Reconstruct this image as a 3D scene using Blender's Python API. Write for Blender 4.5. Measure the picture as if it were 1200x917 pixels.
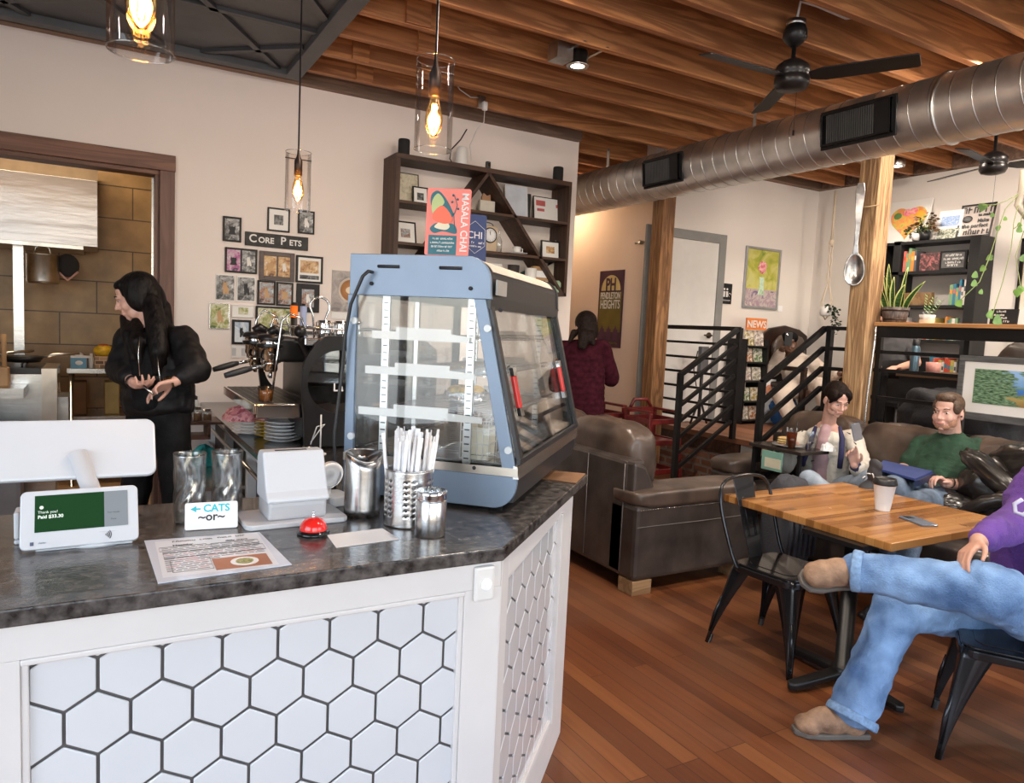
import bpy, bmesh, math, random
from mathutils import Vector, Matrix, Quaternion, noise
random.seed(7)
for o in list(bpy.data.objects): bpy.data.objects.remove(o, do_unlink=True)
SC = bpy.context.scene
COL = SC.collection
PI = math.pi
V = Vector
# ------------------------------------------------------------------ camera
H = 1.60
YAW, PIT, ROL, FPX = math.radians(29.9), math.radians(-5.0), math.radians(2.7), 850.0
fw = V((math.sin(YAW)*math.cos(PIT), math.cos(YAW)*math.cos(PIT), math.sin(PIT)))
r0 = V((math.cos(YAW), -math.sin(YAW), 0)); u0 = r0.cross(fw)
rt = r0*math.cos(ROL) + u0*math.sin(ROL); up = -r0*math.sin(ROL) + u0*math.cos(ROL)
cam = bpy.data.cameras.new('camera'); camo = bpy.data.objects.new('camera', cam); COL.objects.link(camo)
M = Matrix((rt, up, -fw)).transposed().to_4x4(); M.translation = V((0, 0, H)); camo.matrix_world = M
cam.sensor_width = 36; cam.sensor_fit = 'HORIZONTAL'; cam.lens = FPX/1200*36; cam.clip_start = .02; cam.clip_end = 200
SC.camera = camo
SC.view_settings.view_transform = 'Standard'; SC.view_settings.look = 'None'
SC.view_settings.gamma = 1; SC.view_settings.use_curve_mapping = False
SC.view_settings.exposure = EXPO = 0.0
# ------------------------------------------------------------------ world and daylight through the storefront windows
W = bpy.data.worlds.new('world'); SC.world = W; W.use_nodes = True
nt = W.node_tree; bg = nt.nodes['Background']
sky = nt.nodes.new('ShaderNodeTexSky'); sky.sky_type = 'NISHITA'; sky.sun_disc = False
sky.sun_elevation = math.radians(38); sky.sun_rotation = math.radians(200)
nt.links.new(sky.outputs[0], bg.inputs[0]); bg.inputs[1].default_value = 0.42
def area(name, loc, look, sx, sy, power, col, spread=180):
    l = bpy.data.lights.new(name, 'AREA'); l.shape = 'RECTANGLE'; l.size = sx; l.size_y = sy; l.energy = power; l.color = col
    l.spread = math.radians(spread)
    o = bpy.data.objects.new(name, l); COL.objects.link(o); o.location = loc
    o.rotation_euler = (V(look)-V(loc)).to_track_quat('-Z', 'Y').to_euler(); return o
DAY = (0.80, 0.90, 1.0)
area('window_daylight_front', (0.2, -2.55, 1.9), (0.6, 6, 1.2), 3.6, 2.6, 48, DAY)
area('window_daylight_front', (4.6, -2.55, 1.9), (4.0, 6, 1.1), 3.6, 2.6, 76, DAY)
area('window_daylight_side', (-2.85, 0.0, 1.9), (3, 2.5, 1.2), 3.6, 2.6, 100, DAY)
sun = bpy.data.lights.new('sun', 'SUN'); sun.energy = 3.0; sun.angle = math.radians(.6); sun.color = (1, .93, .82)
suno = bpy.data.objects.new('sun', sun); COL.objects.link(suno)
suno.rotation_euler = V((0.62, 0.72, -0.75)).to_track_quat('-Z', 'Y').to_euler()
CAN = (1.0, .86, .72)
for x_, y_, p_ in ((1.9, 1.2, 34), (1.9, 2.8, 38), (3.6, 1.0, 38), (5.4, 1.0, 36), (6.5, 2.4, 34), (5.0, 2.6, 28)):
    area('added_ceiling_fill', (x_, y_, 3.40), (x_+.1, y_+1.2, 0), .22, .22, p_, CAN, 170)  # unseen fill lamps added to brighten the room, no fittings modelled
area('kitchen_fluorescent', (-.6, 7.2, 3.35), (-.6, 7.3, 0), 1.2, .3, 42, (1, .76, .50))
area('hall_light', (4.6, 7.6, 3.3), (4.7, 7.4, 0), .25, .25, 26, (1, .72, .45))
def point(name, loc, power, col, rad=.05):
    l = bpy.data.lights.new(name, 'POINT'); l.energy = power; l.color = col; l.shadow_soft_size = rad
    o = bpy.data.objects.new(name, l); COL.objects.link(o); o.location = loc; return o

# ------------------------------------------------------------------ rays for reading places off planes of the room
def ray(x, y): return rt*((x-600)/FPX) - up*((y-458.5)/FPX) + fw
O0 = V((0, 0, H))
def AZ(x, y, z): d = ray(x, y); return O0 + d*((z-H)/d.z)
def AY(x, y, Y): d = ray(x, y); return O0 + d*(Y/d.y)
def AX(x, y, X): d = ray(x, y); return O0 + d*(X/d.x)
def AD(x, y, D): return O0 + ray(x, y)*D
# ------------------------------------------------------------------ materials
MATS = {}
def _new(name):
    m = bpy.data.materials.new(name); m.use_nodes = True; nt = m.node_tree
    return m, nt, nt.nodes['Principled BSDF']
def _ramp(nt, cols, src):
    r = nt.nodes.new('ShaderNodeValToRGB'); e = r.color_ramp.elements
    while len(e) < len(cols): e.new(.5)
    for i, c in enumerate(cols):
        p, col = (c if len(c) == 2 else (i/(max(1, len(cols)-1)), c))
        e[i].position = p; e[i].color = (*col, 1)
    nt.links.new(src, r.inputs[0]); return r
def mat(name, col, rough=.5, metal=0, var=.08, scale=8, bump=0, bscale=60, stretch=(1, 1, 1), spec=.5, coat=0, emit=None, es=0, col2=None, sheen=0, trans=0):
    if name in MATS: return MATS[name]
    m, nt, b = _new(name)
    tc = nt.nodes.new('ShaderNodeTexCoord'); mp = nt.nodes.new('ShaderNodeMapping'); mp.inputs['Scale'].default_value = stretch
    nt.links.new(tc.outputs['Object'], mp.inputs[0])
    n = nt.nodes.new('ShaderNodeTexNoise'); n.inputs['Scale'].default_value = scale; n.inputs['Detail'].default_value = 4
    nt.links.new(mp.outputs[0], n.inputs['Vector'])
    c2 = col2 or tuple(max(0, c*(1-var*2)) for c in col); c1 = tuple(min(1, c*(1+var)) for c in col)
    r = _ramp(nt, [(.3, c2), (.7, c1)], n.outputs[0]); nt.links.new(r.outputs[0], b.inputs['Base Color'])
    b.inputs['Roughness'].default_value = rough; b.inputs['Metallic'].default_value = metal
    b.inputs['Specular IOR Level'].default_value = spec; b.inputs['Coat Weight'].default_value = coat
    if sheen: b.inputs['Sheen Weight'].default_value = sheen
    if trans: b.inputs['Transmission Weight'].default_value = trans
    if emit: b.inputs['Emission Color'].default_value = (*emit, 1); b.inputs['Emission Strength'].default_value = es
    if bump:
        n2 = nt.nodes.new('ShaderNodeTexNoise'); n2.inputs['Scale'].default_value = bscale; n2.inputs['Detail'].default_value = 3
        nt.links.new(mp.outputs[0], n2.inputs['Vector'])
        bp = nt.nodes.new('ShaderNodeBump'); bp.inputs['Strength'].default_value = bump; bp.inputs['Distance'].default_value = .01
        nt.links.new(n2.outputs[0], bp.inputs['Height']); nt.links.new(bp.outputs[0], b.inputs['Normal'])
    MATS[name] = m; return m
def wood(name, dark, light, axis='X', rough=.55, scale=1.0, bump=.25, coat=0):
    if name in MATS: return MATS[name]
    m, nt, b = _new(name)
    tc = nt.nodes.new('ShaderNodeTexCoord'); mp = nt.nodes.new('ShaderNodeMapping')
    s = {'X': (.6, 9, 9), 'Y': (9, .6, 9), 'Z': (9, 9, .6)}[axis]; mp.inputs['Scale'].default_value = [q*scale for q in s]
    nt.links.new(tc.outputs['Object'], mp.inputs[0])
    oi = nt.nodes.new('ShaderNodeObjectInfo')
    vm = nt.nodes.new('ShaderNodeVectorMath'); vm.operation = 'MULTIPLY_ADD'
    vm.inputs[1].default_value = (1, 1, 1)
    sc = nt.nodes.new('ShaderNodeVectorMath'); sc.operation = 'SCALE'; sc.inputs[0].default_value = (13, 7, 5); nt.links.new(oi.outputs['Random'], sc.inputs['Scale'])
    nt.links.new(mp.outputs[0], vm.inputs[0]); nt.links.new(sc.outputs[0], vm.inputs[2])
    n = nt.nodes.new('ShaderNodeTexNoise'); n.inputs['Scale'].default_value = 1.0; n.inputs['Detail'].default_value = 6; n.inputs['Distortion'].default_value = 1.6
    nt.links.new(vm.outputs[0], n.inputs['Vector'])
    w = nt.nodes.new('ShaderNodeMath'); w.operation = 'MULTIPLY'; w.inputs[1].default_value = 22; nt.links.new(n.outputs[0], w.inputs[0])
    sn = nt.nodes.new('ShaderNodeMath'); sn.operation = 'SINE'; nt.links.new(w.outputs[0], sn.inputs[0])
    mr = nt.nodes.new('ShaderNodeMapRange'); mr.inputs[1].default_value = -1; nt.links.new(sn.outputs[0], mr.inputs[0])
    n3 = nt.nodes.new('ShaderNodeTexNoise'); n3.inputs['Scale'].default_value = .35; nt.links.new(vm.outputs[0], n3.inputs['Vector'])
    mx = nt.nodes.new('ShaderNodeMix'); mx.inputs[0].default_value = .62; nt.links.new(mr.outputs[0], mx.inputs[2]); nt.links.new(n3.outputs[0], mx.inputs[3])
    r = _ramp(nt, [(.15, dark), (.8, light)], mx.outputs[0]); nt.links.new(r.outputs[0], b.inputs['Base Color'])
    b.inputs['Roughness'].default_value = rough; b.inputs['Coat Weight'].default_value = coat; b.inputs['Coat Roughness'].default_value = .12
    if bump:
        bp = nt.nodes.new('ShaderNodeBump'); bp.inputs['Strength'].default_value = bump; bp.inputs['Distance'].default_value = .004
        nt.links.new(mx.outputs[0], bp.inputs['Height']); nt.links.new(bp.outputs[0], b.inputs['Normal'])
    MATS[name] = m; return m
def planks(name, cols, rough=.3, width=.085, length=1.6, axis='Y', bump=.15, gap=.0015):
    m, nt, b = _new(name)
    tc = nt.nodes.new('ShaderNodeTexCoord'); mp = nt.nodes.new('ShaderNodeMapping')
    if axis == 'Y': mp.inputs['Rotation'].default_value = (0, 0, PI/2)
    nt.links.new(tc.outputs['Object'], mp.inputs[0])
    br = nt.nodes.new('ShaderNodeTexBrick'); br.inputs['Scale'].default_value = 1; br.inputs['Brick Width'].default_value = length
    br.inputs['Row Height'].default_value = width; br.inputs['Mortar Size'].default_value = gap; br.inputs['Mortar Smooth'].default_value = .1
    br.offset = .37; br.offset_frequency = 3; br.inputs['Color1'].default_value = (0, 0, 0, 1); br.inputs['Color2'].default_value = (1, 1, 1, 1)
    br.inputs['Mortar'].default_value = (.5, .5, .5, 1)
    nt.links.new(mp.outputs[0], br.inputs[0])
    # grain
    mp2 = nt.nodes.new('ShaderNodeMapping'); mp2.inputs['Scale'].default_value = (1.2, 22, 1); nt.links.new(mp.outputs[0], mp2.inputs[0])
    addv = nt.nodes.new('ShaderNodeVectorMath'); addv.operation = 'MULTIPLY_ADD'; addv.inputs[1].default_value = (17, 31, 7)
    nt.links.new(br.outputs[0], addv.inputs[0]); nt.links.new(mp2.outputs[0], addv.inputs[2])
    n = nt.nodes.new('ShaderNodeTexNoise'); n.inputs['Scale'].default_value = 1; n.inputs['Detail'].default_value = 7; n.inputs['Distortion'].default_value = 1.2
    nt.links.new(addv.outputs[0], n.inputs['Vector'])
    mx = nt.nodes.new('ShaderNodeMix'); mx.inputs[0].default_value = .5; nt.links.new(br.outputs[0], mx.inputs[2]); nt.links.new(n.outputs[0], mx.inputs[3])
    r = _ramp(nt, cols, mx.outputs[0])
    mm = nt.nodes.new('ShaderNodeMix'); mm.data_type = 'RGBA'; nt.links.new(br.outputs['Fac'], mm.inputs[0]); nt.links.new(r.outputs[0], mm.inputs[6])
    mm.inputs[7].default_value = (*[c*.25 for c in cols[0][1]], 1)
    # worn, dusty patches with a shape of their own
    n2 = nt.nodes.new('ShaderNodeTexNoise'); n2.inputs['Scale'].default_value = 1.3; n2.inputs['Detail'].default_value = 8; nt.links.new(tc.outputs['Object'], n2.inputs['Vector'])
    wr = _ramp(nt, [(.45, (0, 0, 0)), (.75, (.45, .45, .45))], n2.outputs[0])
    m3 = nt.nodes.new('ShaderNodeMix'); m3.data_type = 'RGBA'; nt.links.new(wr.outputs[0], m3.inputs[0]); nt.links.new(mm.outputs[2], m3.inputs[6]); m3.inputs[7].default_value = (.16, .085, .05, 1)
    nt.links.new(m3.outputs[2], b.inputs['Base Color'])
    rr = nt.nodes.new('ShaderNodeMapRange'); rr.inputs[3].default_value = rough; rr.inputs[4].default_value = rough+.25; nt.links.new(n2.outputs[0], rr.inputs[0]); nt.links.new(rr.outputs[0], b.inputs['Roughness'])
    bp = nt.nodes.new('ShaderNodeBump'); bp.inputs['Strength'].default_value = bump; bp.inputs['Distance'].default_value = .003
    nt.links.new(mx.outputs[0], bp.inputs['Height']); nt.links.new(bp.outputs[0], b.inputs['Normal'])
    MATS[name] = m; return m
def bricks(name, c1, c2, mortar, bw, bh, ms=.006, plane='XZ', rough=.6, bump=.6, offset=.5, nz=.5):
    m, nt, b = _new(name)
    tc = nt.nodes.new('ShaderNodeTexCoord'); mp = nt.nodes.new('ShaderNodeMapping')
    sx = nt.nodes.new('ShaderNodeSeparateXYZ'); cx = nt.nodes.new('ShaderNodeCombineXYZ'); nt.links.new(tc.outputs['Object'], sx.inputs[0])
    a, c = {'XZ': (0, 2), 'YZ': (1, 2), 'XY': (0, 1)}[plane]
    nt.links.new(sx.outputs[a], cx.inputs[0]); nt.links.new(sx.outputs[c], cx.inputs[1])
    br = nt.nodes.new('ShaderNodeTexBrick'); br.inputs['Scale'].default_value = 1; br.inputs['Brick Width'].default_value = bw; br.inputs['Row Height'].default_value = bh
    br.inputs['Mortar Size'].default_value = ms; br.offset = offset
    br.inputs['Color1'].default_value = (*c1, 1); br.inputs['Color2'].default_value = (*c2, 1); br.inputs['Mortar'].default_value = (*mortar, 1)
    nt.links.new(cx.outputs[0], br.inputs[0])
    n = nt.nodes.new('ShaderNodeTexNoise'); n.inputs['Scale'].default_value = 6; n.inputs['Detail'].default_value = 6; nt.links.new(tc.outputs['Object'], n.inputs['Vector'])
    r = _ramp(nt, [(.3, (1-nz,)*3), (.7, (1.0,)*3)], n.outputs[0])
    mx = nt.nodes.new('ShaderNodeMix'); mx.data_type = 'RGBA'; mx.blend_type = 'MULTIPLY'; mx.inputs[0].default_value = 1
    nt.links.new(br.outputs[0], mx.inputs[6]); nt.links.new(r.outputs[0], mx.inputs[7]); nt.links.new(mx.outputs[2], b.inputs['Base Color'])
    b.inputs['Roughness'].default_value = rough
    bp = nt.nodes.new('ShaderNodeBump'); bp.invert = True; bp.inputs['Strength'].default_value = bump; bp.inputs['Distance'].default_value = .005
    nt.links.new(br.outputs['Fac'], bp.inputs['Height']); nt.links.new(bp.outputs[0], b.inputs['Normal'])
    MATS[name] = m; return m
def glass(name, tint=(1, 1, 1), refl=.12, rough=.02, fres=1.45):
    if name in MATS: return MATS[name]
    m = bpy.data.materials.new(name); m.use_nodes = True; nt = m.node_tree; nt.nodes.clear()
    out = nt.nodes.new('ShaderNodeOutputMaterial'); mix = nt.nodes.new('ShaderNodeMixShader'); t = nt.nodes.new('ShaderNodeBsdfTransparent'); g = nt.nodes.new('ShaderNodeBsdfGlossy')
    t.inputs[0].default_value = (*tint, 1); g.inputs['Roughness'].default_value = rough
    lw0 = nt.nodes.new('ShaderNodeLayerWeight'); lw0.inputs[0].default_value = .25; lw = nt.nodes.new('ShaderNodeMath'); lw.operation = 'MULTIPLY'; lw.inputs[1].default_value = .55; nt.links.new(lw0.outputs['Fresnel'], lw.inputs[0])
    ad = nt.nodes.new('ShaderNodeMath'); ad.operation = 'ADD'; ad.inputs[1].default_value = refl; ad.use_clamp = True; nt.links.new(lw.outputs[0], ad.inputs[0])
    nt.links.new(ad.outputs[0], mix.inputs[0]); nt.links.new(t.outputs[0], mix.inputs[1]); nt.links.new(g.outputs[0], mix.inputs[2]); nt.links.new(mix.outputs[0], out.inputs[0])
    MATS[name] = m; return m
def art(name, cols, scale=9, kind='noise', rough=.5, dist=1.0):
    """a picture: soft irregular patches of paint or photo colour"""
    if name in MATS: return MATS[name]
    m, nt, b = _new(name)
    tc = nt.nodes.new('ShaderNodeTexCoord')
    if kind == 'noise':
        n = nt.nodes.new('ShaderNodeTexNoise'); n.inputs['Scale'].default_value = scale; n.inputs['Detail'].default_value = 5; n.inputs['Distortion'].default_value = dist; src = n.outputs[0]
        lo, hi = .28, .72
    else:
        n = nt.nodes.new('ShaderNodeTexVoronoi'); n.inputs['Scale'].default_value = scale
        s = nt.nodes.new('ShaderNodeSeparateColor'); nt.links.new(n.outputs['Color'], s.inputs[0]); src = s.outputs[0]; lo, hi = 0, .95
    nt.links.new(tc.outputs['Object'], n.inputs['Vector'])
    k = len(cols); r = _ramp(nt, [(lo+(hi-lo)*i/(k-1), c) for i, c in enumerate(cols)], src); nt.links.new(r.outputs[0], b.inputs['Base Color'])
    b.inputs['Roughness'].default_value = rough; MATS[name] = m; return m

# ------------------------------------------------------------------ mesh building
class MB:
    def __init__(s): s.bm = bmesh.new(); s.mi = 0
    def _mark(s, n):
        s.bm.faces.ensure_lookup_table()
        for f in s.bm.faces[n:]: f.material_index = s.mi
    def box(s, lo, hi, M=None):
        n = len(s.bm.faces); c = [(lo[i]+hi[i])/2 for i in range(3)]; d = [abs(hi[i]-lo[i]) for i in range(3)]
        T = Matrix.Translation(c) @ Matrix.Diagonal((*d, 1)); 
        if M is not None: T = M @ T
        bmesh.ops.create_cube(s.bm, size=1, matrix=T); s._mark(n); return s
    def bar(s, p, q, w, h, upv=(0, 0, 1), ext=0):
        p, q = V(p), V(q); d = q-p; L = d.length; d.normalize(); u = V(upv); x = d.cross(u)
        if x.length < 1e-5: x = d.cross(V((1, 0, 0)))
        x.normalize(); u = x.cross(d).normalized()
        Mx = Matrix((x, d, u)).transposed().to_4x4(); Mx.translation = (p+q)/2
        return s.box((-w/2, -L/2-ext, -h/2), (w/2, L/2+ext, h/2), Mx)
    def poly(s, pts):
        n = len(s.bm.faces); f = s.bm.faces.new([s.bm.verts.new(p) for p in pts]); s._mark(n); return f
    def prism(s, pts, off):
        """closed solid: polygon pts swept by vector off"""
        n = len(s.bm.faces); off = V(off); a = [s.bm.verts.new(p) for p in pts]; b = [s.bm.verts.new(V(p)+off) for p in pts]; k = len(pts)
        fs = [s.bm.faces.new(a[::-1]), s.bm.faces.new(b)]
        for i in range(k): fs.append(s.bm.faces.new((a[i], a[(i+1) % k], b[(i+1) % k], b[i])))
        s._mark(n); bmesh.ops.recalc_face_normals(s.bm, faces=fs); return s
    def lathe(s, prof, c=(0, 0, 0), seg=28, ax=(0, 0, 1), close=False):
        n = len(s.bm.faces); c = V(c); q = V(ax).to_track_quat('Z', 'Y'); rings = []
        for r, z in prof:
            if r < 1e-6: rings.append([s.bm.verts.new(c+q@V((0, 0, z)))])
            else: rings.append([s.bm.verts.new(c+q@V((r*math.cos(2*PI*i/seg), r*math.sin(2*PI*i/seg), z))) for i in range(seg)])
        fs = []
        for a, b in zip(rings, rings[1:]):
            if len(a) == 1 and len(b) == 1: continue
            for i in range(seg):
                j = (i+1) % seg
                if len(a) == 1: fs.append(s.bm.faces.new((a[0], b[j], b[i])))
                elif len(b) == 1: fs.append(s.bm.faces.new((a[i], a[j], b[0])))
                else: fs.append(s.bm.faces.new((a[i], a[j], b[j], b[i])))
        for f in fs: f.smooth = True
        s._mark(n); return s
    def cyl(s, p, q, r, r2=None, seg=20):
        p, q = V(p), V(q); L = (q-p).length; r2 = r if r2 is None else r2
        return s.lathe([(0, 0), (r, 0), (r, 0), (r2, L), (r2, L), (0, L)], p, seg, q-p)
    def tube(s, pts, r, seg=8, closed=False):
        n = len(s.bm.faces); pts = [V(p) for p in pts]; k = len(pts); rings = []; prev = None
        for i, p in enumerate(pts):
            if closed: t = pts[(i+1) % k]-pts[i-1]
            else: t = pts[min(i+1, k-1)]-pts[max(i-1, 0)]
            t.normalize()
            if prev is None:
                x = t.orthogonal().normalized()
            else:
                x = prev - t*prev.dot(t); x = x.normalized() if x.length > 1e-6 else t.orthogonal().normalized()
            prev = x; y = t.cross(x); rr = r[i] if isinstance(r, (list, tuple)) else r
            rings.append([s.bm.verts.new(p+x*rr*math.cos(2*PI*j/seg)+y*rr*math.sin(2*PI*j/seg)) for j in range(seg)])
        fs = []
        rng = range(k) if closed else range(k-1)
        for i in rng:
            a, b = rings[i], rings[(i+1) % k]
            for j in range(seg): fs.append(s.bm.faces.new((a[j], a[(j+1) % seg], b[(j+1) % seg], b[j])))
        for f in fs: f.smooth = True
        if not closed: fs.append(s.bm.faces.new(rings[0][::-1])); fs.append(s.bm.faces.new(rings[-1]))
        s._mark(n); return s
    def ell(s, c, r, M=None, seg=20, rings=12):
        n = len(s.bm.faces); T = Matrix.Translation(c) @ (M.to_4x4() if M is not None else Matrix.Identity(4)) @ Matrix.Diagonal((*((r, r, r) if isinstance(r, (int, float)) else r), 1))
        bmesh.ops.create_uvsphere(s.bm, u_segments=seg, v_segments=rings, radius=1, matrix=T)
        s.bm.faces.ensure_lookup_table()
        for f in s.bm.faces[n:]: f.smooth = True
        s._mark(n); return s
    def caps(s, p, q, r1, r2=None, seg=14):
        """tapered capsule"""
        p, q = V(p), V(q); r2 = r1 if r2 is None else r2; L = (q-p).length
        if L < 1e-5: return s.ell(p, r1)
        prof = [(r1*math.sin(a), -r1*math.cos(a)) for a in [PI/2*i/5 for i in range(6)]] + [(r2*math.cos(a), L+r2*math.sin(a)) for a in [PI/2*i/5 for i in range(6)]]
        prof[0] = (0, -r1); prof[-1] = (0, L+r2); return s.lathe(prof, p, seg, q-p)
    def grid(s, fn, nu, nv, closeu=False):
        n = len(s.bm.faces); vs = [[s.bm.verts.new(fn(i/(nu if closeu else nu-1) if True else 0, j/(nv-1))) for i in range(nu)] for j in range(nv)]
        for j in range(nv-1):
            for i in range(nu if closeu else nu-1):
                f = s.bm.faces.new((vs[j][i], vs[j][(i+1) % nu], vs[j+1][(i+1) % nu], vs[j+1][i])); f.smooth = True
        s._mark(n); return s
    def xf(s, M): bmesh.ops.transform(s.bm, matrix=M, verts=s.bm.verts); return s
    def build(s, name, mats, parent=None, bev=0, smooth=False, label=None, loc=None, solid=0, sub=0, kind=None):
        me = bpy.data.meshes.new(name); 
        if loc is not None: bmesh.ops.translate(s.bm, verts=s.bm.verts, vec=-V(loc))
        if parent is not None and parent.get('_o') is not None and loc is None:
            bmesh.ops.transform(s.bm, matrix=parent_world(parent).inverted(), verts=s.bm.verts)
        s.bm.to_mesh(me); s.bm.free()
        o = bpy.data.objects.new(name, me); COL.objects.link(o)
        for m in (mats if isinstance(mats, (list, tuple)) else [mats]): me.materials.append(m)
        if parent is not None: o.parent = parent
        if loc is not None: o.location = loc
        if solid: md = o.modifiers.new('solid', 'SOLIDIFY'); md.thickness = solid; md.offset = 0
        if bev: md = o.modifiers.new('bevel', 'BEVEL'); md.width = bev; md.segments = 2; md.limit_method = 'ANGLE'; md.angle_limit = math.radians(40); md.harden_normals = False
        if sub: md = o.modifiers.new('sub', 'SUBSURF'); md.levels = sub; md.render_levels = sub
        if smooth:
            for p in me.polygons: p.use_smooth = True
        if label: o['label'] = label
        if kind: o['kind'] = kind
        return o
def parent_world(o):
    M = Matrix.Identity(4)
    while o is not None: M = o.matrix_basis @ M; o = o.parent
    return M
def thing(name, label, cat, loc=(0, 0, 0), rotz=0, group=None):
    """parts of this thing are modelled in its own frame: base at loc, turned by rotz"""
    o = bpy.data.objects.new(name, None); COL.objects.link(o); o.location = loc; o.rotation_euler = (0, 0, rotz); o.empty_display_size = .1
    o['label'] = label; o['category'] = cat
    if group: o['group'] = group
    return o
def tag(o, label, cat, group=None):
    o['label'] = label; o['category'] = cat
    if group: o['group'] = group
    return o
def struct(o): o['kind'] = 'structure'; return o
def dup(root, loc=None, rotz=None, label=None, group=None):
    r = root.copy(); COL.objects.link(r)
    if loc is not None: r.location = loc
    if rotz is not None: r.rotation_euler = (0, 0, rotz)
    if label: r['label'] = label
    if group: r['group'] = group
    for ch in [c for c in bpy.data.objects if c.parent == root]:
        c = ch.copy(); COL.objects.link(c); c.parent = r
        for g in [g for g in bpy.data.objects if g.parent == ch]:
            d = g.copy(); COL.objects.link(d); d.parent = c
    return r
def text(body, size, mtx, material, name='lettering', parent=None, extrude=.0006, align='CENTER', font_space=1.0, label=None, sx=1.0, bold=0):
    cu = bpy.data.curves.new(name, 'FONT'); cu.body = body; cu.size = size; cu.extrude = extrude; cu.align_x = align; cu.align_y = 'CENTER'; cu.space_character = font_space; cu.offset = bold; cu.resolution_u = 3
    t = bpy.data.objects.new(name, cu); COL.objects.link(t)
    dg = bpy.context.evaluated_depsgraph_get(); me = bpy.data.meshes.new_from_object(t.evaluated_get(dg)); bpy.data.objects.remove(t)
    me.transform(mtx @ Matrix.Diagonal((sx, 1, 1, 1))); me.materials.clear(); me.materials.append(material)
    o = bpy.data.objects.new(name, me); COL.objects.link(o)
    if parent is not None: o.parent = parent
    if label: o['label'] = label
    return o
def frame_m(o, x, y, n=None):
    """matrix whose x,y axes follow x,y and whose origin is o"""
    x = V(x).normalized(); y = V(y); z = x.cross(y).normalized(); y = z.cross(x)
    Mx = Matrix((x, y, z)).transposed().to_4x4(); Mx.translation = V(o); return Mx
def Tm(x=0, y=0, z=0): return Matrix.Translation((x, y, z))
def Rz(a): return Matrix.Rotation(a, 4, 'Z')
def Rx(a): return Matrix.Rotation(a, 4, 'X')
def Ry(a): return Matrix.Rotation(a, 4, 'Y')
# common finishes
M_white = mat('white_paint', (.74, .72, .70), .5, var=.02)
M_black = mat('black_metal', (.012, .012, .013), .38, .3, var=.1)
M_blk = mat('black_plastic', (.015, .015, .017), .4, var=.1)
M_steel = mat('brushed_steel', (.62, .61, .60), .24, 1, var=.06, scale=3, stretch=(1, 1, 30), bump=.05, bscale=40)
M_chrome = mat('chrome', (.8, .8, .8), .08, 1, var=.02)
M_galv = mat('galvanised_steel', (.58, .57, .55), .3, 1, var=.18, scale=7, bump=.1, bscale=14)
M_dkwood = wood('dark_walnut', (.026, .011, .006), (.085, .038, .020), 'X', .6)
M_dkwoodz = wood('dark_walnut_upright', (.026, .011, .006), (.085, .038, .020), 'Z', .6)
M_paper = mat('paper', (.85, .85, .86), .6, var=.01)
M_ink = mat('ink', (.02, .02, .025), .6, var=0)
M_glass = glass('clear_glass', (.97, .98, .98), .03)
M_skin = mat('skin', (.58, .33, .25), .5, var=.06, scale=14, bump=.05)
M_brass = mat('dark_bronze', (.05, .035, .03), .35, .8)
# ================================================================== THE ROOM
YB, HC, XR, PZ = 6.0, 3.42, 7.62, 0.65
M_wall = mat('warm_white_wall', (.78, .69, .64), .85, var=.012, scale=2, bump=.06, bscale=120)
M_wallr = mat('pale_wall', (.76, .71, .67), .85, var=.012, scale=2, bump=.06, bscale=120)
M_peach = mat('peach_wall', (.80, .62, .50), .85, var=.012, scale=2, bump=.06, bscale=120)
M_floor = planks('oiled_floor_boards', [(.2, (.085, .024, .009)), (.5, (.145, .044, .015)), (.8, (.22, .078, .026))], .27, .083, 1.9)
M_pfloor = planks('platform_floor_boards', [(.2, (.16, .06, .03)), (.5, (.26, .11, .055)), (.8, (.34, .15, .08))], .35, .083, 1.9)
M_tilef = bricks('kitchen_floor_tile', (.42, .27, .15), (.48, .32, .19), (.12, .08, .05), .33, .33, .006, 'XY', .4, .4, 0, .25)
M_ktile = bricks('kitchen_wall_tile', (.44, .27, .12), (.52, .34, .16), (.14, .09, .05), .62, .31, .006, 'XZ', .4, .5, .5, .35)
def slab(name, lo, hi, m): o = MB().box(lo, hi).build(name, m); return struct(o)
f = MB().box((1.2, -2.8, -.1), (XR, 6.05, 0)).box((-3.0, -2.8, -.1), (1.2, 1.6, 0)).box((4.05, 6.05, -.1), (5.15, 10.0, 0)).build('floor', M_floor); struct(f)
slab('floor', (-3.0, 1.6, -.1), (1.2, 8.3, 0), M_tilef)
# back wall with the kitchen opening
DX, DZ = .40, 2.62
w = MB().box((DX, YB, 0), (4.07, YB+.16, HC+.4)).box((-3.0, YB, DZ), (DX, YB+.16, HC+.4)).box((-3.0, YB, 0), (-1.5, YB+.16, DZ)).build('wall_back', M_wall); struct(w)
slab('wall_hall_left', (3.95, YB+.16, 0), (4.07, 9.6, HC+.4), M_wallr)
slab('wall_hall_back', (4.07, 9.5, 0), (5.15, 9.6, HC+.4), M_peach)
slab('wall_hall_right', (5.15, YB+.13, 0), (5.30, 9.6, HC+.4), M_peach)
slab('wall_restroom', (5.15, YB, 0), (XR+.1, YB+.13, HC+.4), M_wallr)
slab('wall_right', (XR, -2.8, 0), (XR+.12, YB, HC+.4), M_wallr)
slab('wall_kitchen', (-3.0, 8.2, 0), (1.6, 8.3, HC+.4), M_ktile)
slab('wall_kitchen_side', (1.5, YB+.16, 0), (1.6, 8.2, HC+.4), M_ktile)
slab('wall_kitchen_left', (-3.1, YB+.16, 0), (-3.0, 8.2, HC+.4), M_ktile)
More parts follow.
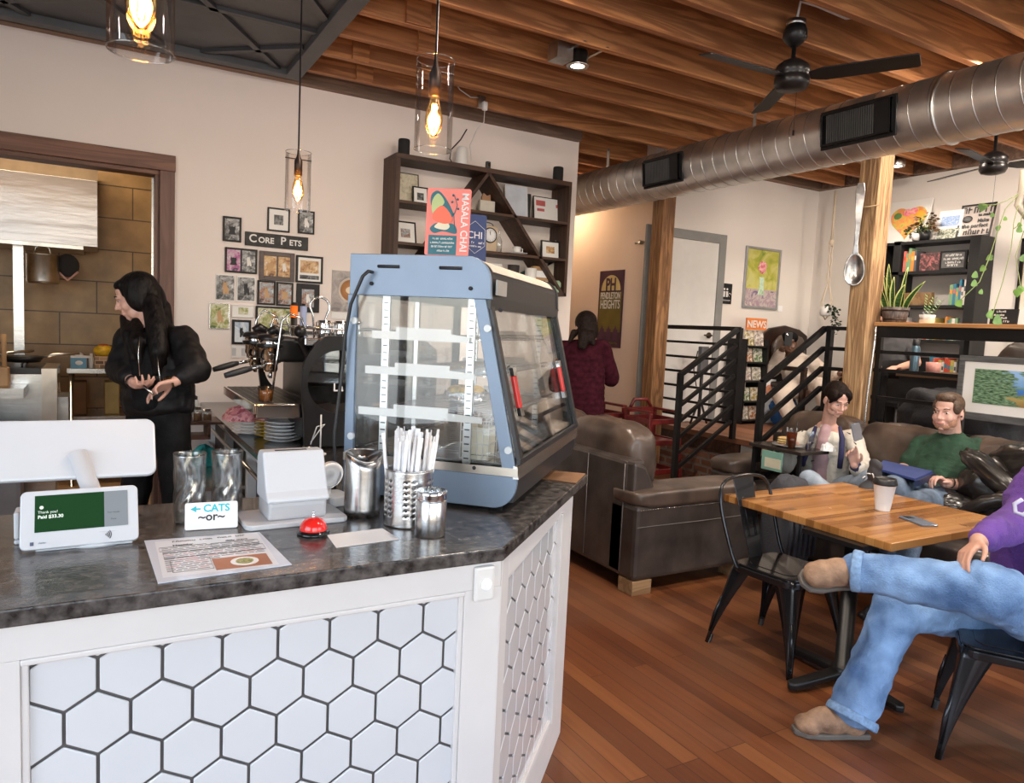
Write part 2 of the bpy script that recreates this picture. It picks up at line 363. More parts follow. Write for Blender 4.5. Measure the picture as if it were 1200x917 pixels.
# storefront walls behind the camera with window openings
def window_wall(name, horiz, fixed, a0, a1, openings, z0=.65, z1=3.1):
    b = MB()
    def bx(p, q, za, zb):
        if horiz: b.box((p, fixed-.12, za), (q, fixed, zb))
        else: b.box((fixed-.12, p, za), (fixed, q, zb))
    cur = a0
    for s, e in openings: bx(cur, s, 0, HC+.4); bx(s, e, 0, z0); bx(s, e, z1, HC+.4); cur = e
    bx(cur, a1, 0, HC+.4); o = b.build(name, M_wallr); struct(o)
    for i, (s, e) in enumerate(openings):
        wd = MB(); k = 3
        def fb(p, q, za, zb):
            if horiz: wd.box((p, fixed-.09, za), (q, fixed-.03, zb))
            else: wd.box((fixed-.09, p, za), (fixed-.03, q, zb))
        for j in range(k+1): x = s+(e-s-.05)*j/k; fb(x, x+.05, z0, z1)
        fb(s, e, z0, z0+.06); fb(s, e, z1-.06, z1); fb(s, e, 2.45, 2.5)
        wn = wd.build('window_%d' % (i+1+(0 if horiz else 2)), M_black); struct(wn)
window_wall('wall_front', True, -2.8, -3.12, XR+.12, [(-1.6, 2.0), (2.8, 6.4)])
window_wall('wall_left', False, -3.0, -2.8, YB, [(-1.8, 1.8)])
# ceiling deck
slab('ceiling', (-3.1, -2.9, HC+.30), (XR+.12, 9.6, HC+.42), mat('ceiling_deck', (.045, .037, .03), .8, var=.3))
M_joist = wood('old_pine_joist', (.22, .070, .022), (.66, .29, .105), 'X', .6, 1.0, .3)
M_joistd = wood('weathered_pine', (.12, .07, .045), (.30, .19, .13), 'X', .7, 1.0, .3)
j0 = None; ys = [5.62-.407*k for k in range(20)]
for k, y in enumerate(ys):
    if j0 is None:
        j0 = MB().box((0, -.025, 0), (XR-1.36, .025, .27)).build('ceiling_joist', M_joist, bev=.003); j0.location = (1.36, y, HC); j = j0
    else:
        j = j0.copy(); COL.objects.link(j); j.location = (1.36, y, HC)
    ON = ['nearest the bookcase wall', 'second', 'third', 'fourth', 'fifth', 'sixth', 'seventh', 'eighth', 'ninth', 'tenth', 'eleventh', 'twelfth', 'thirteenth', 'fourteenth', 'fifteenth', 'sixteenth', 'seventeenth', 'eighteenth', 'nineteenth', 'twentieth'][k]
    tag(j, 'rough reddish pine ceiling joist, '+(ON if k == 0 else ON+' counted from the bookcase wall'), 'beam', 'exposed ceiling joists')
for k in range(9):
    y = 6.3+k*.407
    j = j0.copy(); j.data = j0.data.copy(); j.data.transform(Matrix.Diagonal((1.07/(XR-1.36), 1, 1, 1))); COL.objects.link(j); j.location = (4.075, y, HC)
    j['label'] = 'short pine joist over the narrow hall, '+['first', 'second', 'third', 'fourth', 'fifth', 'sixth', 'seventh', 'eighth', 'ninth'][k]+' behind the bookcase wall'; j['group'] = 'hall ceiling joists'
# wall-top plates
t = MB().box((-3, YB-.08, HC), (4.05, YB, HC+.29)).build('trim_1', M_joistd); struct(t)
t = MB().box((5.3, YB-.09, HC), (XR, YB-.0, HC+.29)).build('trim_2', M_joistd); struct(t)
t = MB().box((XR-.09, -2.7, HC), (XR, YB-.1, HC+.29)).build('trim_3', M_joistd); struct(t)
for n_b, (x, k, wd) in enumerate([(1.98, 8, .13), (2.15, 6, .12), (1.72, 3, .16), (1.95, 2, .13), (1.62, 1, .12), (1.78, 0, .13), (2.45, 7, .14)]):
    o = MB().box((-wd/2, -.012, 0), (wd/2, .012, .24)).build('scab_block', M_joist, loc=None); o.location = (x, ys[k]-.0375, HC+.005)
    tag(o, 'upright pine block nailed to the %s joist from the bookcase wall' % ['first', 'second', 'third', 'fourth', 'fifth', 'sixth', 'seventh', 'eighth', 'ninth'][k], 'wood block', 'blocks nailed to the joists')
# dark lattice panel over the service area
M_slate = mat('slate_paint', (.085, .088, .095), .5, var=.15, scale=3, bump=.05)
pn = thing('lattice_ceiling_panel', 'dark grey dropped ceiling panel with lattice mouldings above the service counter', 'ceiling panel', (0, 0, HC+.03))
MB().box((-3.0, -2.7, .0), (1.335, YB-.17, .03)).build('panel_board', M_slate, pn)
b = MB().box((1.235, -2.7, -.05), (1.345, YB-.17, .27)); b.build('edge_beam', M_slate, pn, bev=.004)
b = MB().box((-3.0, YB-.26, -.05), (1.235, YB-.17, 0)); b.build('wall_moulding', M_slate, pn, bev=.003)
import itertools
def seg_clip(p, q, x0, x1, y0, y1):
    t0, t1 = 0., 1.; d = q-p
    for pp, dd, lo, hi in ((p.x, d.x, x0, x1), (p.y, d.y, y0, y1)):
        if abs(dd) < 1e-9:
            if pp < lo or pp > hi: return None
            continue
        a, b_ = (lo-pp)/dd, (hi-pp)/dd
        if a > b_: a, b_ = b_, a
        t0, t1 = max(t0, a), min(t1, b_)
    return (p+d*t0, p+d*t1) if t1-t0 > .01 else None
b = MB()
A1, A2 = AZ(190, 5, HC-.03), AZ(345, 92, HC-.03)
# three families of strips form tall triangles
def fam(p, q, step, n0, n1, wd=.045):
    d = (q-p).normalized()
    for k in range(n0, n1):
        o_ = p+step*k; c = seg_clip(o_-d*9, o_+d*9, -3.0, 1.235, -2.7, YB-.26)
        if c: b.bar((c[0].x, c[0].y, -.012), (c[1].x, c[1].y, -.012), wd, .024)
fam(V((1.18, 5.76, 0)), V((-.2, 3.65, 0)), V((0, 1.18, 0)), -5, 4)
fam(V((1.235, 5.22, 0)), V((.55, 5.83, 0)), V((0, 1.18, 0)), -5, 4)
fam(V((-3, 5.75, 0)), V((1.2, 5.75, 0)), V((0, -.85, 0)), 0, 9)
b.build('lattice_strips', mat('slate_dark', (.05, .052, .057), .45), pn)

# kitchen opening casing and the restroom door
M_casing = wood('brown_casing', (.07, .028, .016), (.20, .09, .055), 'X', .5)
M_casingz = wood('brown_casing_upright', (.07, .028, .018), (.16, .075, .055), 'Z', .5)
dr = thing('door_1', 'wide kitchen opening in the back wall', 'doorway', (0, YB, 0)); del dr['label']; del dr['category']; dr['kind'] = 'structure'
MB().box((-1.6, -.035, DZ), (DX+.105, .0, DZ+.115)).box((-1.5, 0, DZ-.03), (DX, .16, DZ)).build('head_casing', M_casing, dr, bev=.004)
MB().box((DX, -.034, 0), (DX+.10, .0, DZ)).box((DX-.03, 0, 0), (DX, .16, DZ-.03)).build('side_casing', M_casingz, dr, bev=.004)
MB().box((DX-.045, .10, 0), (DX-.031, .155, DZ-.04)).build('steel_corner_guard', M_steel, dr)
M_gframe = mat('grey_frame_paint', (.25, .25, .245), .5, var=.05)
dr = thing('door_2', 'x', 'x', (0, YB, PZ)); del dr['label']; del dr['category']; dr['kind'] = 'structure'
dx1 = 6.11
MB().box((dx1-.10, -.03, 0), (dx1, .0, 2.09)).box((dx1-1.15, -.03, 0), (dx1-1.05, 0, 2.09)).box((dx1-1.05, -.03, 1.99), (dx1-.10, 0, 2.09)).build('door_frame', M_gframe, dr, bev=.004)
MB().box((dx1-1.05, -.014, .01), (dx1-.10, -.001, 1.99)).build('door_leaf', M_white, dr)
b = MB(); b.lathe([(0, -.02), (.032, -.02), (.032, -.035), (.01, -.04), (.01, -.06)], (dx1-.16, 0, .97), 16, (0, 1, 0)) if False else None
b.cyl((dx1-.17, -.014, .97), (dx1-.17, -.026, .97), .034).tube([(dx1-.17, -.02, .97), (dx1-.17, -.07, .97), (dx1-.20, -.075, .97), (dx1-.29, -.075, .97)], .010)
b.build('door_handle', mat('aged_bronze', (.13, .10, .07), .3, 1), dr)
# raised platform, its steps and the brick riser
M_riser = mat('grey_riser_paint', (.30, .31, .30), .55, var=.06)
M_brick = bricks('old_brick', (.30, .13, .08), (.38, .18, .11), (.33, .28, .24), .21, .075, .012, 'YZ', .8, .9, .5, .5)
MB().box((5.30, -2.8, .60), (XR, YB, PZ)).build('floor', M_pfloor)['kind'] = 'structure'
MB().box((5.33, 4.85, .0), (5.42, YB, .47)).build('wall_brick_riser', M_brick)['kind'] = 'structure'
MB().box((5.31, 4.85, .47), (5.40, YB, .60)).build('trim_4', M_dkwood)['kind'] = 'structure'
MB().box((5.33, -2.8, .0), (5.42, 3.92, .60)).build('wall_platform', mat('dark_panel', (.03, .028, .027), .6))['kind'] = 'structure'
st = thing('entry_stairs', 'three wooden steps with grey risers leading up to the platform between railings', 'stairs', (0, 0, 0))
for i in range(3):
    z = PZ*(3-i)/4; x0 = 5.30-.28*(i+1)
    MB().box((x0, 3.99, z-.035), (5.33-.28*i, 4.83, z)).build('tread', M_pfloor, st, bev=.004)
    MB().box((x0+.03, 3.99, 0), (x0+.05, 4.83, z-.035)).build('riser', M_riser, st)
MB().box((5.315, 3.99, 0), (5.33, 4.83, .60)).build('riser', M_riser, st)
MB().prism([(4.5, 4.83, 0), (5.33, 4.83, 0), (5.33, 4.83, .45), (5.05, 4.83, .45), (5.05, 4.83, .29), (4.77, 4.83, .29), (4.77, 4.83, .125), (4.5, 4.83, .125)], (0, .02, 0)).build('stringer', M_brick, st)
# ================================================================== SERVICE COUNTER
M_cpaint = mat('counter_white_paint', (.70, .67, .66), .45, var=.015)
M_tile = mat('glossy_white_tile', (.66, .67, .70), .09, var=.01, coat=.3)
M_grout = mat('dark_grout', (.12, .11, .11), .9)
CZ = 1.05
cn = thing('service_counter', 'white panelled service counter faced with white hexagon tiles', 'counter', (0, 0, 0))
D45 = V((.7071, .7071, 0)); N45 = V((.7071, -.7071, 0))
# carcass set back under the top
P = [(-2.4, 1.60), (.887, 1.60), (1.60, 2.30), (1.12, 2.70), (.55, 2.25), (-2.4, 2.25)]
MB().prism([(x, y, 0) for x, y in P], (0, 0, 1.014)).build('carcass', M_cpaint, cn)
def hexpanel(o, ud, w, h, R, nm, j0_, cz0):
    """hex tiles of circumradius R clipped to a w x h panel; ud = direction, origin o lower-left, outward n"""
    n = V((ud.y, -ud.x, 0)); b = MB(); g = .0035
    dx = R*math.sqrt(3); dz = 1.5*R
    def clip(poly):
        for ax, lim, sg in ((0, 0, 1), (0, w, -1), (1, 0, 1), (1, h, -1)):
            out = []
            for i in range(len(poly)):
                a, c = poly[i], poly[(i+1) % len(poly)]; da, dc = sg*(a[ax]-lim), sg*(c[ax]-lim)
                if da >= 0: out.append(a)
                if da*dc < 0: t = da/(da-dc); out.append((a[0]+(c[0]-a[0])*t, a[1]+(c[1]-a[1])*t))
            poly = out
            if not poly: return []
        return poly
    r = -1
    while r*dz < h+R:
        k = -3
        while k*dx < w+dx:
            cx = j0_+dx/2+k*dx+(dx/2 if r % 2 else 0); cz = cz0-r*dz
            for rr, d in ((R-g, .006),):
                pl = clip([(cx+rr*math.cos(PI/6+i*PI/3), cz+rr*math.sin(PI/6+i*PI/3)) for i in range(6)])
                if len(pl) >= 3:
                    area_ = abs(sum(pl[i][0]*pl[(i+1) % len(pl)][1]-pl[(i+1) % len(pl)][0]*pl[i][1] for i in range(len(pl))))/2
                    if area_ > 1e-4: b.prism([V(o)+ud*p[0]+V((0, 0, p[1]))+n*.001 for p in pl], n*d)
            k += 1
        r += 1
    b.build(nm, M_tile, cn, bev=.0022)
n1 = V((0, -1, 0)); X = V((1, 0, 0))
# front face: frame boards stand proud of the tile field
b = MB()
yF = 1.60
b.box((-2.4, yF-.04, .945), (.89, yF, 1.014)).box((.79, yF-.04, 0), (.893, yF, .945)).box((-.60, yF-.04, 0), (-.125, yF, .945)).box((-.125, yF-.04, 0), (.79, yF, .14)).box((-2.4, yF-.04, 0), (-.6, yF, .14))
b.build('front_frame', M_cpaint, cn, bev=.002)
MB().box((-.125, yF-.02, .14), (.79, yF, .945)).build('front_grout', M_grout, cn)
hexpanel((-.125, yF-.02, .14), X, .915, .805, .0661, 'front_hexagon_tiles', .125, .887-.14)
MB().box((-.125, yF-.043, .933), (.79, yF-.015, .945)).box((-.125, yF-.036, .14), (-.112, yF-.015, .935)).box((.777, yF-.036, .14), (.79, yF-.015, .935)).build('panel_beading', M_cpaint, cn, bev=.003)
# chamfered side
o45 = V((.872, 1.585, 0)); Ls = 1.005
def s45(u, nrm, z): return o45+D45*u+N45*nrm+V((0, 0, z))
def b45(b, u0, u1, z0, z1, d0=0, d1=.03): b.prism([s45(u0, d0, z0), s45(u1, d0, z0), s45(u1, d0, z1), s45(u0, d0, z1)], N45*(d1-d0))
b = MB(); b45(b, .01, .075, 0, 1.014); b45(b, Ls-.20, Ls, 0, 1.014); b45(b, .075, Ls-.20, .945, 1.014); b45(b, .075, Ls-.20, 0, .155); b.build('side_frame', M_cpaint, cn, bev=.002)
b = MB(); b45(b, .075, Ls-.20, .155, .945, 0, .012); b.build('side_grout', mat('pale_grout', (.16, .15, .15), .9), cn)
hexpanel(s45(.075, .012, .155), D45, Ls-.275, .79, .0661, 'side_hexagon_tiles', .088, .887-.155)
b = MB(); b45(b, Ls-.225, Ls-.20, .155, .945, .012, .036); b45(b, .075, .085, .155, .945, .012, .028); b45(b, .075, Ls-.2, .935, .945, .012, .028); b45(b, .075, Ls-.2, .155, .17, .012, .030); b.build('side_beading', M_cpaint, cn, bev=.003)
# worktop
M_top = mat('grey_stone_laminate', (.085, .076, .072), .22, var=.45, scale=38, bump=.12, bscale=150, coat=.25)
P = [(-2.5, 1.545), (.887, 1.545), (1.645, 2.245), (1.10, 2.76), (.53, 2.27), (-2.5, 2.27)]
tag(MB().prism([(x, y, 1.015) for x, y in P], (0, 0, .035)).build('countertop', M_top, bev=.004), 'dark grey mottled countertop with a chamfered corner on the white tiled counter', 'countertop')
P = [(1.612, 2.192), (1.32, 2.478), (1.40, 2.30), (1.50, 2.12)]
tag(MB().prism([(1.635, 2.245, 1.051), (1.43, 2.44, 1.051), (1.42, 2.22, 1.051), (1.50, 2.115, 1.051)], (0, 0, .004)).build('wood_corner_piece', wood('corner_wood', (.18, .09, .045), (.36, .2, .11), 'X', .3)), 'small flat brown wood piece on the countertop corner beyond the display case', 'wood board')
# round white sensor on the post
t = thing('wall_sensor', 'round-cornered white plastic button box on the counter corner post', 'sensor', (.838, 1.559, .962))
MB().box((-.028, -.014, -.045), (.028, .0, .045)).build('housing', M_white, t, bev=.012)
MB().cyl((0.002, -.0135, 0), (.002, -.018, 0), .015).cyl((.002, -.018, 0), (.002, -.022, 0), .006).build('button', mat('white_plastic_gloss', (.82, .82, .82), .3, var=.01), t)

# ================================================================== HEATED DISPLAY CASE
BB = Matrix(((.7071, -.7071, 0, 1.07), (.7071, .7071, 0, 1.83), (0, 0, 1, CZ), (0, 0, 0, 1)))  # local: x along the front, y to the back, z up
dc = thing('display_case', 'grey-blue heated glass display case with black frame on the countertop corner', 'display case', (1.07, 1.83, CZ), PI/4)
M_dcb = mat('blue_grey_enamel', (.20, .265, .36), .38, .2, var=.03)
M_dk = mat('charcoal_enamel', (.022, .022, .025), .4, var=.05)
L = .97
def endp(x0, x1, mt, nm):
    top = [(.55, .63), (.55, .755), (.17, .755)]+[(.17-.075*math.sin(a), .68+.075*math.cos(a)) for a in [PI/2*i/8 for i in range(1, 8)]]+[(.093, .64), (.09, .63)]
    MB().prism([(x0, y, z) for y, z in top], (x1-x0, 0, 0)).build(nm+'_hood', mt, dc, bev=.002)
    MB().prism([(x0, y, z) for y, z in [(.03, .11), (-.012, .11), (.108, .63), (.145, .63)]], (x1-x0, 0, 0)).build(nm+'_sloped_post', mt, dc, bev=.002)
    MB().box((x0, .525, .11), (x1, .555, .63)).build(nm+'_rear_post', mt, dc, bev=.002)
    bot = [(.555, .012), (.10, .012)]+[(.06-.072*math.sin(a), .09-.078*math.cos(a)) for a in [PI/2*i/8 for i in range(0, 9)]]+[(-.012, .11), (.555, .11)]
    MB().prism([(x0, y, z) for y, z in bot], (x1-x0, 0, 0)).build(nm+'_base', mt, dc, bev=.002)
endp(-.004, .014, M_dcb, 'near_end'); endp(L-.014, L+.004, M_dk, 'far_end')
# hood, base and rails running the length
prof = [(.545, .63), (.545, .75), (.17, .75)]+[(.17-.07*math.sin(a), .68+.07*math.cos(a)) for a in [PI/2*i/8 for i in range(1, 8)]]+[(.098, .635)]
MB().prism([(.014, y, z) for y, z in prof], (L-.028, 0, 0)).build('hood_shell', M_dk, dc)
MB().prism([(.06, y, z) for y, z in [(.17, .7515), (.165, .7515)]+[(.17-.0715*math.sin(a), .68+.0715*math.cos(a)) for a in [PI/2*i/6 for i in range(0, 5)]]+[(.13, .70), (.18, .72)]], (L-.12, 0, 0)).build('curved_light_panel', mat('frosted_light_panel', (.72, .62, .52), .4), dc)
MB().prism([(.014, y, z) for y, z in [(.545, .015), (.10, .015), (.0, .03), (-.01, .1), (.0, .11), (.545, .11)]], (L-.028, 0, 0)).build('base_tray', M_dk, dc)
MB().prism([(-.005, y, z) for y, z in [(-.018, .105), (-.013, .142), (.0, .145), (.0, .105)]], (L+.01, 0, 0)).build('front_steel_rail', M_steel, dc)
MB().box((-.008, -.015, .112), (-.0045, .555, .137)).build('side_steel_rail', mat('warm_steel', (.62, .56, .49), .3, 1, var=.05), dc)
# black frame of sliding doors on the sloped front
def sl(t, d=0): return V((0, -.012+.12*t-d*.98, .145+.485*t+d*.19))
def fp(x, t, d=0): v = sl(t, d); v.x = x; return v
M_fr = M_dk
b = MB()
b.bar(fp(.022, 0, .004), fp(.022, 1, .004), .032, .012, (0, -1, .2)); b.bar(fp(L-.022, 0, .004), fp(L-.022, 1, .004), .032, .012, (0, -1, .2)); b.bar(fp(0.0, .975, .006), fp(L, .975, .006), .012, .034); b.bar(fp(0.0, .02, .004), fp(L, .02, .004), .012, .016)
b.build('door_track_frame', M_fr, dc)
for i, (xa, xb, dd) in enumerate(((.038, .53, .004), (.47, L-.038, -.004))):
    g = MB().prism([fp(xa, .03, dd), fp(xb, .03, dd), fp(xb, .96, dd), fp(xa, .96, dd)], V((0, .004, 0))).build('sliding_glass_door', M_glass, dc)
    xh = (.075, .80)[i]
    MB().prism([fp(xh, .33, dd+.003), fp(xh+.035, .33, dd+.003), fp(xh+.035, .53, dd+.003), fp(xh, .53, dd+.003)], V((0, -.012, .002))).build('red_handle', mat('clear_red_handle', (.55, .03, .03), .25), g, bev=.003)
    for q_ in (.28, .53): MB().prism([fp(xh, q_, dd+.003), fp(xh+.035, q_, dd+.003), fp(xh+.035, q_+.05, dd+.003), fp(xh, q_+.05, dd+.003)], V((0, -.014, .002))).build('handle_end_cap', M_chrome, g)
for x, nm in ((0.001, 'near_end_glass'), (L-.005, 'far_end_glass')):
    MB().prism([(x, y, z) for y, z in [(.535, .13), (.02, .13), (.13, .63), (.535, .63)]], (.004, 0, 0)).build(nm, M_glass, dc)
MB().prism([(.014, .54, .13), (L-.014, .54, .13), (L-.014, .54, .63), (.014, .54, .63)], (0, .004, 0)).build('rear_glass', M_glass, dc)
MB().box((.495, .525, .13), (.515, .54, .63)).build('rear_door_stile', M_steel, dc)
M_alu = mat('aluminium_strip', (.70, .70, .70), .35, 1, var=.05)
for x in (.03, L-.05):
    for y in (.16, .44):
        b = MB().box((x, y-.012, .13), (x+.012, y+.012, .63)); b.mi = 1
        for k in range(22): b.box((x-.0008, y-.008, .145+k*.022), (x+.0002, y+.008, .149+k*.022)); b.box((x+.0118, y-.008, .145+k*.022), (x+.0128, y+.008, .149+k*.022))
        b.build('shelf_standard', [M_alu, M_ink], dc)
M_wire = mat('shelf_wire', (.66, .66, .66), .25, 1)
for z, y0, y1 in ((.155, .05, .51), (.27, .09, .5), (.40, .12, .48), (.51, .14, .46)):
    b = MB()
    for k in range(22): x = .06+k*(L-.12)/21; b.tube([(x, y0, z+.012), (x, y0+.006, z), (x, y1, z)], .0016, 5)
    for y in (y0, (y0+y1)/2, y1): b.tube([(.05, y, z-.002), (L-.05, y, z-.002)], .0024, 6)
    b.tube([(.05, y0, z+.014), (L-.05, y0, z+.014)], .0022, 6)
    sh = b.build('wire_shelf', M_wire, dc)
    if z > .2:
        for x in (.018, L-.022):
            MB().prism([(x, y, zz) for y, zz in [(y0+.02, z-.012), (y1+.02, z-.012), (y1+.02, z+.012), (.40, z+.012), (.40, z+.026), (.22, z+.026), (.22, z+.012), (y0+.02, z+.006)]], (.004, 0, 0)).build('shelf_bracket', M_white, sh)
MB().box((.05, .04, .132), (L-.05, .52, .138)).build('floor_pan', M_steel, dc)
for y in (.42, .22): MB().tube([(-.006, y-.035, .718), (-.006, y+.035, .718)], .005, 8).build('vent_slot', M_ink, dc)
for y, z in ((.475, .665), (.155, .66), (.12, .128), (.06, .60)):
    MB().cyl((-.004, y, z), (-.009, y, z), .006).build('screw', M_ink, dc)
for y, z in ((.105, .545), (.025, .19), (.537, .19), (.537, .55)):
    MB().cyl((-.002, y-.008, z), (-.012, y-.008, z), .011).build('glass_clip', mat('clear_plastic', (.7, .75, .78), .2), dc, bev=.002)
MB().tube([(-.004, .475, .70), (-.03, .475, .70), (-.035, .49, .685), (-.03, .53, .60), (-.025, .55, .5), (-.025, .56, .36), (-.03, .575, .2), (-.03, .57, .06), (-.04, .56, .006)], .0055, 8).build('power_cord', M_blk, dc)
MB().box((.035, .0855, .645), (.14, .0905, .69)).build('maker_plate', mat('plate_grey', (.5, .48, .46), .4, .5), dc)
for x in (.07, L-.07):
    for y in (.07, .5): MB().cyl((x, y, .0), (x, y, .014), .022).build('foot', M_blk, dc)
# food inside
def place_in(nm, lab, cat, lx, ly, lz):
    w_ = BB @ V((lx, ly, lz)); return thing(nm, lab, cat, w_, PI/4)
t = place_in('foil_wrapped_pastry', 'crumpled silver foil parcel with yellow pastry inside the display case', 'pastry', .30, .26, .2735)
b = MB(); b.grid(lambda u, v: V(((.10+.012*noise.noise(V((u*9, v*9, 1))))*math.cos(2*PI*u)*math.sin(PI*min(v, .62)+.02), (.075+.012*noise.noise(V((u*9, v*9, 5))))*math.sin(2*PI*u)*math.sin(PI*min(v, .62)+.02), .001+.055*v+.01*noise.noise(V((u*14, v*6, 9)))*v)), 40, 14, True)
b.build('foil', mat('crumpled_foil', (.75, .75, .76), .2, 1, bump=.9, bscale=90), t)
b = MB()
for i in range(7): a = i*.9; b.ell((.05*math.cos(a), .035*math.sin(a), .055), (.035, .028, .018))
b.build('pastry_filling', mat('yellow_pastry', (.62, .40, .10), .6, var=.3, scale=30), t)
t = place_in('wire_basket', 'small white wire basket standing inside the case behind the end glass', 'basket', .06, .10, .1395)
b = MB()
for k in range(6): b.tube([(.0, .0+k*.018, 0), (.0, .0+k*.018, .12)], .0018, 5)
for k in range(6): b.tube([(.09, .0+k*.018, 0), (.09, .0+k*.018, .12)], .0018, 5)
for z in (.001, .05, .09, .12): b.tube([(0, 0, z), (.09, 0, z), (.09, .09, z), (0, .09, z)], .0018, 5, True)
b.build('wire_cage', M_white, t)
MB().box((.004, .004, .002), (.086, .086, .10)).build('paper_liner', mat('pale_pastry', (.72, .68, .55), .7), t)

# ================================================================== THINGS ON THE COUNTERTOP
def px(x, y, z=CZ): return AZ(x, y, z)
# point of sale: big screen seen from behind, arm, customer terminal
M_wpl = mat('white_pos_plastic', (.60, .62, .66), .28, var=.01)
pos = thing('point_of_sale_stand', 'large white tilted register screen seen from behind on a round arm', 'register', (-.05, 1.93, CZ))
c_ = V((-.16, 1.98, CZ+.235))
TL, TR, BR, BL = AY(-30, 494, 2.11), AY(188, 492, 2.11), AY(176, 556, 2.02), AY(-30, 568, 2.02)
def roundrect(w_, h_, r_, n=6):
    pts = []
    for cx_, cy_, a0 in ((w_/2-r_, h_/2-r_, 0), (-w_/2+r_, h_/2-r_, 90), (-w_/2+r_, -h_/2+r_, 180), (w_/2-r_, -h_/2+r_, 270)):
        for i in range(n+1): a = math.radians(a0+90*i/n); pts.append((cx_+r_*math.cos(a), cy_+r_*math.sin(a)))
    return pts
def rslab(w_, h_, r_, th, Mx, nm, mt, parent, bev=.003):
    b = MB(); b.prism([(x, y, -th/2) for x, y in roundrect(w_, h_, r_)], (0, 0, th)); b.xf(Mx); return b.build(nm, mt, parent, bev=bev)
def scribble(b, Mx, w, h, seed, t=.002, d=.0006):
    """a row of letter-like strokes too small to read"""
    rr = random.Random(seed); x = -w/2
    while x < w/2:
        l = h*rr.uniform(.5, .8)
        if rr.random() > .14:
            b.box((x, -h/2, 0), (x+t, h/2*rr.uniform(.4, 1), d), Mx); z = rr.choice((-h/2, 0, h/2-t)); b.box((x, z, 0), (x+l*.8, z+t, d), Mx)
            if rr.random() > .4: b.box((x+l*.7, -h/2, 0), (x+l*.7+t, h*.3, d), Mx)
        x += l+t
def quadm(TL, TR, BR, BL):
    c = (TL+TR+BR+BL)/4; x = (TR+BR-TL-BL)/2; y = (TL+TR-BL-BR)/2
    return frame_m(c, x, y), x.length, y.length
MX, w_, h_ = quadm(TL, TR, BR, BL)
pl = pos.matrix_basis = Tm(-.05, 1.93, CZ)
LI = Tm(.05, -1.93, -CZ)
rslab(w_, h_, .022, .016, LI@MX, 'screen_back', M_wpl, pos, .005)
p0 = AY(90, 530, 2.045); p1 = AY(119, 604, 1.985)
b = MB(); b.cyl(LI@p0, LI@p1, .021, .021, 28); b.build('arm', M_wpl, pos)
MB().lathe([(0, 0), (.075, 0), (.075, .008), (.03, .014), (0, .014)], (p1.x+.05-.01, .03, 0), 32).build('base', M_wpl, pos)
q = [AY(24, 577, 1.945), AY(158, 567, 1.945), AY(166, 632, 1.885), AY(22, 645, 1.885)]
MX, w_, h_ = quadm(*q)
tm = thing('payment_terminal', 'white customer payment terminal with a green screen facing the camera', 'payment terminal', (-.03, 1.93, CZ)); LI = Tm(.03, -1.93, -CZ)
rslab(w_, h_, .013, .018, LI@MX@Tm(0, 0, -.009), 'housing', M_wpl, tm, .003)
MB().prism([(-.11+.02, .0, 0), (.105, .0, 0), (.10, .055, 0), (-.085, .055, 0)], (0, 0, .01)).xf(Tm(-.002, -.035, 0)).build('foot', M_wpl, tm, bev=.003)
MB().prism([(-.06, -.03, .005), (.06, -.03, .005), (.05, .03, .07), (-.05, .03, .07)], (0, .01, -.003)).build('stand', M_wpl, tm, bev=.002)
b = MB(); b.box((-w_/2+.028, -h_*.22, .0002), (w_/2-.022, h_/2-.012, .001), LI@MX); sc_ = b.build('screen', mat('green_screen', (.01, .035, .012), .12, var=.02, emit=(.008, .045, .014), es=.5), tm)
b = MB(); b.box((w_*.20, -h_*.22, .0008), (w_/2-.022, h_/2-.012, .0014), LI@MX); b.build('screen_side_panel', mat('grey_screen', (.12, .13, .14), .12, var=.02, emit=(.25, .28, .31), es=.6), sc_)
M_lit = mat('screen_text', (.6, .65, .6), .3, emit=(.7, .8, .7), es=.5)
text('Thank you!', .0085, LI@MX@Tm(-.084, .016, .0012), M_lit, 'screen_writing', sc_, .0001, 'LEFT'); text('Paid $33.30', .0105, LI@MX@Tm(-.084, .005, .0012), M_lit, 'screen_writing', sc_, .0001, 'LEFT', bold=.0003)
MB().cyl(LI@MX@V((-.077, .027, .001)), LI@MX@V((-.077, .027, .0015)), .004).build('screen_mark', M_lit, sc_)
text('Your receipt', .005, LI@MX@Tm(.066, .004, .0015), M_ink, 'screen_writing', sc_, .0001); text('Done', .005, LI@MX@Tm(.066, -.012, .0015), M_ink, 'screen_writing', sc_, .0001)
b = MB()
for k in range(4):
    r_ = .003+.0036*k; b.tube([LI@MX@V((.047+r_*math.cos(a), -h_*.36+r_*math.sin(a), .0008)) for a in [math.radians(-42+84*i/6) for i in range(7)]], .0008, 5)
b.build('contactless_symbol', M_ink, tm)
text('clover', .006, LI@MX@Tm(-.075, -h_*.40, .0006), mat('grey_print', (.1, .12, .2), .5), 'brand_lettering', tm, .0001)
MB().box((-.098, -h_*.435, .0003), (-.091, -h_*.375, .0009), LI@MX).build('brand_mark', mat('grey_print', (.1, .12, .2), .5), tm)
MB().tube([LI@MX@V((.036+.0*i, -h_*.30, .0006)) for i in range(2)]+[LI@MX@V((.07, -h_*.30, .0006))], .0003, 4).build('tap_zone_line', mat('faint_grey', (.5, .5, .52), .5), tm)
t = thing('card_swiper', 'small white card swipe dock behind the terminal on the left', 'card reader', (-.155, 2.0, CZ))
MB().box((-.012, -.03, 0), (.02, .03, .01)).box((-.012, -.03, .012), (-.0, .03, .075)).build('body', M_wpl, t, bev=.004)

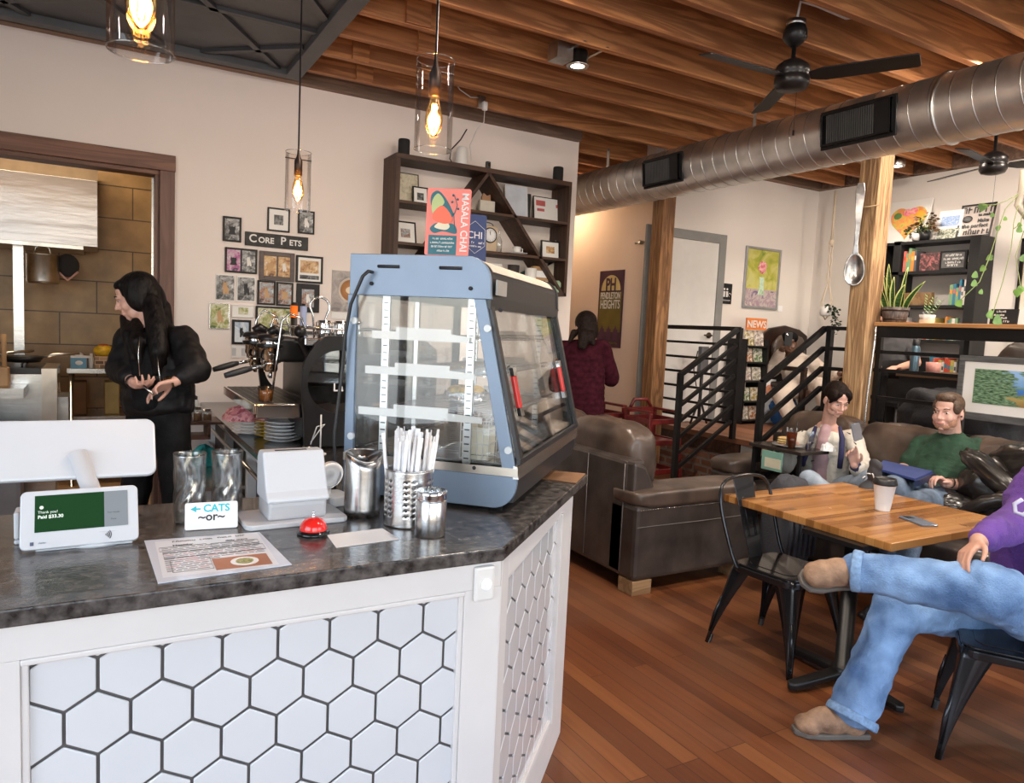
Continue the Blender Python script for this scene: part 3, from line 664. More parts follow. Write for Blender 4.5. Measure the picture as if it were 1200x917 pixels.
# two pressed-glass vases
M_vase = glass('pressed_glass', (.97, .985, .99), .16, .12)
def vase(loc, lab):
    t = thing('glass_vase', lab, 'vase', loc, 0, 'glass vases on the counter')
    b = MB()
    def fn(u, v):
        a = 2*PI*u; z = .18*v; r = .0385-.004*math.sin(PI*v)*.6-.003*(v < .2)*(1-v*5)
        r += .0022*math.sin(a*8+3*math.sin(v*7))*math.sin(v*PI); return V((r*math.cos(a), r*math.sin(a), z+.002))
    b.grid(fn, 42, 40, True); b.build('cut_glass_wall', M_vase, t, solid=.004)
    MB().cyl((0, 0, 0), (0, 0, .006), .033, seg=32).build('base', M_vase, t)
    MB().tube([(.0392*math.cos(2*PI*i/32), .0392*math.sin(2*PI*i/32), .182) for i in range(32)], .0024, 6, True).build('rim', M_glass, t); return t
va = vase((.212, 2.05, CZ), 'left of two pressed-glass vases behind the cats card')
dup(va, (.306, 2.06, CZ), .6, 'right of two pressed-glass vases, beside the white receipt printer')
# hand-lettered card
cd = thing('cats_or_card', 'small white card hand-lettered CATS or in front of the vases', 'sign card', (.255, 1.955, CZ)); LI = Tm(-.255, -1.955, -CZ)
q = [AZ(217, 622, CZ), AZ(279, 618, CZ)]; bl, br = q; hh = .068
MX = frame_m((bl+br)/2+V((0, .01, hh/2)), br-bl, V((0, .30, 1)))
w_ = (br-bl).length
rslab(w_, hh, .005, .002, LI@MX, 'card', M_paper, cd, 0)
M_teal = mat('teal_marker', (.02, .50, .60), .5)
text('CATS', .026, LI@MX@Tm(.012, .018, .0012), M_teal, 'cats_lettering', cd, .0002, bold=.0008); text('~or~', .030, LI@MX@Tm(.0, -.003, .0012), M_ink, 'or_lettering', cd, .0002, bold=.0007)
MB().prism([LI@MX@V(p) for p in [(-.050, .018, .0011), (-.036, .026, .0011), (-.036, .020, .0011), (-.026, .020, .0011), (-.026, .016, .0011), (-.036, .016, .0011), (-.036, .010, .0011)]], V((0, -.0003, 0))).build('arrow', M_teal, cd)
MB().box((-.03, .004, 0), (.03, .035, .004)).build('card_foot', M_glass, cd)
# laminated menu
p = [AZ(169, 634, CZ), AZ(304, 624, CZ), AZ(342, 662, CZ), AZ(185, 684, CZ)]
mn = thing('laminated_menu', 'laminated printed menu sheet with a food photo lying on the countertop', 'menu', (.235, 1.745, CZ)); LI = Tm(-.235, -1.745, -CZ)
MX, w_, h_ = quadm(*p); b = MB(); b.prism([LI@x+V((0, 0, .0005)) for x in p], (0, 0, .0016)); b.build('laminate', mat('laminate_sheet', (.68, .72, .82), .08, var=.01), mn)
L2 = LI@MX@Tm(0, 0, .003)
MB().box((-w_*.44, -h_*.44, -.0006), (w_*.44, h_*.46, -.0004), L2).build('printed_page', mat('menu_page', (.80, .82, .88), .25, var=.01), mn)
b = MB(); scribble(b, L2@Tm(0, h_*.41, -.0002), .16, .010, 9, .0018, .0003); b.build('menu_heading', M_ink, mn); text('Healthy', .014, L2@Tm(-.06, h_*.30, 0), M_ink, 'menu_heading', mn, .0001, bold=.0006); text('daily crave', .012, L2@Tm(.06, h_*.30, 0), M_ink, 'menu_heading', mn, .0001, bold=.0004)
M_pr = mat('red_print', (.55, .12, .12), .5); b = MB(); rnd = random.Random(3)
for r_ in range(17):
    y = h_*.24-r_*.0105
    if y < -h_*.4: break
    x = -w_*.40
    while x < w_*.36:
        l = rnd.uniform(.008, .03); b.mi = 1 if rnd.random() < .25 and r_ > 4 else 0
        if not (x > -.02 and y < -.03): b.box((x, y-.0012, -.0002), (min(x+l, w_*.4), y+.0012, 0), L2)
        x += l+.004
b.build('menu_print', [M_ink, M_pr], mn)
b = MB()
for (x0, y0, x1, y1) in [(-w_*.42, h_*.17, -.01, h_*.27), (-w_*.40, -h_*.02, w_*.42, h_*.12), (-w_*.36, -h_*.36, -.015, -h_*.08), (0, h_*.16, w_*.4, h_*.26)]: b.tube([L2@V(q_) for q_ in [(x0, y0, 0), (x1, y0, 0), (x1, y1, 0), (x0, y1, 0)]], .0004, 4, True)
b.build('menu_boxes', M_ink, mn)
MB().box((-.012, -h_*.41, -.0002), (.105, -h_*.14, .0002), L2).build('food_photo', mat('photo_table', (.42, .16, .08), .4), mn)
MB().cyl(L2@V((.052, -h_*.275, .0002)), L2@V((.052, -h_*.275, .0006)), .03).build('photo_plate', M_paper, mn); MB().cyl(L2@V((.052, -h_*.275, .0006)), L2@V((.052, -h_*.275, .0009)), .019).build('photo_salad', art('salad_art', [(.3, .12, .05), (.55, .5, .25), (.15, .25, .05), (.6, .2, .1)], 120), mn)
# receipt printer
pr = thing('receipt_printer', 'white and grey receipt printer with a sloping lid on a flat tray', 'receipt printer', (.462, 1.985, CZ), .03)
M_gpl = mat('pale_grey_plastic', (.50, .50, .52), .4, var=.02)
MB().prism([(x, y, 0) for x, y in roundrect(.27, .165, .02)], (0, 0, .014)).build('tray', mat('grey_tray', (.62, .62, .64), .4), pr, bev=.003)
b = MB(); b.prism([(-.075, y, z) for y, z in [(-.058, .014), (-.062, .06), (-.05, .07), (.06, .07), (.06, .014)]], (.155, 0, 0)); b.build('lower_body', M_gpl, pr, bev=.008)
b = MB(); b.prism([(-.08, y, z) for y, z in [(-.068, .062), (-.068, .074), (-.05, .09), (-.003, .190), (.045, .190), (.062, .17), (.062, .062)]], (.165, 0, 0)); b.xf(Matrix.Identity(4)); b.build('lid', M_wpl, pr, bev=.008)
MB().box((-.045, .004, .1885), (.04, .014, .1915)).build('paper_slot', M_ink, pr)
t = thing('square_card_stand', 'white round-faced card reader on a small stand beside the printer', 'card reader', (.62, 2.12, CZ), .2)
MB().prism([(x, y, 0) for x, y in roundrect(.075, .1, .015)], (0, 0, .03)).build('base', M_wpl, t, bev=.004)
MB().cyl((-.015, .0, .085), (-.015, .012, .088), .042, seg=32).build('round_face', M_wpl, t); MB().tube([(-.015+.033*math.cos(a*PI/12), -.0015, .085+.033*math.sin(a*PI/12)) for a in range(24)], .0015, 5, True).build('light_ring', mat('ring_blue', (.3, .4, .55), .3), t)
MB().cyl((-.015, .012, .025), (-.015, .01, .05), .008).build('neck', M_wpl, t)
# service bell
bl_ = thing('service_bell', 'shiny red counter bell with a chrome plunger', 'bell', (.481, 1.825, CZ))
MB().lathe([(0, 0), (.040, 0), (.041, .005), (.034, .011), (.030, .012), (0, .012)], (0, 0, 0), 36).build('black_base', mat('gloss_black', (.01, .01, .01), .12), bl_)
MB().lathe([(.034, .012), (.0345, .016), (.031, .028), (.023, .038), (.012, .043), (0, .0445)], (0, 0, 0), 36).build('red_dome', mat('gloss_red', (.75, .02, .015), .1, var=.02, coat=.5), bl_)
MB().lathe([(0, .044), (.007, .045), (.004, .048), (.0025, .052), (.0025, .056), (.004, .058), (0, .061)], (0, 0, 0), 16).build('plunger', M_chrome, bl_)
p = [AZ(383, 627, CZ), AZ(448, 619, CZ), AZ(468, 632, CZ), AZ(394, 642, CZ)]
tag(MB().prism([x+V((0, 0, .0006)) for x in p], (0, 0, .0006)).build('paper_slip', M_paper), 'blank slip of white paper lying beside the red bell', 'paper')
# steel bin, straw holder, sugar jar
t = thing('napkin_bin', 'brushed steel tabletop bin with a scooped opening, left of the straws', 'bin', (.655, 1.965, CZ))
b = MB(); n_ = 40
def binf(u, v):
    a = 2*PI*u; top = .178-.022*max(0, math.cos(a+PI/2))**2*1.0 if True else .18
    return V((.050*math.cos(a), .050*math.sin(a), v*top))
b.grid(binf, n_, 8, True); b.build('cylinder', M_steel, t, solid=.0012)
b = MB(); b.grid(lambda u, v: V((.050*math.cos(2*PI*u), .050*math.sin(2*PI*u), .178-.022*max(0, math.cos(2*PI*u+PI/2))**2+.010*v)) if False else V((.0505*(1-.75*v)*math.cos(2*PI*u), .0505*(1-.75*v)*math.sin(2*PI*u)+.012*v, .178-.022*max(0, math.cos(2*PI*u+PI/2))**2+.004-.02*v)), 40, 6, True)
b.build('scooped_lid', M_steel, t, solid=.001)
MB().tube([(.0504*math.cos(2*PI*i/40), .0504*math.sin(2*PI*i/40), .181-.022*max(0, math.cos(2*PI*i/40+PI/2))**2) for i in range(40)], .0022, 6, True).build('rim', M_steel, t)
MB().cyl((0, 0, 0), (0, 0, .006), .0495, seg=32).build('bottom', M_blk, t)
ch = V((.744, 1.838, CZ))
t = thing('straw_holder', 'perforated steel utensil holder full of paper-wrapped straws', 'holder', ch)
b = MB(); nu, nv = 60, 30; HR = .066; Hh = .155
vs = [[b.bm.verts.new((HR*math.cos(2*PI*i/nu), HR*math.sin(2*PI*i/nu), Hh*j/nv)) for i in range(nu)] for j in range(nv+1)]
for j in range(nv):
    for i in range(nu):
        hole = 5 <= j <= 24 and (j-5) % 3 == 1 and (i % 10) in (0, 3) 
        if not hole: f_ = b.bm.faces.new((vs[j][i], vs[j][(i+1) % nu], vs[j+1][(i+1) % nu], vs[j+1][i])); f_.smooth = True
b.build('perforated_wall', M_steel, t, solid=.0012)
MB().cyl((0, 0, 0), (0, 0, .003), HR-.001, seg=32).build('bottom', M_steel, t); MB().tube([(HR*math.cos(2*PI*i/40), HR*math.sin(2*PI*i/40), Hh) for i in range(40)], .0015, 6, True).build('rim', M_steel, t)
M_straw = mat('straw_wrapper', (.86, .87, .90), .55, var=.05, scale=40)
s0 = None; rnd = random.Random(11); pts_ = []
for k in range(52):
    for tr in range(60):
        a, r_ = rnd.uniform(0, 2*PI), HR*.84*math.sqrt(rnd.random()); x, y = r_*math.cos(a), r_*math.sin(a)
        if all((x-p_[0])**2+(y-p_[1])**2 > .0112**2 for p_ in pts_): break
    pts_.append((x, y))
    if s0 is None:
        b = MB(); b.tube([(0, 0, 0), (0, 0, .250)], .0050, 8); b.box((-.0056, -.0007, .248), (.0056, .0007, .266)); s0 = b.build('wrapped_straw', M_straw); o = s0
    else: o = s0.copy(); COL.objects.link(o)
    tag(o, 'white paper-wrapped straw standing in the perforated steel holder', 'straw', 'straws in the steel holder')
    o.location = ch+V((x*.86, y*.86, .004)); o.rotation_euler = (-y*2.2+rnd.uniform(-.012, .012), x*2.2+rnd.uniform(-.012, .012), rnd.uniform(0, 3)); s_ = rnd.uniform(.9, 1.0); o.scale = (1, 1, s_)
t = thing('sugar_shaker', 'small threaded steel jar with a clear top in front of the straw holder', 'jar', (.757, 1.712, CZ))
MB().lathe([(0, 0), (.034, 0), (.0355, .003), (.0355, .088), (.0335, .091)], (0, 0, 0), 36).xf(Matrix.Diagonal((1.14,1.14,1.06,1))).build('body', M_steel, t)
MB().lathe([(.0335, .091), (.037, .093), (.035, .096), (.037, .099), (.035, .102), (.037, .105), (.035, .108), (.0365, .112), (.033, .113), (0, .108)], (0, 0, 0), 36).xf(Matrix.Diagonal((1.14,1.14,1.06,1))).build('threaded_collar', M_chrome, t)
b = MB(); [b.ell((.02*math.cos(i*2.4)*(i/9)**.5, .02*math.sin(i*2.4)*(i/9)**.5, .112), .007, seg=8, rings=6) for i in range(10)]; b.xf(Matrix.Diagonal((1.14,1.14,1.06,1))).build('contents', M_vase, t)
# menu boards standing behind on the case top
def board(nm, lab, bl, br, h, mt, lean=.1):
    t = thing(nm, lab, 'poster', (bl+br)/2); MX = frame_m(V((0, 0, h/2)), br-bl, V((0, lean, 1))); w_ = (br-bl).length
    rslab(w_, h, .006, .006, MX, 'board', mt, t, 0); return t, MX@Tm(0, 0, .0035), w_
tz = CZ+.755
bl = AZ(497, 299, tz) ; br = AZ(549, 302, tz)
M_pink = mat('coral_print', (.78, .22, .18), .45, var=.02); M_nvy = mat('navy_print', (.015, .03, .12), .4, var=.02); M_tl = mat('dark_teal_print', (.02, .14, .18), .45)
c0 = onplane = BB @ V((.06, .40, .755)); c1 = BB @ V((.20, .30, .755))
a_ = AX(497, 299, BB.translation.x-.2) 
def on_top(x, y): return AZ(x, y, tz)
bl, br = on_top(498, 299), on_top(549, 301)
t, MX, w_ = board('masala_chai_poster', 'coral poster reading MASALA CHAI standing on top of the display case', bl, br, .200, M_pink)
hh = .200
text('MASALA CHAI', .030, MX@Tm(w_*.37, .0, 0)@Rz(-PI/2), M_white, 'masala_chai_lettering', t, .0002, bold=.0004, sx=.92)
MB().box((-w_*.42, -hh*.49, 0), (w_*.22, -hh*.20, .0005), MX).build('teal_block', M_tl, t)
for k in range(4): b = MB(); scribble(b, MX@Tm(-w_*.10, -hh*(.25+.06*k), .0008), w_*(.45, .55, .5, .3)[k], .006, k+1, .0012, .0004); b.build('small_lettering', M_white, t)
def blob(pts, mt, nm, z=.0008): 
    b = MB(); k = len(pts); out = []
    for i in range(k):
        p0_, p1_, p2_, p3_ = [V((*pts[(i+j) % k], 0)) for j in (-1, 0, 1, 2)]
        for s_ in range(6): t_ = s_/6; out.append(.5*((2*p1_)+(p2_-p0_)*t_+(2*p0_-5*p1_+4*p2_-p3_)*t_*t_+(3*p1_-p0_-3*p2_+p3_)*t_**3))
    b.prism([MX@V((p_.x*w_, p_.y*hh, z)) for p_ in out], MX.to_3x3()@V((0, 0, .0004))); return b.build(nm, mt, t)
M_gr = mat('sage_print', (.45, .55, .25), .5); M_cr = mat('cream_print', (.75, .68, .5), .5); M_cor = mat('orange_coral_print', (.80, .16, .09), .5)
blob([(-.40, .40), (-.25, .46), (-.05, .33), (.12, .12), (.05, .08), (-.15, .22), (-.3, .2), (-.4, .25)], M_tl, 'leaf_shape'); blob([(-.38, .3), (-.25, .42), (-.1, .3), (-.2, .2), (-.35, .12)], M_gr, 'pale_leaf_shape', .0013)
blob([(-.32, .15), (-.15, .24), (.02, .15), (.1, .02), (-.05, -.03), (-.25, 0), (-.35, .05)], M_cor, 'fruit_shape', .0017); blob([(-.4, -.1), (-.25, -.02), (-.1, -.08), (.05, -.02), (.18, -.06), (.2, -.17), (-.1, -.14), (-.3, -.17)], M_tl, 'lower_leaf_shape'); blob([(-.3, -.08), (-.1, .02), (.05, -.06), (-.05, -.12)], M_cr, 'cream_swirl', .0015)
MB().tube([MX@V((w_*.17, -hh*.12, .001)), MX@V((w_*.13, hh*.1, .001)), MX@V((w_*.2, hh*.25, .001)), MX@V((w_*.12, hh*.4, .001))], .0009, 5).build('stem_shape', M_tl, t)
for x, y in ((.1, .4), (.2, .34), (.08, .3), (.22, .2), (.12, .12)): MB().ell(MX@V((w_*x, hh*y, .001)), .0035, seg=8, rings=5).build('bud_shape', M_tl, t)
bl2, br2 = on_top(546, 306)+V((0, .03, 0)), on_top(567, 307)+V((.03, .05, 0))
t, MX, w_ = board('navy_sign', 'dark navy curved-top sign with white lettering behind the coral poster', bl2, br2, .155, M_nvy, .05)
text('CHI', .032, MX@Tm(.0, .01, 0), M_white, 'white_lettering', t, .0002)
b = MB(); scribble(b, MX@Tm(0, -.013, .0002), .06, .007, 5, .0012, .0004); scribble(b, MX@Tm(0, -.025, .0002), .04, .005, 6, .001, .0004); b.build('small_lettering', M_white, t)
MB().tube([MX@V((.04*math.cos(a*PI/3+PI/6), .004+.052*math.sin(a*PI/3+PI/6), .0005)) for a in range(6)], .0007, 5, True).build('white_hexagon_outline', M_white, t)
# pendants
M_bulb = mat('glowing_filament', (1, .6, .2), .4, var=0, emit=(1, .50, .12), es=60); M_amber = glass('amber_glass', (1, .80, .50), .10)
M_pglass = glass('pendant_glass', (.99, .96, .93), .04)
def pendant(loc, lab, ztop):
    t = thing('pendant_lamp', lab, 'pendant lamp', loc, 0, 'cylinder glass pendants over the counter')
    MB().lathe([(.065, 0), (.065, .30)], (0, 0, 0), 40).build('glass_cylinder', M_pglass, t)
    MB().tube([(.065*math.cos(2*PI*i/40), .065*math.sin(2*PI*i/40), 0) for i in range(40)], .0018, 6, True).build('glass_bottom_rim', M_vase, t); MB().tube([(.065*math.cos(2*PI*i/40), .065*math.sin(2*PI*i/40), .30) for i in range(40)], .0018, 6, True).build('glass_top_rim', M_vase, t)
    MB().lathe([(0, .18), (.021, .18), (.021, .255), (.008, .285), (.004, .33)], (0, 0, 0), 20).build('socket', M_brass, t)
    MB().tube([(-.068, 0, .265), (.068, 0, .265)], .003, 8).build('cross_bar', M_brass, t)
    MB().cyl((0, 0, .28), (0, 0, ztop-loc[2]-.02), .0045, seg=8).build('cord', M_blk, t)
    MB().lathe([(0, -.02), (.05, -.02), (.055, 0), (0, 0)], (0, 0, ztop-loc[2]), 24).build('ceiling_canopy', M_black, t)
    bb = MB().lathe([(0, .045), (.012, .05), (.027, .075), (.031, .10), (.026, .135), (.015, .17), (.013, .185)], (0, 0, 0), 24).build('bulb', M_amber, t)
    b = MB()
    for i in range(5): a = 2*PI*i/5; b.tube([(.006*math.cos(a), .006*math.sin(a), .155), (.014*math.cos(a), .014*math.sin(a), .075), (.014*math.cos(a+.6), .014*math.sin(a+.6), .075), (.006*math.cos(a+.8), .006*math.sin(a+.8), .15)], .0014, 5)
    b.build('filament', M_bulb, bb)
    point('pendant_light', (loc[0], loc[1], loc[2]+.11), 7, (1, .55, .22), .03); return t
pendant((.083, 1.79, 2.145), 'nearest pendant, cut by the top edge above the register', HC-.05)
pendant((1.012, 2.39, 2.20), 'middle glass cylinder pendant hanging above the display case', HC+.25)
pendant((.918, 3.95, 2.16), 'smallest far pendant hanging in front of the pet photos', HC-.05)
# ================================================================== PHOTOS ON THE BACK WALL
YW = YB-.001
M_frb = mat('black_frame', (.010, .008, .008), .5, spec=.3); M_frw = wood('brown_frame', (.03, .014, .008), (.07, .032, .02), 'X', .4)
M_mat = mat('white_mount', (.78, .76, .73), .6, var=.01)
ART = {
 'bw': art('grey_photo', [(.02, .02, .02), (.12, .12, .12), (.35, .35, .35), (.7, .7, .7)], 30),
 'bw2': art('dim_grey_photo', [(.01, .01, .01), (.05, .05, .05), (.20, .20, .20), (.5, .5, .5)], 26),
 'tan': art('tan_photo', [(.10, .04, .02), (.45, .24, .09), (.62, .42, .22), (.75, .68, .58)], 28),
 'pink': art('pink_photo', [(.05, .04, .06), (.45, .12, .30), (.5, .35, .42), (.6, .6, .62)], 28),
 'col': art('mixed_photo', [(.04, .05, .06), (.35, .18, .12), (.30, .38, .42), (.7, .66, .62)], 34),
 'green': art('garden_photo', [(.05, .10, .03), (.35, .36, .12), (.60, .58, .42), (.8, .82, .80)], 22),
 'sky': art('lake_photo', [(.20, .26, .36), (.42, .50, .60), (.68, .72, .76), (.7, .75, .8)], 12)}
M_fur = mat('black_fur_print', (.01, .01, .012), .6); M_tanp = mat('tan_fur_print', (.50, .30, .14), .6); M_white_p = mat('white_fur_print', (.75, .72, .68), .6); M_gey = mat('yellow_eye_print', (.6, .55, .2), .5)
def animal(parent, MX, s, mt, kind='sit'):
    """small printed silhouette of a pet inside a photograph"""
    b = MB(); f = .0006
    if kind == 'head':
        pts = [(-.5, .75), (-.30, .42), (0, .50), (.30, .42), (.5, .75), (.55, .1), (.42, -.25), (.62, -.9), (-.62, -.9), (-.42, -.25), (-.55, .1)]
    else:
        pts = [(-.25, .9), (-.15, .72), (.05, .72), (.15, .9), (.22, .5), (.18, .3), (.42, -.1), (.5, -.85), (.2, -.9), (.1, -.5), (.0, -.9), (-.3, -.9), (-.28, -.3), (-.35, .2), (-.3, .5)]
    b.prism([MX@V((x*s, y*s, .0004)) for x, y in pts], MX.to_3x3()@V((0, 0, f))); return b.build('pet_picture', mt, parent)
def wall_frame(nm, lab, x0, y0, x1, y1, fw, fmt, pics, mount=0, group='framed pet photos', depth=.018, cat='picture'):
    """pixel box -> real size on the wall plane; pics = list of (u0,v0,u1,v1,art,animal,kind)"""
    a = AY(x0, (y0+y1)/2, YW); b_ = AY(x1, (y0+y1)/2, YW); c = AY((x0+x1)/2, y0, YW); d = AY((x0+x1)/2, y1, YW)
    w = b_.x-a.x; h = c.z-d.z; cx = (a.x+b_.x)/2; cz = (c.z+d.z)/2
    t = thing(nm, lab, cat, (cx, YW, cz), 0, group)
    MX = Matrix(((1, 0, 0, 0), (0, 0, -1, 0), (0, 1, 0, 0), (0, 0, 0, 1)))
    if fw > 0:
        b = MB(); b.box((-w/2, -depth, -h/2), (-w/2+fw, 0, h/2)).box((w/2-fw, -depth, -h/2), (w/2, 0, h/2)).box((-w/2+fw, -depth, h/2-fw), (w/2-fw, 0, h/2)).box((-w/2+fw, -depth, -h/2), (w/2-fw, 0, -h/2+fw)); b.build('frame', fmt, t, bev=.002)
    MB().box((-w/2+fw, -.010, -h/2+fw), (w/2-fw, 0, h/2-fw)).build('mount', M_mat if mount else fmt, t)
    for k, (u0, v0, u1, v1, am, an, kind) in enumerate(pics):
        iw, ih = w-2*fw, h-2*fw
        xa, xb, za, zb = -iw/2+iw*u0, -iw/2+iw*u1, -ih/2+ih*v0, -ih/2+ih*v1
        p_ = MB().box((xa, -.0115, za), (xb, -.010, zb)).build('photo', ART[am], t)
        if an: animal(p_, Tm((xa+xb)/2, -.0116, (za+zb)/2)@MX, min(xb-xa, zb-za)*.42, an, kind)
    return t, w, h
F = lambda x, y: (240+x/4.583, 220+y/4.583)
def wf(nm, lab, bx, fw, fmt, pics, mount=0):
    x0, y0 = F(bx[0], bx[1]); x1, y1 = F(bx[2], bx[3]); return wall_frame(nm, lab, x0, y0, x1, y1, fw, fmt, pics, mount)
full = (0, 0, 1, 1)
wf('picture_frame', 'black framed photo of a black cat, left of the CORE PETS sign', (96, 156, 195, 290), .014, M_frb, [(.0, .0, 1, 1, 'bw', M_fur, 'head')])
wf('picture_frame', 'black frame with a wide white mount and small grey dog photo above the sign', (335, 110, 455, 236), .012, M_frb, [(.26, .26, .74, .74, 'bw2', None, '')], 1)
wf('picture_frame', 'black framed grey photo of a sitting dog, right of and above the sign', (499, 124, 587, 248), .012, M_frb, [(0, 0, 1, 1, 'bw', M_white_p, 'sit')])
wf('picture_frame', 'double frame with a pink-lit dog and a pale room, under the black cat', (107, 325, 280, 458), .014, M_frb, [(.0, .0, .47, 1, 'pink', M_fur, 'head'), (.53, 0, 1, 1, 'bw', M_white_p, 'sit')])
wf('picture_frame', 'wide brown double frame with a golden dog and a standing puppy', (291, 345, 480, 500), .035, M_frw, [(.0, .0, .48, 1, 'tan', M_tanp, 'head'), (.55, 0, 1, 1, 'tan', M_white_p, 'sit')])
wf('picture_frame', 'black frame with a white mount and a photo of many dogs', (488, 366, 632, 512), .016, M_frb, [(.10, .35, .9, .88, 'tan', None, ''), (.08, .08, .92, .25, 'bw2', None, '')], 1)
wf('picture_frame', 'left of two frameless glass-clipped photos with dark leafy picture', (57, 466, 160, 605), 0, M_mat, [(.03, .03, .97, .97, 'bw', M_tanp, 'sit')], 1)
wf('picture_frame', 'right of two frameless glass-clipped photos with a grey animal', (170, 475, 271, 612), 0, M_mat, [(.05, .05, .95, .95, 'bw', M_fur, 'sit')], 1)
wf('picture_frame', 'black frame with a yellow dog, below the wide brown double frame', (281, 498, 378, 628), .014, M_frb, [(.0, .0, 1, 1, 'col', M_tanp, 'sit')])
wf('picture_frame', 'black frame with a curly tan dog standing, right of the yellow dog', (383, 508, 473, 635), .014, M_frb, [(0, 0, 1, 1, 'col', M_tanp, 'head')])
wf('picture_frame', 'thick black frame holding a small bright photo by the cup poster', (490, 516, 613, 668), .042, M_frb, [(.0, .0, 1, 1, 'col', M_white_p, 'sit')])
wf('picture_frame', 'thin silver frame with a yellowish garden photo, lowest on the left', (24, 620, 132, 757), .006, M_steel, [(0, 0, 1, 1, 'green', M_tanp, 'sit')])
wf('picture_frame', 'low white frame around a tiny green photo', (144, 630, 264, 696), .006, M_white, [(.28, .22, .75, .85, 'green', None, '')], 1)
wf('picture_frame', 'black framed pale blue water photo just above the wall outlet', (145, 708, 247, 840), .018, M_frb, [(0, 0, 1, 1, 'sky', M_fur, 'sit')])
wf('picture_frame', 'largest black landscape frame behind the espresso machine', (272, 638, 475, 775), .014, M_frb, [(0, 0, 1, 1, 'green', M_tanp, 'sit')])
# sign
x0, y0 = F(215, 262); x1, y1 = F(552, 312)
a, b_ = AY(x0, y0, YW), AY(x1, y1, YW); MXs = Matrix(((1, 0, 0, 0), (0, 0, -1, 0), (0, 1, 0, 0), (0, 0, 0, 1)))
c = (a+b_)/2; w = b_.x-a.x; h = .105
sg = thing('core_pets_sign', 'black wooden sign with white letters reading CORE PETS', 'sign', (c.x, YW, c.z))
MB().box((-w/2, -.02, -h/2), (w/2, 0, h/2)).build('board', mat('worn_black_board', (.02, .018, .017), .6, var=.4, scale=30), sg, bev=.002)
LI = Tm(0, -.0205, 0)@MXs; text('C     P', .078, LI@Tm(-.0, .0, 0), M_white, 'capital_lettering', sg, .001) if False else None
text('C', .085, LI@Tm(-.185, .002, 0), M_white, 'lettering', sg, .001, bold=.0015); text('ORE', .062, LI@Tm(-.085, -.004, 0), M_white, 'lettering', sg, .001, bold=.0015); text('P', .085, LI@Tm(.045, .002, 0), M_white, 'lettering', sg, .001, bold=.0015); text('ETS', .062, LI@Tm(.14, -.004, 0), M_white, 'lettering', sg, .001, bold=.0015)
# cup poster
t, w, h = wall_frame('coffee_cup_poster', 'grey poster with a latte seen from above, beside the display case', 388.5, 317.5, 421, 365, 0, M_mat, [], 0, None, .01, 'poster')
o = MB().box((-w/2, -.014, -h/2), (w/2, -.010, h/2)).build('print', art('grey_wood_print', [(.20, .17, .16), (.36, .32, .30), (.5, .45, .42)], 12), t)
MB().cyl((.04, -.014, .01), (.04, -.016, .01), .105, seg=32).build('printed_cup', mat('cup_rim_print', (.70, .62, .55), .5), t); MB().cyl((.04, -.0165, .01), (.04, -.0175, .01), .088, seg=32).build('printed_coffee', mat('coffee_print', (.42, .20, .08), .5), t)
MB().ell((.04, -.018, .01), (.045, .001, .03)).build('printed_latte_art', mat('milk_print', (.75, .6, .42), .5), t)
t, w, h = wall_frame('notice_card', 'pinkish white notice strip under the cup poster', 388, 366, 420, 374, 0, M_mat, [], 1, None, .01, 'card')
t, w, h = wall_frame('wall_outlet', 'double white outlet plate on the wall under the lowest pictures', 271, 405, 288, 419, 0, M_white, [], 0, None, .006, 'outlet')
for x in (-.035, .035): MB().box((x-.014, -.014, -.03), (x+.014, -.010, .03)).build('receptacle', M_gpl, t)

# ================================================================== BOOKCASE ON THE BACK WALL
bk = thing('bookcase', 'dark brown wall-hung bookcase with an inverted V of diagonal boards', 'bookcase', (2.95, 5.70, 1.92)); BX = lambda x, z: (x-2.95, z-1.92)
x0, x1, zb, zt, th = 2.10, 3.815, 1.915, 2.965, .04
def bkbox(xa, xb, za, zb_, nm, m=M_dkwood): return MB().box((xa-2.95, 0, za-1.92), (xb-2.95, .30, zb_-1.92)).build(nm, m, bk, bev=.002)
bkbox(x0, x1, zt-th, zt, 'top_board'); bkbox(x0, x1, zb, zb+th*.8, 'bottom_board'); bkbox(x0, x0+th, zb, zt-th, 'side_board', M_dkwoodz); bkbox(x1-.03, x1, zb, zt-th, 'side_board', M_dkwoodz)
for z in (2.585, 2.25): bkbox(x0+th, x1-.03, z-.012, z+.012, 'shelf')
for xe in (x0+th+.1, x1-.05):
    ax, az = 2.948-2.95, zt-th-1.92; ex, ez = xe-2.95, zb+.03-1.92; d = V((ex-ax, 0, ez-az)).normalized(); n = V((d.z, 0, -d.x))*.013
    MB().prism([V((ax, 0, az))+n, V((ax, 0, az))-n, V((ex, 0, ez))-n, V((ex, 0, ez))+n], (0, .30, 0)).build('diagonal_board', M_dkwood, bk)
def on(x, y, z, yp=5.82):
    p_ = AY(x, y, yp); return V((p_.x, yp, z))
S1, S2, S0, ST = 2.597, 2.262, 1.948, 2.966
BF = lambda x, y: (440+x/4.367, 140+y/4.367)
def stand_frame(nm, lab, cx, z, w, h, fmt, pic, fw=.012, lean=.12, yp=5.86, grp=None, mount=1, cat='picture', pm=None):
    t = thing(nm, lab, cat, (cx, yp, z), 0, grp); R_ = Matrix.Rotation(-lean, 4, 'X')
    b = MB(); b.box((-w/2, 0, 0), (-w/2+fw, .015, h)).box((w/2-fw, 0, 0), (w/2, .015, h)).box((-w/2+fw, 0, h-fw), (w/2-fw, .015, h)).box((-w/2+fw, 0, 0), (w/2-fw, .015, fw)); b.xf(R_); b.build('frame', fmt, t)
    MB().box((-w/2+fw, .006, fw), (w/2-fw, .012, h-fw)).xf(R_).build('mount', pm or M_mat, t)
    if pic: MB().box((-w*.22, .004, h*.3), (w*.22, .006, h*.68)).xf(R_).build('photo', ART[pic], t)
    return t, R_
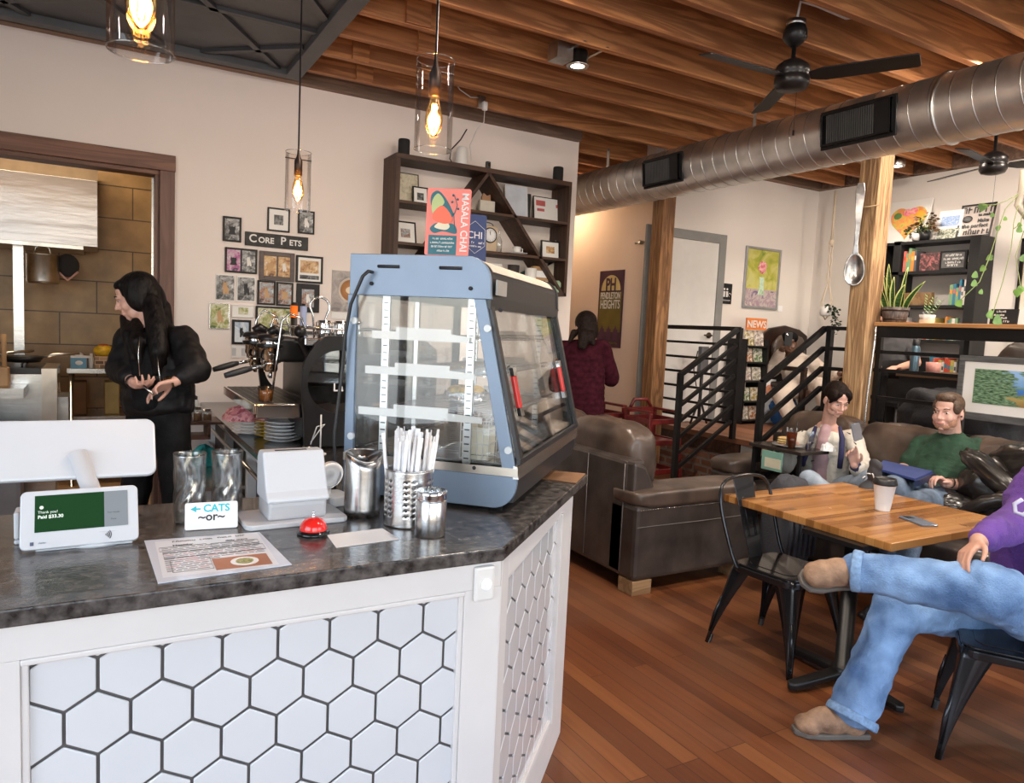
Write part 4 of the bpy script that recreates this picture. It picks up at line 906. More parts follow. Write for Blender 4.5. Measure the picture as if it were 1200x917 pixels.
tx = lambda x, y: AY(*BF(x, y), 5.86).x
stand_frame('picture_frame', 'grey framed yellowish print on the top left shelf of the bookcase', tx(165, 330), S1, .25, .27, M_steel, None, .01, yp=5.9, grp='frames in the bookcase', pm=art('old_print', [(.35, .30, .2), (.6, .55, .42), (.7, .65, .5)], 18))
stand_frame('picture_frame', 'small dark glass photo frame partly behind the coral poster', tx(235, 345), S1, .14, .16, M_frb, 'bw2', .01, grp='frames in the bookcase')
stand_frame('picture_frame', 'black frame with white mount leaning on the middle left shelf', tx(160, 565), S2, .19, .20, M_frb, 'col', .012, .22, grp='frames in the bookcase')
stand_frame('certificate', 'tall white certificate with a blue header on the upper shelf', tx(728, 410), S1, .235, .30, M_mat, None, .004, pm=mat('certificate_paper', (.62, .66, .74), .5), grp=None, cat='certificate')
tt, R_ = stand_frame('certificate', 'landscape white certificate with red print leaning on the upper shelf', tx(885, 440), S1, .30, .235, M_frb, None, .006, cat='certificate')
MB().box((-.12, .004, .15), (-.02, .006, .20)).box((-.11, .004, .10), (-.03, .006, .125)).box((.10, .004, .15), (.13, .006, .18)).xf(R_).build('red_print', M_pr, tt)
tag(MB().box((tx(795, 430)-.02, 5.88, S1), (tx(795, 430)+.01, 5.97, S1+.24)).build('dark_folder', M_blk), 'black folder standing between the two certificates', 'folder')
stand_frame('picture_frame', 'black frame with white mount on the middle right shelf under the certificates', tx(882, 655), S2, .205, .165, M_frb, 'tan', .012, .10, yp=5.80, grp='frames in the bookcase')
t = thing('letter_box', 'small cream light box with a wooden animal on top, upper shelf', 'box', (tx(572, 430), 5.85, S1)); MB().box((-.075, 0, 0), (.075, .05, .12)).build('box', mat('cream_box', (.62, .58, .50), .5), t, bev=.004); MB().prism([(-.045, .02, .12), (.04, .02, .12), (.035, .02, .18), (.0, .02, .165), (-.035, .02, .185), (-.05, .02, .15)], (0, .02, 0)).build('wooden_animal', mat('pale_wood', (.40, .22, .12), .5), t)
t = thing('mantel_clock', 'cream clock with a black ringed round face on the middle shelf', 'clock', (tx(575, 590), 5.82, S2)); b = MB(); b.box((-.075, 0, 0), (.075, .07, .235)); b.build('case', mat('cream_case', (.55, .42, .28), .5), t, bev=.006)
MB().cyl((0, -.001, .15), (0, -.008, .15), .068, seg=32).build('ring', M_ink, t); MB().cyl((0, -.008, .15), (0, -.010, .15), .058, seg=32).build('face', M_paper, t); b = MB(); b.bar((0, -.012, .15), (0, -.012, .195), .004, .001).bar((0, -.012, .15), (-.006, -.012, .18), .006, .001)
for k in range(12): a_ = k*PI/6; b.bar((.044*math.sin(a_), -.011, .15+.044*math.cos(a_)), (.053*math.sin(a_), -.011, .15+.053*math.cos(a_)), .003, .001)
b.build('hands_and_marks', M_ink, t); MB().tube([(.05*math.cos(a), .035, .235+.03*math.sin(a)) for a in [PI*i/10 for i in range(11)]], .004).build('carry_handle', M_black, t)
t = thing('glass_bottle', 'slim clear bottle next to the clock on the middle shelf', 'bottle', (tx(628, 600), 5.84, S2)); MB().lathe([(0, 0), (.028, 0), (.028, .11), (.01, .15), (.01, .19), (.013, .2)], (0, 0, 0), 24).build('bottle', M_vase, t)
t = thing('cup_and_saucer_set', 'white cup standing on a saucer on the middle shelf', 'cup', (tx(712, 660), 5.82, S2)); MB().lathe([(0, .004), (.05, .005), (.10, .016), (.102, .019), (.05, .010), (0, .009)], (0, 0, 0), 32).build('saucer', M_white, t); MB().lathe([(0, .012), (.025, .012), (.036, .03), (.04, .075), (.037, .075), (.034, .03), (0, .018)], (0, 0, 0), 28).build('cup', M_white, t); MB().tube([(.038, 0, .065), (.062, 0, .06), (.06, 0, .035), (.036, 0, .03)], .005).build('handle', M_white, t)
t = thing('stone_plaque', 'grey oval painted slate leaning in the middle right of the bookcase', 'plaque', (tx(948, 640), 5.85, S2)); MB().prism([(.06*math.cos(a), 0, .11+.11*math.sin(a)) for a in [2*PI*i/24 for i in range(24)]], (0, .012, 0)).xf(Matrix.Rotation(-.15, 4, 'X')).build('slate', art('slate_art', [(.12, .12, .13), (.3, .27, .27), (.5, .4, .33)], 14), t)
t = thing('white_mug', 'white square-sided mug on the bottom shelf behind the case', 'mug', (tx(610, 740), 5.8, S0)); MB().box((-.10, 0, 0), (.05, .10, .22)).build('body', M_white, t, bev=.01); MB().tube([(.05, .05, .15), (.085, .05, .14), (.085, .05, .07), (.05, .05, .05)], .008).build('handle', M_white, t)
t = thing('dark_tumbler', 'dark grey tumbler on the bottom shelf', 'tumbler', (tx(690, 750), 5.8, S0)); MB().lathe([(0, 0), (.05, 0), (.055, .22), (.05, .22), (0, .2)], (0, 0, 0), 24).build('tumbler', mat('dark_ceramic', (.06, .05, .05), .4), t)
tag(MB().ell((tx(790, 740), 5.86, S0+.10), (.13, .05, .095)).build('green_bundle', mat('dark_green_cloth', (.01, .05, .04), .9, sheen=.3)), 'folded dark green cloth on the bottom shelf', 'cloth')
t = thing('kraft_coffee_bag', 'kraft paper coffee bag with a white label on the bottom shelf', 'bag', (tx(825, 800), 5.78, S0)); MB().box((-.085, 0, 0), (.085, .06, .23)).build('bag', mat('kraft_paper', (.42, .25, .12), .7), t, bev=.008); MB().box((-.06, -.002, .13), (.06, 0, .19)).box((.0, -.002, .03), (.07, 0, .10)).build('label', M_paper, t)
t = thing('white_cup', 'white cup with dark arch print beside the kraft bag', 'cup', (tx(760, 790), 5.74, S0)); MB().lathe([(0, 0), (.045, 0), (.055, .20), (.05, .20), (0, .19)], (0, 0, 0), 24).build('cup', M_white, t)
t = thing('green_glass_ornament', 'small pale green round glass ornament at the bottom shelf end', 'ornament', (tx(892, 890), 5.74, S0)); MB().lathe([(0, 0), (.025, 0), (.03, .02), (.02, .03), (.038, .055), (.035, .09), (.018, .11), (0, .112)], (0, 0, 0), 24).build('ornament', mat('pale_green_glass', (.35, .48, .32), .12), t)
tag(MB().bar((tx(905, 790), 5.9, S0+.27), (tx(962, 895), 5.9, S0+.012), .10, .012, (0, 1, 0)).build('slanted_book', mat('cream_cover', (.62, .58, .48), .5)), 'thin cream booklet leaning along the right diagonal board', 'booklet')
# on top of it
def cylthing(nm, lab, cat, x, z, r, h, mt, yp=5.8, grp=None):
    t = thing(nm, lab, cat, (x, yp, z), 0, grp); MB().lathe([(0, 0), (r*.95, 0), (r, .008), (r, h-.01), (r*.92, h), (0, h-.004)], (0, 0, 0), 32).build('body', mt, t); return t
t = cylthing('speaker', 'black cylinder speaker on the left end of the bookcase top', 'speaker', AY(473.5, 170, 5.8).x, ST, .048, .135, mat('speaker_fabric', (.012, .012, .013), .8, bump=.3, bscale=400), grp='cylinder speakers on the bookcase'); MB().cyl((0, 0, .131), (0, 0, .1365), .035).build('touch_top', M_blk, t)
t = cylthing('speaker', 'black cylinder speaker on the right end of the bookcase top', 'speaker', AY(654, 205, 5.8).x, ST, .048, .135, MATS['speaker_fabric'], grp='cylinder speakers on the bookcase'); MB().cyl((0, 0, .131), (0, 0, .1365), .035).build('touch_top', M_blk, t)
t = thing('wifi_router', 'white rounded cylinder router with a black antenna cable on the bookcase', 'router', (AY(540.5, 190, 5.85).x, 5.85, ST)); MB().lathe([(0, 0), (.055, 0), (.058, .01), (.046, .16), (.038, .17), (0, .17)], (0, 0, 0), 28).build('body', M_white, t)
MB().tube([(-.06, .02, .01), (-.10, .02, .06), (-.09, .02, .14), (.0, .03, .24), (.06, .04, .34)], .006).build('cable', M_blk, t)
t = thing('security_camera', 'tiny black camera with a round lens on the bookcase apex', 'camera', (AY(573, 190, 5.82).x, 5.82, ST)); MB().box((-.022, 0, .02), (.022, .03, .085)).build('body', M_blk, t, bev=.008); MB().cyl((0, 0, .055), (0, -.006, .055), .012).build('lens', M_chrome, t); MB().box((-.012, .0, 0), (.012, .03, .02)).build('stand', M_blk, t)
t = thing('junction_box', 'grey metal outlet box with a white plug on the joist above the bookcase', 'outlet box', (AY(564, 118, 5.56).x, 5.565, 3.45)); MB().box((-.03, -.02, -.05), (.03, 0, .05)).build('box', M_galv, t); MB().box((-.0, -.05, -.07), (.04, -.02, .0)).build('plug', M_white, t, bev=.004)
MB().tube([(.02, -.035, -.07), (.025, -.02, -.16), (.005, .06, -.20), (.03, .24, -.30), (.06, .26, -.42)], .0035).build('cord', M_white, t); MB().tube([(-.03, -.01, .03), (-.1, -.01, .02), (-.2, -.01, .06), (-.25, 0, .12)], .005).build('conduit', M_white, t)

# ================================================================== BACK COUNTER AND ESPRESSO MACHINE
MC = mat('dark_counter', (.045, .038, .036), .16, var=.3, scale=20, coat=.2)
bc = thing('back_counter', 'long dark worktop on white cabinets running to the back wall', 'counter', (.69, 2.9, 0))
MB().box((0, 0, .885), (.80, 3.09, .92)).build('worktop', MC, bc, bev=.003)
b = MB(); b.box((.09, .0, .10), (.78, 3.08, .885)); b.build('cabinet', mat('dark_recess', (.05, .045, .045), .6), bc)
M_off = mat('offwhite_frame', (.62, .61, .60), .45)
b = MB()
b.box((.04, .0, .83), (.09, 3.05, .885)); 
for y in (.0, .62, 1.3, 2.1, 2.95): b.box((.04, y, .0), (.09, y+.06, .83))
b.box((.04, 0, .45), (.09, 3.05, .50)); b.build('front_rails', M_off, bc, bev=.003)
MB().tube([(.0, .1, .80), (.0, 3.0, .80)], .012).build('steel_rail', M_steel, bc)
MB().box((-.28, 1.35, .62), (.04, 3.0, .64)).build('pull_out_shelf', M_steel, bc)
for k in range(2): MB().box((-.27, 1.36+1.55*k, 0), (-.24, 1.40+1.55*k, .62)).build('shelf_leg', M_off, bc)
# cloth and bag on the pull out shelf
def cloth(nm, lab, c, r, mt, seed, cat='cloth'):
    b = MB()
    def fn(u, v):
        a = 2*PI*u; n_ = noise.noise(V((3*math.cos(a), 3*math.sin(a), seed+v*2))); n2 = noise.noise(V((9*math.cos(a), 9*math.sin(a), seed+v*5)))
        rr = math.sin(PI*min(1, v*.55+.0))**.8 if v < 1 else 0
        q = (1-v)**.6*(1+.35*n_+.15*n2); return V((r[0]*q*math.cos(a), r[1]*q*math.sin(a), r[2]*(v**.7)*(1+.5*n_)+.002))
    b.grid(fn, 48, 14, True); t = tag(b.build(nm, mt, smooth=True), lab, cat); t.location = c; return t
cloth('turquoise_cloth', 'crumpled turquoise cleaning cloth on the steel shelf under the counter', (.60, 4.95, .641), (.13, .13, .10), mat('turquoise_cloth', (.05, .52, .50), .9, var=.1, bump=.5, bscale=60), 2.2)
# jars box at the corner
t = thing('condiment_shelf', 'small wooden box shelf holding jars at the counter end', 'shelf box', (.53, 5.05, .80)); MB().box((-.08, -.12, 0), (.10, .12, .015)).box((-.08, -.12, .015), (-.065, .12, .09)).box((.085, -.12, .015), (.10, .12, .09)).box((-.08, -.12, .015), (.1, -.105, .03)).box((-.08,-.12,.095),(.16,.16,.11)).build('box', M_casing, t)
for k, (x, y, r_, h_) in enumerate(((.50, 4.98, .028, .06), (.56, 5.0, .03, .075), (.62, 5.02, .028, .06))):
    t = thing('spice_jar', ('left', 'middle', 'right')[k]+' glass spice jar with a metal lid at the end of the counter', 'jar', (x, y, .911), 0, 'spice jars at the counter end'); MB().lathe([(0, 0), (r_, 0), (r_, h_), (r_*.8, h_+.006)], (0, 0, 0), 20).build('jar', M_vase, t); MB().cyl((0, 0, h_), (0, 0, h_+.018), r_*.9).build('lid', M_steel, t); MB().cyl((0, 0, .004), (0, 0, h_*.7), r_*.85).build('spice', mat('spice', (.25, .14, .07), .8), t)
for k, (x, y) in enumerate(((.49, 5.12), (.55, 5.13))):
    t = thing('squeeze_bottle', ('left', 'right')[k]+' clear squeeze bottle with a black cap beside the jars', 'bottle', (x, y, .911), 0, 'squeeze bottles at the counter end'); MB().lathe([(0, 0), (.03, 0), (.03, .11), (.024, .125)], (0, 0, 0), 20).build('bottle', mat('clear_plastic', (.7, .75, .78), .2), t); MB().lathe([(.024, .125), (.024, .145), (.006, .155), (.004, .19), (0, .19)], (0, 0, 0), 16).build('cap', M_blk, t)
# espresso machine
em = thing('espresso_machine', 'large black and chrome espresso machine with a round glass side window', 'espresso machine', (1.25, 4.3, .92)); EX, EY, EZ = 1.25, 4.3, .92
def el(x, y, z): return V((x-EX, y-EY, z-EZ))
M_bkgl = mat('satin_black', (.012, .010, .010), .32, var=.05, spec=.35)
def e_side(y0, y1, mt, nm):
    out = [(.93, .935), (.925, 1.10), (.905, 1.25), (.915, 1.36), (.955, 1.44), (1.03, 1.515), (1.62, 1.515), (1.66, 1.45), (1.66, .935)]
    c = V((1.105, 0, 1.275)); r = .165; n_ = 40; b = MB(); bm = b.bm
    ov = []
    for y in (y0, y1):
        dense = []
        for i in range(n_):
            a = 2*PI*i/n_; d = V((math.cos(a), 0, math.sin(a))); best = None
            for k in range(len(out)):
                p_, q_ = V((out[k][0], 0, out[k][1])), V((out[(k+1) % len(out)][0], 0, out[(k+1) % len(out)][1])); e_ = q_-p_; den = d.x*e_.z-d.z*e_.x
                if abs(den) < 1e-9: continue
                w0 = p_-c; t_ = (w0.x*e_.z-w0.z*e_.x)/den; s_ = (w0.x*d.z-w0.z*d.x)/den
                if t_ > 0 and -1e-6 <= s_ <= 1+1e-6 and (best is None or t_ > best): best = t_
            dense.append(c+d*best)
        ov.append(([bm.verts.new(el(p_.x, y, p_.z)) for p_ in dense], [bm.verts.new(el(c.x+r*math.cos(2*PI*i/n_), y, c.z+r*math.sin(2*PI*i/n_))) for i in range(n_)]))
    (o0, i0), (o1, i1) = ov
    for i in range(n_):
        j = (i+1) % n_; bm.faces.new((o0[i], o0[j], i0[j], i0[i])); bm.faces.new((o1[j], o1[i], i1[i], i1[j])); bm.faces.new((o0[j], o0[i], o1[i], o1[j])); bm.faces.new((i0[i], i0[j], i1[j], i1[i]))
    bmesh.ops.recalc_face_normals(bm, faces=bm.faces[:]); return b.build(nm, mt, em)
e_side(3.745, 3.775, M_bkgl, 'near_side_panel'); e_side(4.86, 4.89, M_bkgl, 'far_side_panel')
disc = lambda y, r: [el(1.105+r*math.cos(2*PI*i/48), y, 1.275+r*math.sin(2*PI*i/48)) for i in range(48)]
MB().prism(disc(3.752, .166), (0, .003, 0)).build('round_side_window', glass('smoky_glass', (.55, .55, .55), .16), em)
MB().box(el(1.05, 3.80, 1.0), el(1.60, 4.84, 1.46)).build('boiler_housing', M_bkgl, em, bev=.02)
MB().prism(disc(3.766, .164), (0, .004, 0)).build('window_reflection_disc', mat('room_reflection_grey', (.22, .22, .22), .25, var=.5, scale=9), em)  # mottled grey disc behind the glass, the room's reflection put into its colour
MB().box(el(.93, 3.78, 1.46), el(1.62, 4.85, 1.50)).build('cup_tray_top', M_chrome, em, bev=.006)
MB().tube([el(*p) for p in [(.96, 3.80, 1.55), (.96, 4.83, 1.55), (1.60, 4.83, 1.55), (1.60, 3.80, 1.55)]], .006, 8, True).build('cup_rail', M_chrome, em)
# drip tray
b = MB(); b.box(el(.69, 3.83, 1.135), el(1.02, 4.78, 1.15)); tr = b.build('drip_tray', M_chrome, em)
MB().box(el(.70, 3.80, 1.08), el(1.0, 3.83, 1.155)).box(el(.685, 3.80, 1.10), el(.70, 4.80, 1.155)).build('tray_front', M_chrome, em, bev=.006)
b = MB()
for k in range(30): b.box(el(.70, 3.85+k*.031, 1.1505), el(1.0, 3.862+k*.031, 1.156))
for k in range(8): b.box(el(.705+k*.04, 3.84, 1.1505), el(.711+k*.04, 4.77, 1.156))
b.build('drip_grate', mat('dark_steel_grate', (.18, .15, .13), .3, 1), em)
MB().box(el(.93, 3.80, .98), el(1.1, 4.84, 1.13)).build('lower_body', M_blk, em)
for x, y in ((.95, 3.76), (1.6, 3.76), (.95, 4.85), (1.6, 4.85)): MB().cyl(el(x, y, .92), el(x, y, .94), .025).build('foot', M_steel, em)
# group heads
for gy in (4.02, 4.45):
    g = MB(); g.lathe([(0, 0), (.052, 0), (.052, .02), (.06, .03), (.06, .075), (.072, .078), (.072, .10), (.062, .102), (.062, .118), (.072, .12), (.070, .142), (.05, .150), (0, .15)], el(.81, gy, 1.355), 32); g.mi = 0
    gh = g.build('group_head', [M_chrome], em)
    MB().lathe([(.0725, .079), (.0735, .082), (.0735, .097), (.0725, .10)], el(.81, gy, 1.355), 32).lathe([(.0725, .121), (.0735, .124), (.071, .142), (.05, .152), (0, .153)], el(.81, gy, 1.355), 32).build('black_collar', M_bkgl, gh)
    MB().tube([el(.80, gy, 1.51), el(.83, gy, 1.535), el(.87, gy, 1.51)], .025, 10).build('paddle_cap', M_bkgl, gh)
    MB().box(el(.83, gy-.05, 1.36), el(1.1, gy+.05, 1.49)).build('group_neck', M_bkgl, gh, bev=.015)
    pf = MB().lathe([(0, 0), (.03, 0), (.036, .012), (.036, .04), (.04, .042), (.04, .05), (0, .05)], el(.81, gy, 1.305), 28).build('portafilter', M_chrome, em)
    MB().tube([el(.775, gy, 1.335), el(.70, gy-.01, 1.320)], .010).build('handle_ferrule', M_chrome, pf)
    MB().tube([el(.71, gy-.01, 1.322), el(.68, gy-.015, 1.315), el(.62, gy-.02, 1.297), el(.575, gy-.025, 1.283)], [.013, .0175, .0175, .014], 12).build('portafilter_grip', mat('rubber_grip', (.03, .032, .036), .5), pf)
    MB().tube([el(.81, gy, 1.305), el(.81, gy, 1.27)], .009).tube([el(.80, gy-.02, 1.28), el(.80, gy+.02, 1.28)], .006).build('spout', M_chrome, pf)
for y, pts in ((3.86, [(.96, 1.50), (.93, 1.60), (.87, 1.62), (.83, 1.58), (.81, 1.40), (.79, 1.22)]), (4.70, [(1.0, 1.50), (.98, 1.60), (.90, 1.64), (.86, 1.58), (.83, 1.45)]), (4.22, [(.96, 1.50), (.93, 1.60), (.86, 1.585), (.84, 1.50), (.83, 1.33)])):
    MB().tube([el(x, y-.0, z) for x, z in pts], .0062, 8).build('steam_wand', M_chrome, em)
MB().cyl(el(.83, 4.22, 1.34), el(.828, 4.22, 1.29), .014).build('wand_tip', M_chrome, em)
MB().ell(el(.92, 3.84, 1.53), .032).cyl(el(.92, 3.84, 1.50), el(.97, 3.85, 1.40), .02).build('steam_knob', M_bkgl, em)
text('La', .06, Tm(*el(1.10, 3.744, 1.245))@MXs, M_white, 'machine_lettering', em, .001, bold=.001)
# jug of tea on the tray
t = thing('measuring_jug', 'glass measuring jug of amber tea on the drip tray', 'jug', (.77, 3.93, 1.1565)); MB().lathe([(0, 0), (.034, 0), (.040, .08)], (0, 0, 0), 28).build('jug_wall', M_pglass, t, solid=.002); MB().lathe([(0, .003), (.032, .003), (.036, .058), (0, .058)], (0, 0, 0), 28).build('amber_tea', mat('amber_tea', (.55, .20, .03), .1), t); MB().tube([(-.036, 0, .068), (-.058, 0, .065), (-.056, 0, .025), (-.034, 0, .02)], .004).build('handle', M_pglass, t)
# things on the machine top
M_cup = mat('polished_steel', (.72, .72, .72), .14, 1)
for k, (x, y, lab) in enumerate(((1.06, 3.9, 'front left'), (1.14, 3.86, 'front middle'), (1.23, 3.87, 'front right'), (1.10, 4.05, 'rear left'), (1.2, 4.03, 'rear right'))):
    t = thing('milk_pitcher', lab+' steel milk pitcher on the espresso machine top', 'pitcher', (x, y, 1.501), k*.7, 'steel pitchers on the espresso machine'); MB().lathe([(0, 0), (.036, 0), (.038, .03), (.029, .07), (.033, .092)], (0, 0, 0), 24).build('body', M_cup, t, solid=.0015); MB().tube([(.034, 0, .082), (.058, 0, .08), (.056, 0, .03), (.036, 0, .025)], .004).build('handle', M_cup, t)
t = thing('orange_bottle', 'small orange bottle with black cap above the espresso machine', 'bottle', (1.02, 4.42, 1.501)); MB().cyl((0, 0, 0), (0, 0, .15), .02).build('bottle', mat('steel_stem', (.4, .4, .4), .3, 1), t); MB().cyl((0, 0, .10), (0, 0, .17), .022).build('orange_band', mat('orange_plastic', (.85, .18, .02), .4), t); MB().cyl((0, 0, .17), (0, 0, .19), .018).build('cap', M_blk, t)
t = thing('blue_bottle', 'small pale blue bottle beside the orange one on the machine', 'bottle', (1.075, 4.42, 1.501)); MB().cyl((0, 0, 0), (0, 0, .17), .02).build('bottle', mat('blue_plastic', (.25, .32, .5), .4), t); MB().cyl((0, 0, .17), (0, 0, .185), .012).build('cap', M_blk, t)
t = thing('coiled_steel_hose', 'chrome looped hose on top of the espresso machine', 'hose', (1.15, 4.45, 1.501)); MB().tube([(.0, 0, 0), (-.01, 0, .12)]+[(.03+.06*math.cos(a), .0, .17+.06*math.sin(a)) for a in [PI-PI*i/10 for i in range(13)]]+[(.06, 0, .08), (.04, 0, 0)], .007).build('hose', M_chrome, t)
# saucers
sc0 = None
def stack(x, y, n, r, dz, mt, lab, grp, z=.92):
    global sc0
    pts = [(0, 0), (r*.55, 0), (r*.6, .004), (r*.97, .015), (r, .018), (r*.97, .0185), (r*.6, .008), (0, .006)]
    base = None
    for k in range(n):
        if base is None: base = MB().lathe(pts, (0, 0, 0), 40).build('saucer', mt); o = base
        else: o = base.copy(); COL.objects.link(o)
        o.location = (x+.002*math.sin(k*3), y+.002*math.cos(k*2), z+k*dz); w_ = 'bottom' if k == 0 else 'top' if k == n-1 else ('', 'second', 'third', 'fourth', 'fifth', 'sixth')[min(k, 5)]+' from the bottom'
        tag(o, lab % w_, 'saucer', grp)
M_cer = mat('white_ceramic', (.82, .82, .82), .12, var=.01)
stack(.885, 4.05, 6, .098, .0195, M_cer, 'white saucer, %s of the near stack by the machine', 'near stack of white saucers')
stack(.865, 4.22, 5, .098, .0195, mat('yellow_ceramic', (.62, .40, .05), .15), 'yellow saucer, %s of the stack between the white ones', 'stack of yellow saucers')
stack(.775, 4.36, 4, .105, .0195, M_cer, 'white plate, %s of the stack under the pink towel', 'far stack of white plates')
cloth('pink_towel', 'crumpled pink checked towel lying on the far stack of plates', (.775, 4.36, 1.001), (.15, .12, .10), art('pink_cloth', [(.30, .05, .08), (.75, .28, .30), (.80, .45, .45)], 60, 'v', .9), 5.5)
t = thing('white_bracket_stand', 'thin white wire stand leaning by the machine panel', 'wire stand', (.98, 3.62, .92)); MB().tube([(0, 0, 0), (0, 0, .20)], .004).tube([(-.05, 0, .05), (-.02, 0, .14), (.02, 0, .15), (.0, 0, .13), (-.05, 0, .06)], .003).cyl((0, 0, 0), (0, 0, .004), .03).build('wire', M_white, t)

# ================================================================== KITCHEN
hd = thing('range_hood', 'wide stainless steel range hood with swirled polish', 'range hood', (-.8, 7.4, 2.1))
M_swirl = mat('swirled_stainless', (.50, .49, .50), .34, 1, var=.03, bump=.9, bscale=2.5, stretch=(.6, 1, 3))
MB().box((-1.4, 0, .03), (.81, .7, .60)).build('hood_body', M_swirl, hd, bev=.004); MB().box((-1.4, .0, .60), (.81, .7, .78)).build('hood_top', mat('amber_tinted_steel', (.66, .58, .46), .16, 1, bump=.6, bscale=3), hd); MB().box((-1.4, -.01, 0), (.70, .72, .03)).build('drip_edge', M_galv, hd)  # hood top has an amber-tinted base colour
t = thing('stock_pot', 'dented aluminium stock pot hanging below the hood', 'pot', (-.40, 7.45, 1.79)); MB().lathe([(0, 0), (.115, 0), (.12, .02), (.12, .24), (.125, .245), (.115, .245), (.11, .02)], (0, 0, 0), 32).build('pot_body', M_galv, t); MB().tube([(-.06, 0, .24), (-.05, 0, .30), (.0, 0, .33), (.05, 0, .30), (.06, 0, .24)], .006).build('hanger', M_galv, t)
t = thing('dark_hanging_cloth', 'dark hanging mitt with a red and white edge beside the pot', 'oven mitt', (-.22, 7.5, 1.86)); MB().ell((0, 0, .10), (.09, .03, .10)).build('mitt', mat('dark_cloth', (.02, .018, .018), .9), t); MB().tube([(-.08, -.03, .05), (0, -.03, -.03), (.08, -.03, .05)], .01).build('edge', mat('pink_edge', (.6, .35, .32), .8), t)
MB().box((-.62, 7.55, 0), (-.545, 7.62, 2.12)).build('steel_post', M_steel)
tag(bpy.data.objects['steel_post'], 'vertical stainless post under the left of the hood', 'post')
pt = thing('prep_table', 'stainless prep table with an undershelf against the tiled wall', 'prep table', (.15, 7.75, 0))
MB().box((-.38, -.28, 1.02), (.55, .28, 1.06)).build('table_top', M_steel, pt); MB().box((-.34, -.26, .60), (.52, .26, .63)).build('under_shelf', M_steel, pt)
for x in (-.35, .50):
    for y in (-.25, .25): MB().cyl((x, y, 0), (x, y, 1.02), .018).build('leg', M_steel, pt)
for k, (x, c_) in enumerate(((-.2, (.20, .10, .04)), (.06, (.55, .42, .16)))):
    tag(MB().box((x-.06+.06, 7.62, .631), (x+.06+.06, 7.85, .93)).build('dry_goods_box', mat('carton_%d' % k, c_, .6), bev=.01), ('brown', 'yellow')[k]+' carton standing on the undershelf of the prep table', 'carton')
t = thing('tissue_box', 'blue and white tissue box on the prep table', 'tissue box', (-.14, 7.62, 1.061)); MB().box((-.065, -.06, 0), (.06, .06, .09)).build('box', mat('light_blue_card', (.16, .40, .62), .5), t); MB().ell((-.0, -.061, .045), (.03, .003, .02)).build('oval_print', M_paper, t); MB().ell((0, 0, .105), (.035, .02, .035)).box((-.065, -.055, .09), (.09, .06, .108)).build('tissue', M_paper, t)
t = thing('small_spice_bottle', 'tiny bottle between tissue box and checked basket', 'bottle', (-.045, 7.6, 1.061)); MB().lathe([(0, 0), (.022, 0), (.022, .09), (.012, .10), (.012, .13), (0, .13)], (0, 0, 0), 16).build('bottle', M_mat, t)
t = thing('yellow_bread_basket', 'yellow wrapped loaf in a black and tan checked basket', 'basket', (.055, 7.62, 1.061)); MB().box((-.075, -.08, 0), (.085, .08, .11)).build('basket', bricks('checked_weave', (.05, .02, .015), (.62, .40, .24), (.62, .42, .28), .07, .035, .004, 'XZ', .6, .2, .5, .1), t, bev=.01); MB().ell((0.0, 0, .155), (.085, .08, .058)).build('yellow_loaf', mat('yellow_wrap', (.82, .50, .02), .35, var=.2, scale=25, bump=.5, bscale=60), t); MB().ell((.0, 0, .208), (.045, .04, .010)).build('red_top', mat('red_wrap', (.5, .06, .03), .4), t)
sv = thing('stainless_range', 'stainless steel range end with dark burners in the kitchen', 'range', (-.7, 6.9, 0))
MB().box((-.9, -.28, .12), (.42, .35, 1.08)).build('range_body', M_steel, sv, bev=.006); MB().box((.33, -.29, 0.3), (.43, .37, 1.12)).build('side_shield', mat('warm_shield', (.62, .56, .50), .25, 1), sv); MB().box((.43, -.1, .3), (.50, .3, .88)).build('oven_side', M_galv, sv)
MB().box((-.9, -.28, 1.08), (.33, .35, 1.12)).build('cooktop', M_blk, sv)
for x, y in ((-.85, -.25), (.36, -.25), (-.85, .3), (.36, .3)): MB().cyl((x, y, 0), (x, y, .12), .02).build('leg', M_steel, sv)
b = MB()
for k in range(6): b.tube([(-.8+k*.2, -.2, 1.12), (-.8+k*.2, -.2, 1.15), (-.8+k*.2, .3, 1.15), (-.8+k*.2, .3, 1.12)], .008)
b.build('burner_grates', M_black, sv)
def pan(loc, rot, lab):
    t = thing('frying_pan', lab, 'pan', loc, rot, 'pans on the range'); MB().lathe([(0, 0), (.11, 0), (.14, .045), (.135, .045), (.105, .006), (0, .006)], (0, 0, 0), 32).build('pan', M_black, t); MB().tube([(.135, 0, .04), (.2, 0, .06), (.38, 0, .075)], .011).build('handle', M_galv, t); return t
pan((-.50, 6.85, 1.155), .1, 'black frying pan with a long steel handle on the range'); pan((-.80, 6.95, 1.155), .4, 'second black frying pan further left on the range')
bt = thing('kitchen_bin', 'grey plastic bin partly hidden at the lower left of the kitchen', 'bin', (-.60, 6.12, 0)); MB().box((-.2, -.1, 0), (.14, .1, .78)).build('bin_body', mat('grey_bin', (.22, .22, .24), .5), bt, bev=.03); MB().box((-.17, -.105, .45), (.11, -.10, .72)).build('bin_panel', M_blk, bt, bev=.02)
cb = thing('wooden_block_stand', 'tan wooden utensil stand on the left kitchen counter', 'utensil stand', (-.62, 6.45, 1.0)); MB().box((-.1, -.06, 0), (.06, .06, .14)).build('block', mat('tan_wood', (.42, .25, .12), .6), cb, bev=.01)
for k in range(3): MB().tube([(-.05+.04*k, 0, .13), (-.07+.05*k, 0, .38)], .016).build('utensil', mat('tan_wood', (.42, .25, .12), .6), cb)
kc = thing('left_kitchen_counter', 'stainless kitchen counter cut by the left edge of the picture', 'counter', (-.8, 6.45, 0)); MB().box((-.9, -.20, .93), (.34, .15, 1.0)).build('worktop', M_steel, kc); MB().box((-.9, -.1, 0.0), (.1, .14, .93)).build('cabinet', M_galv, kc)
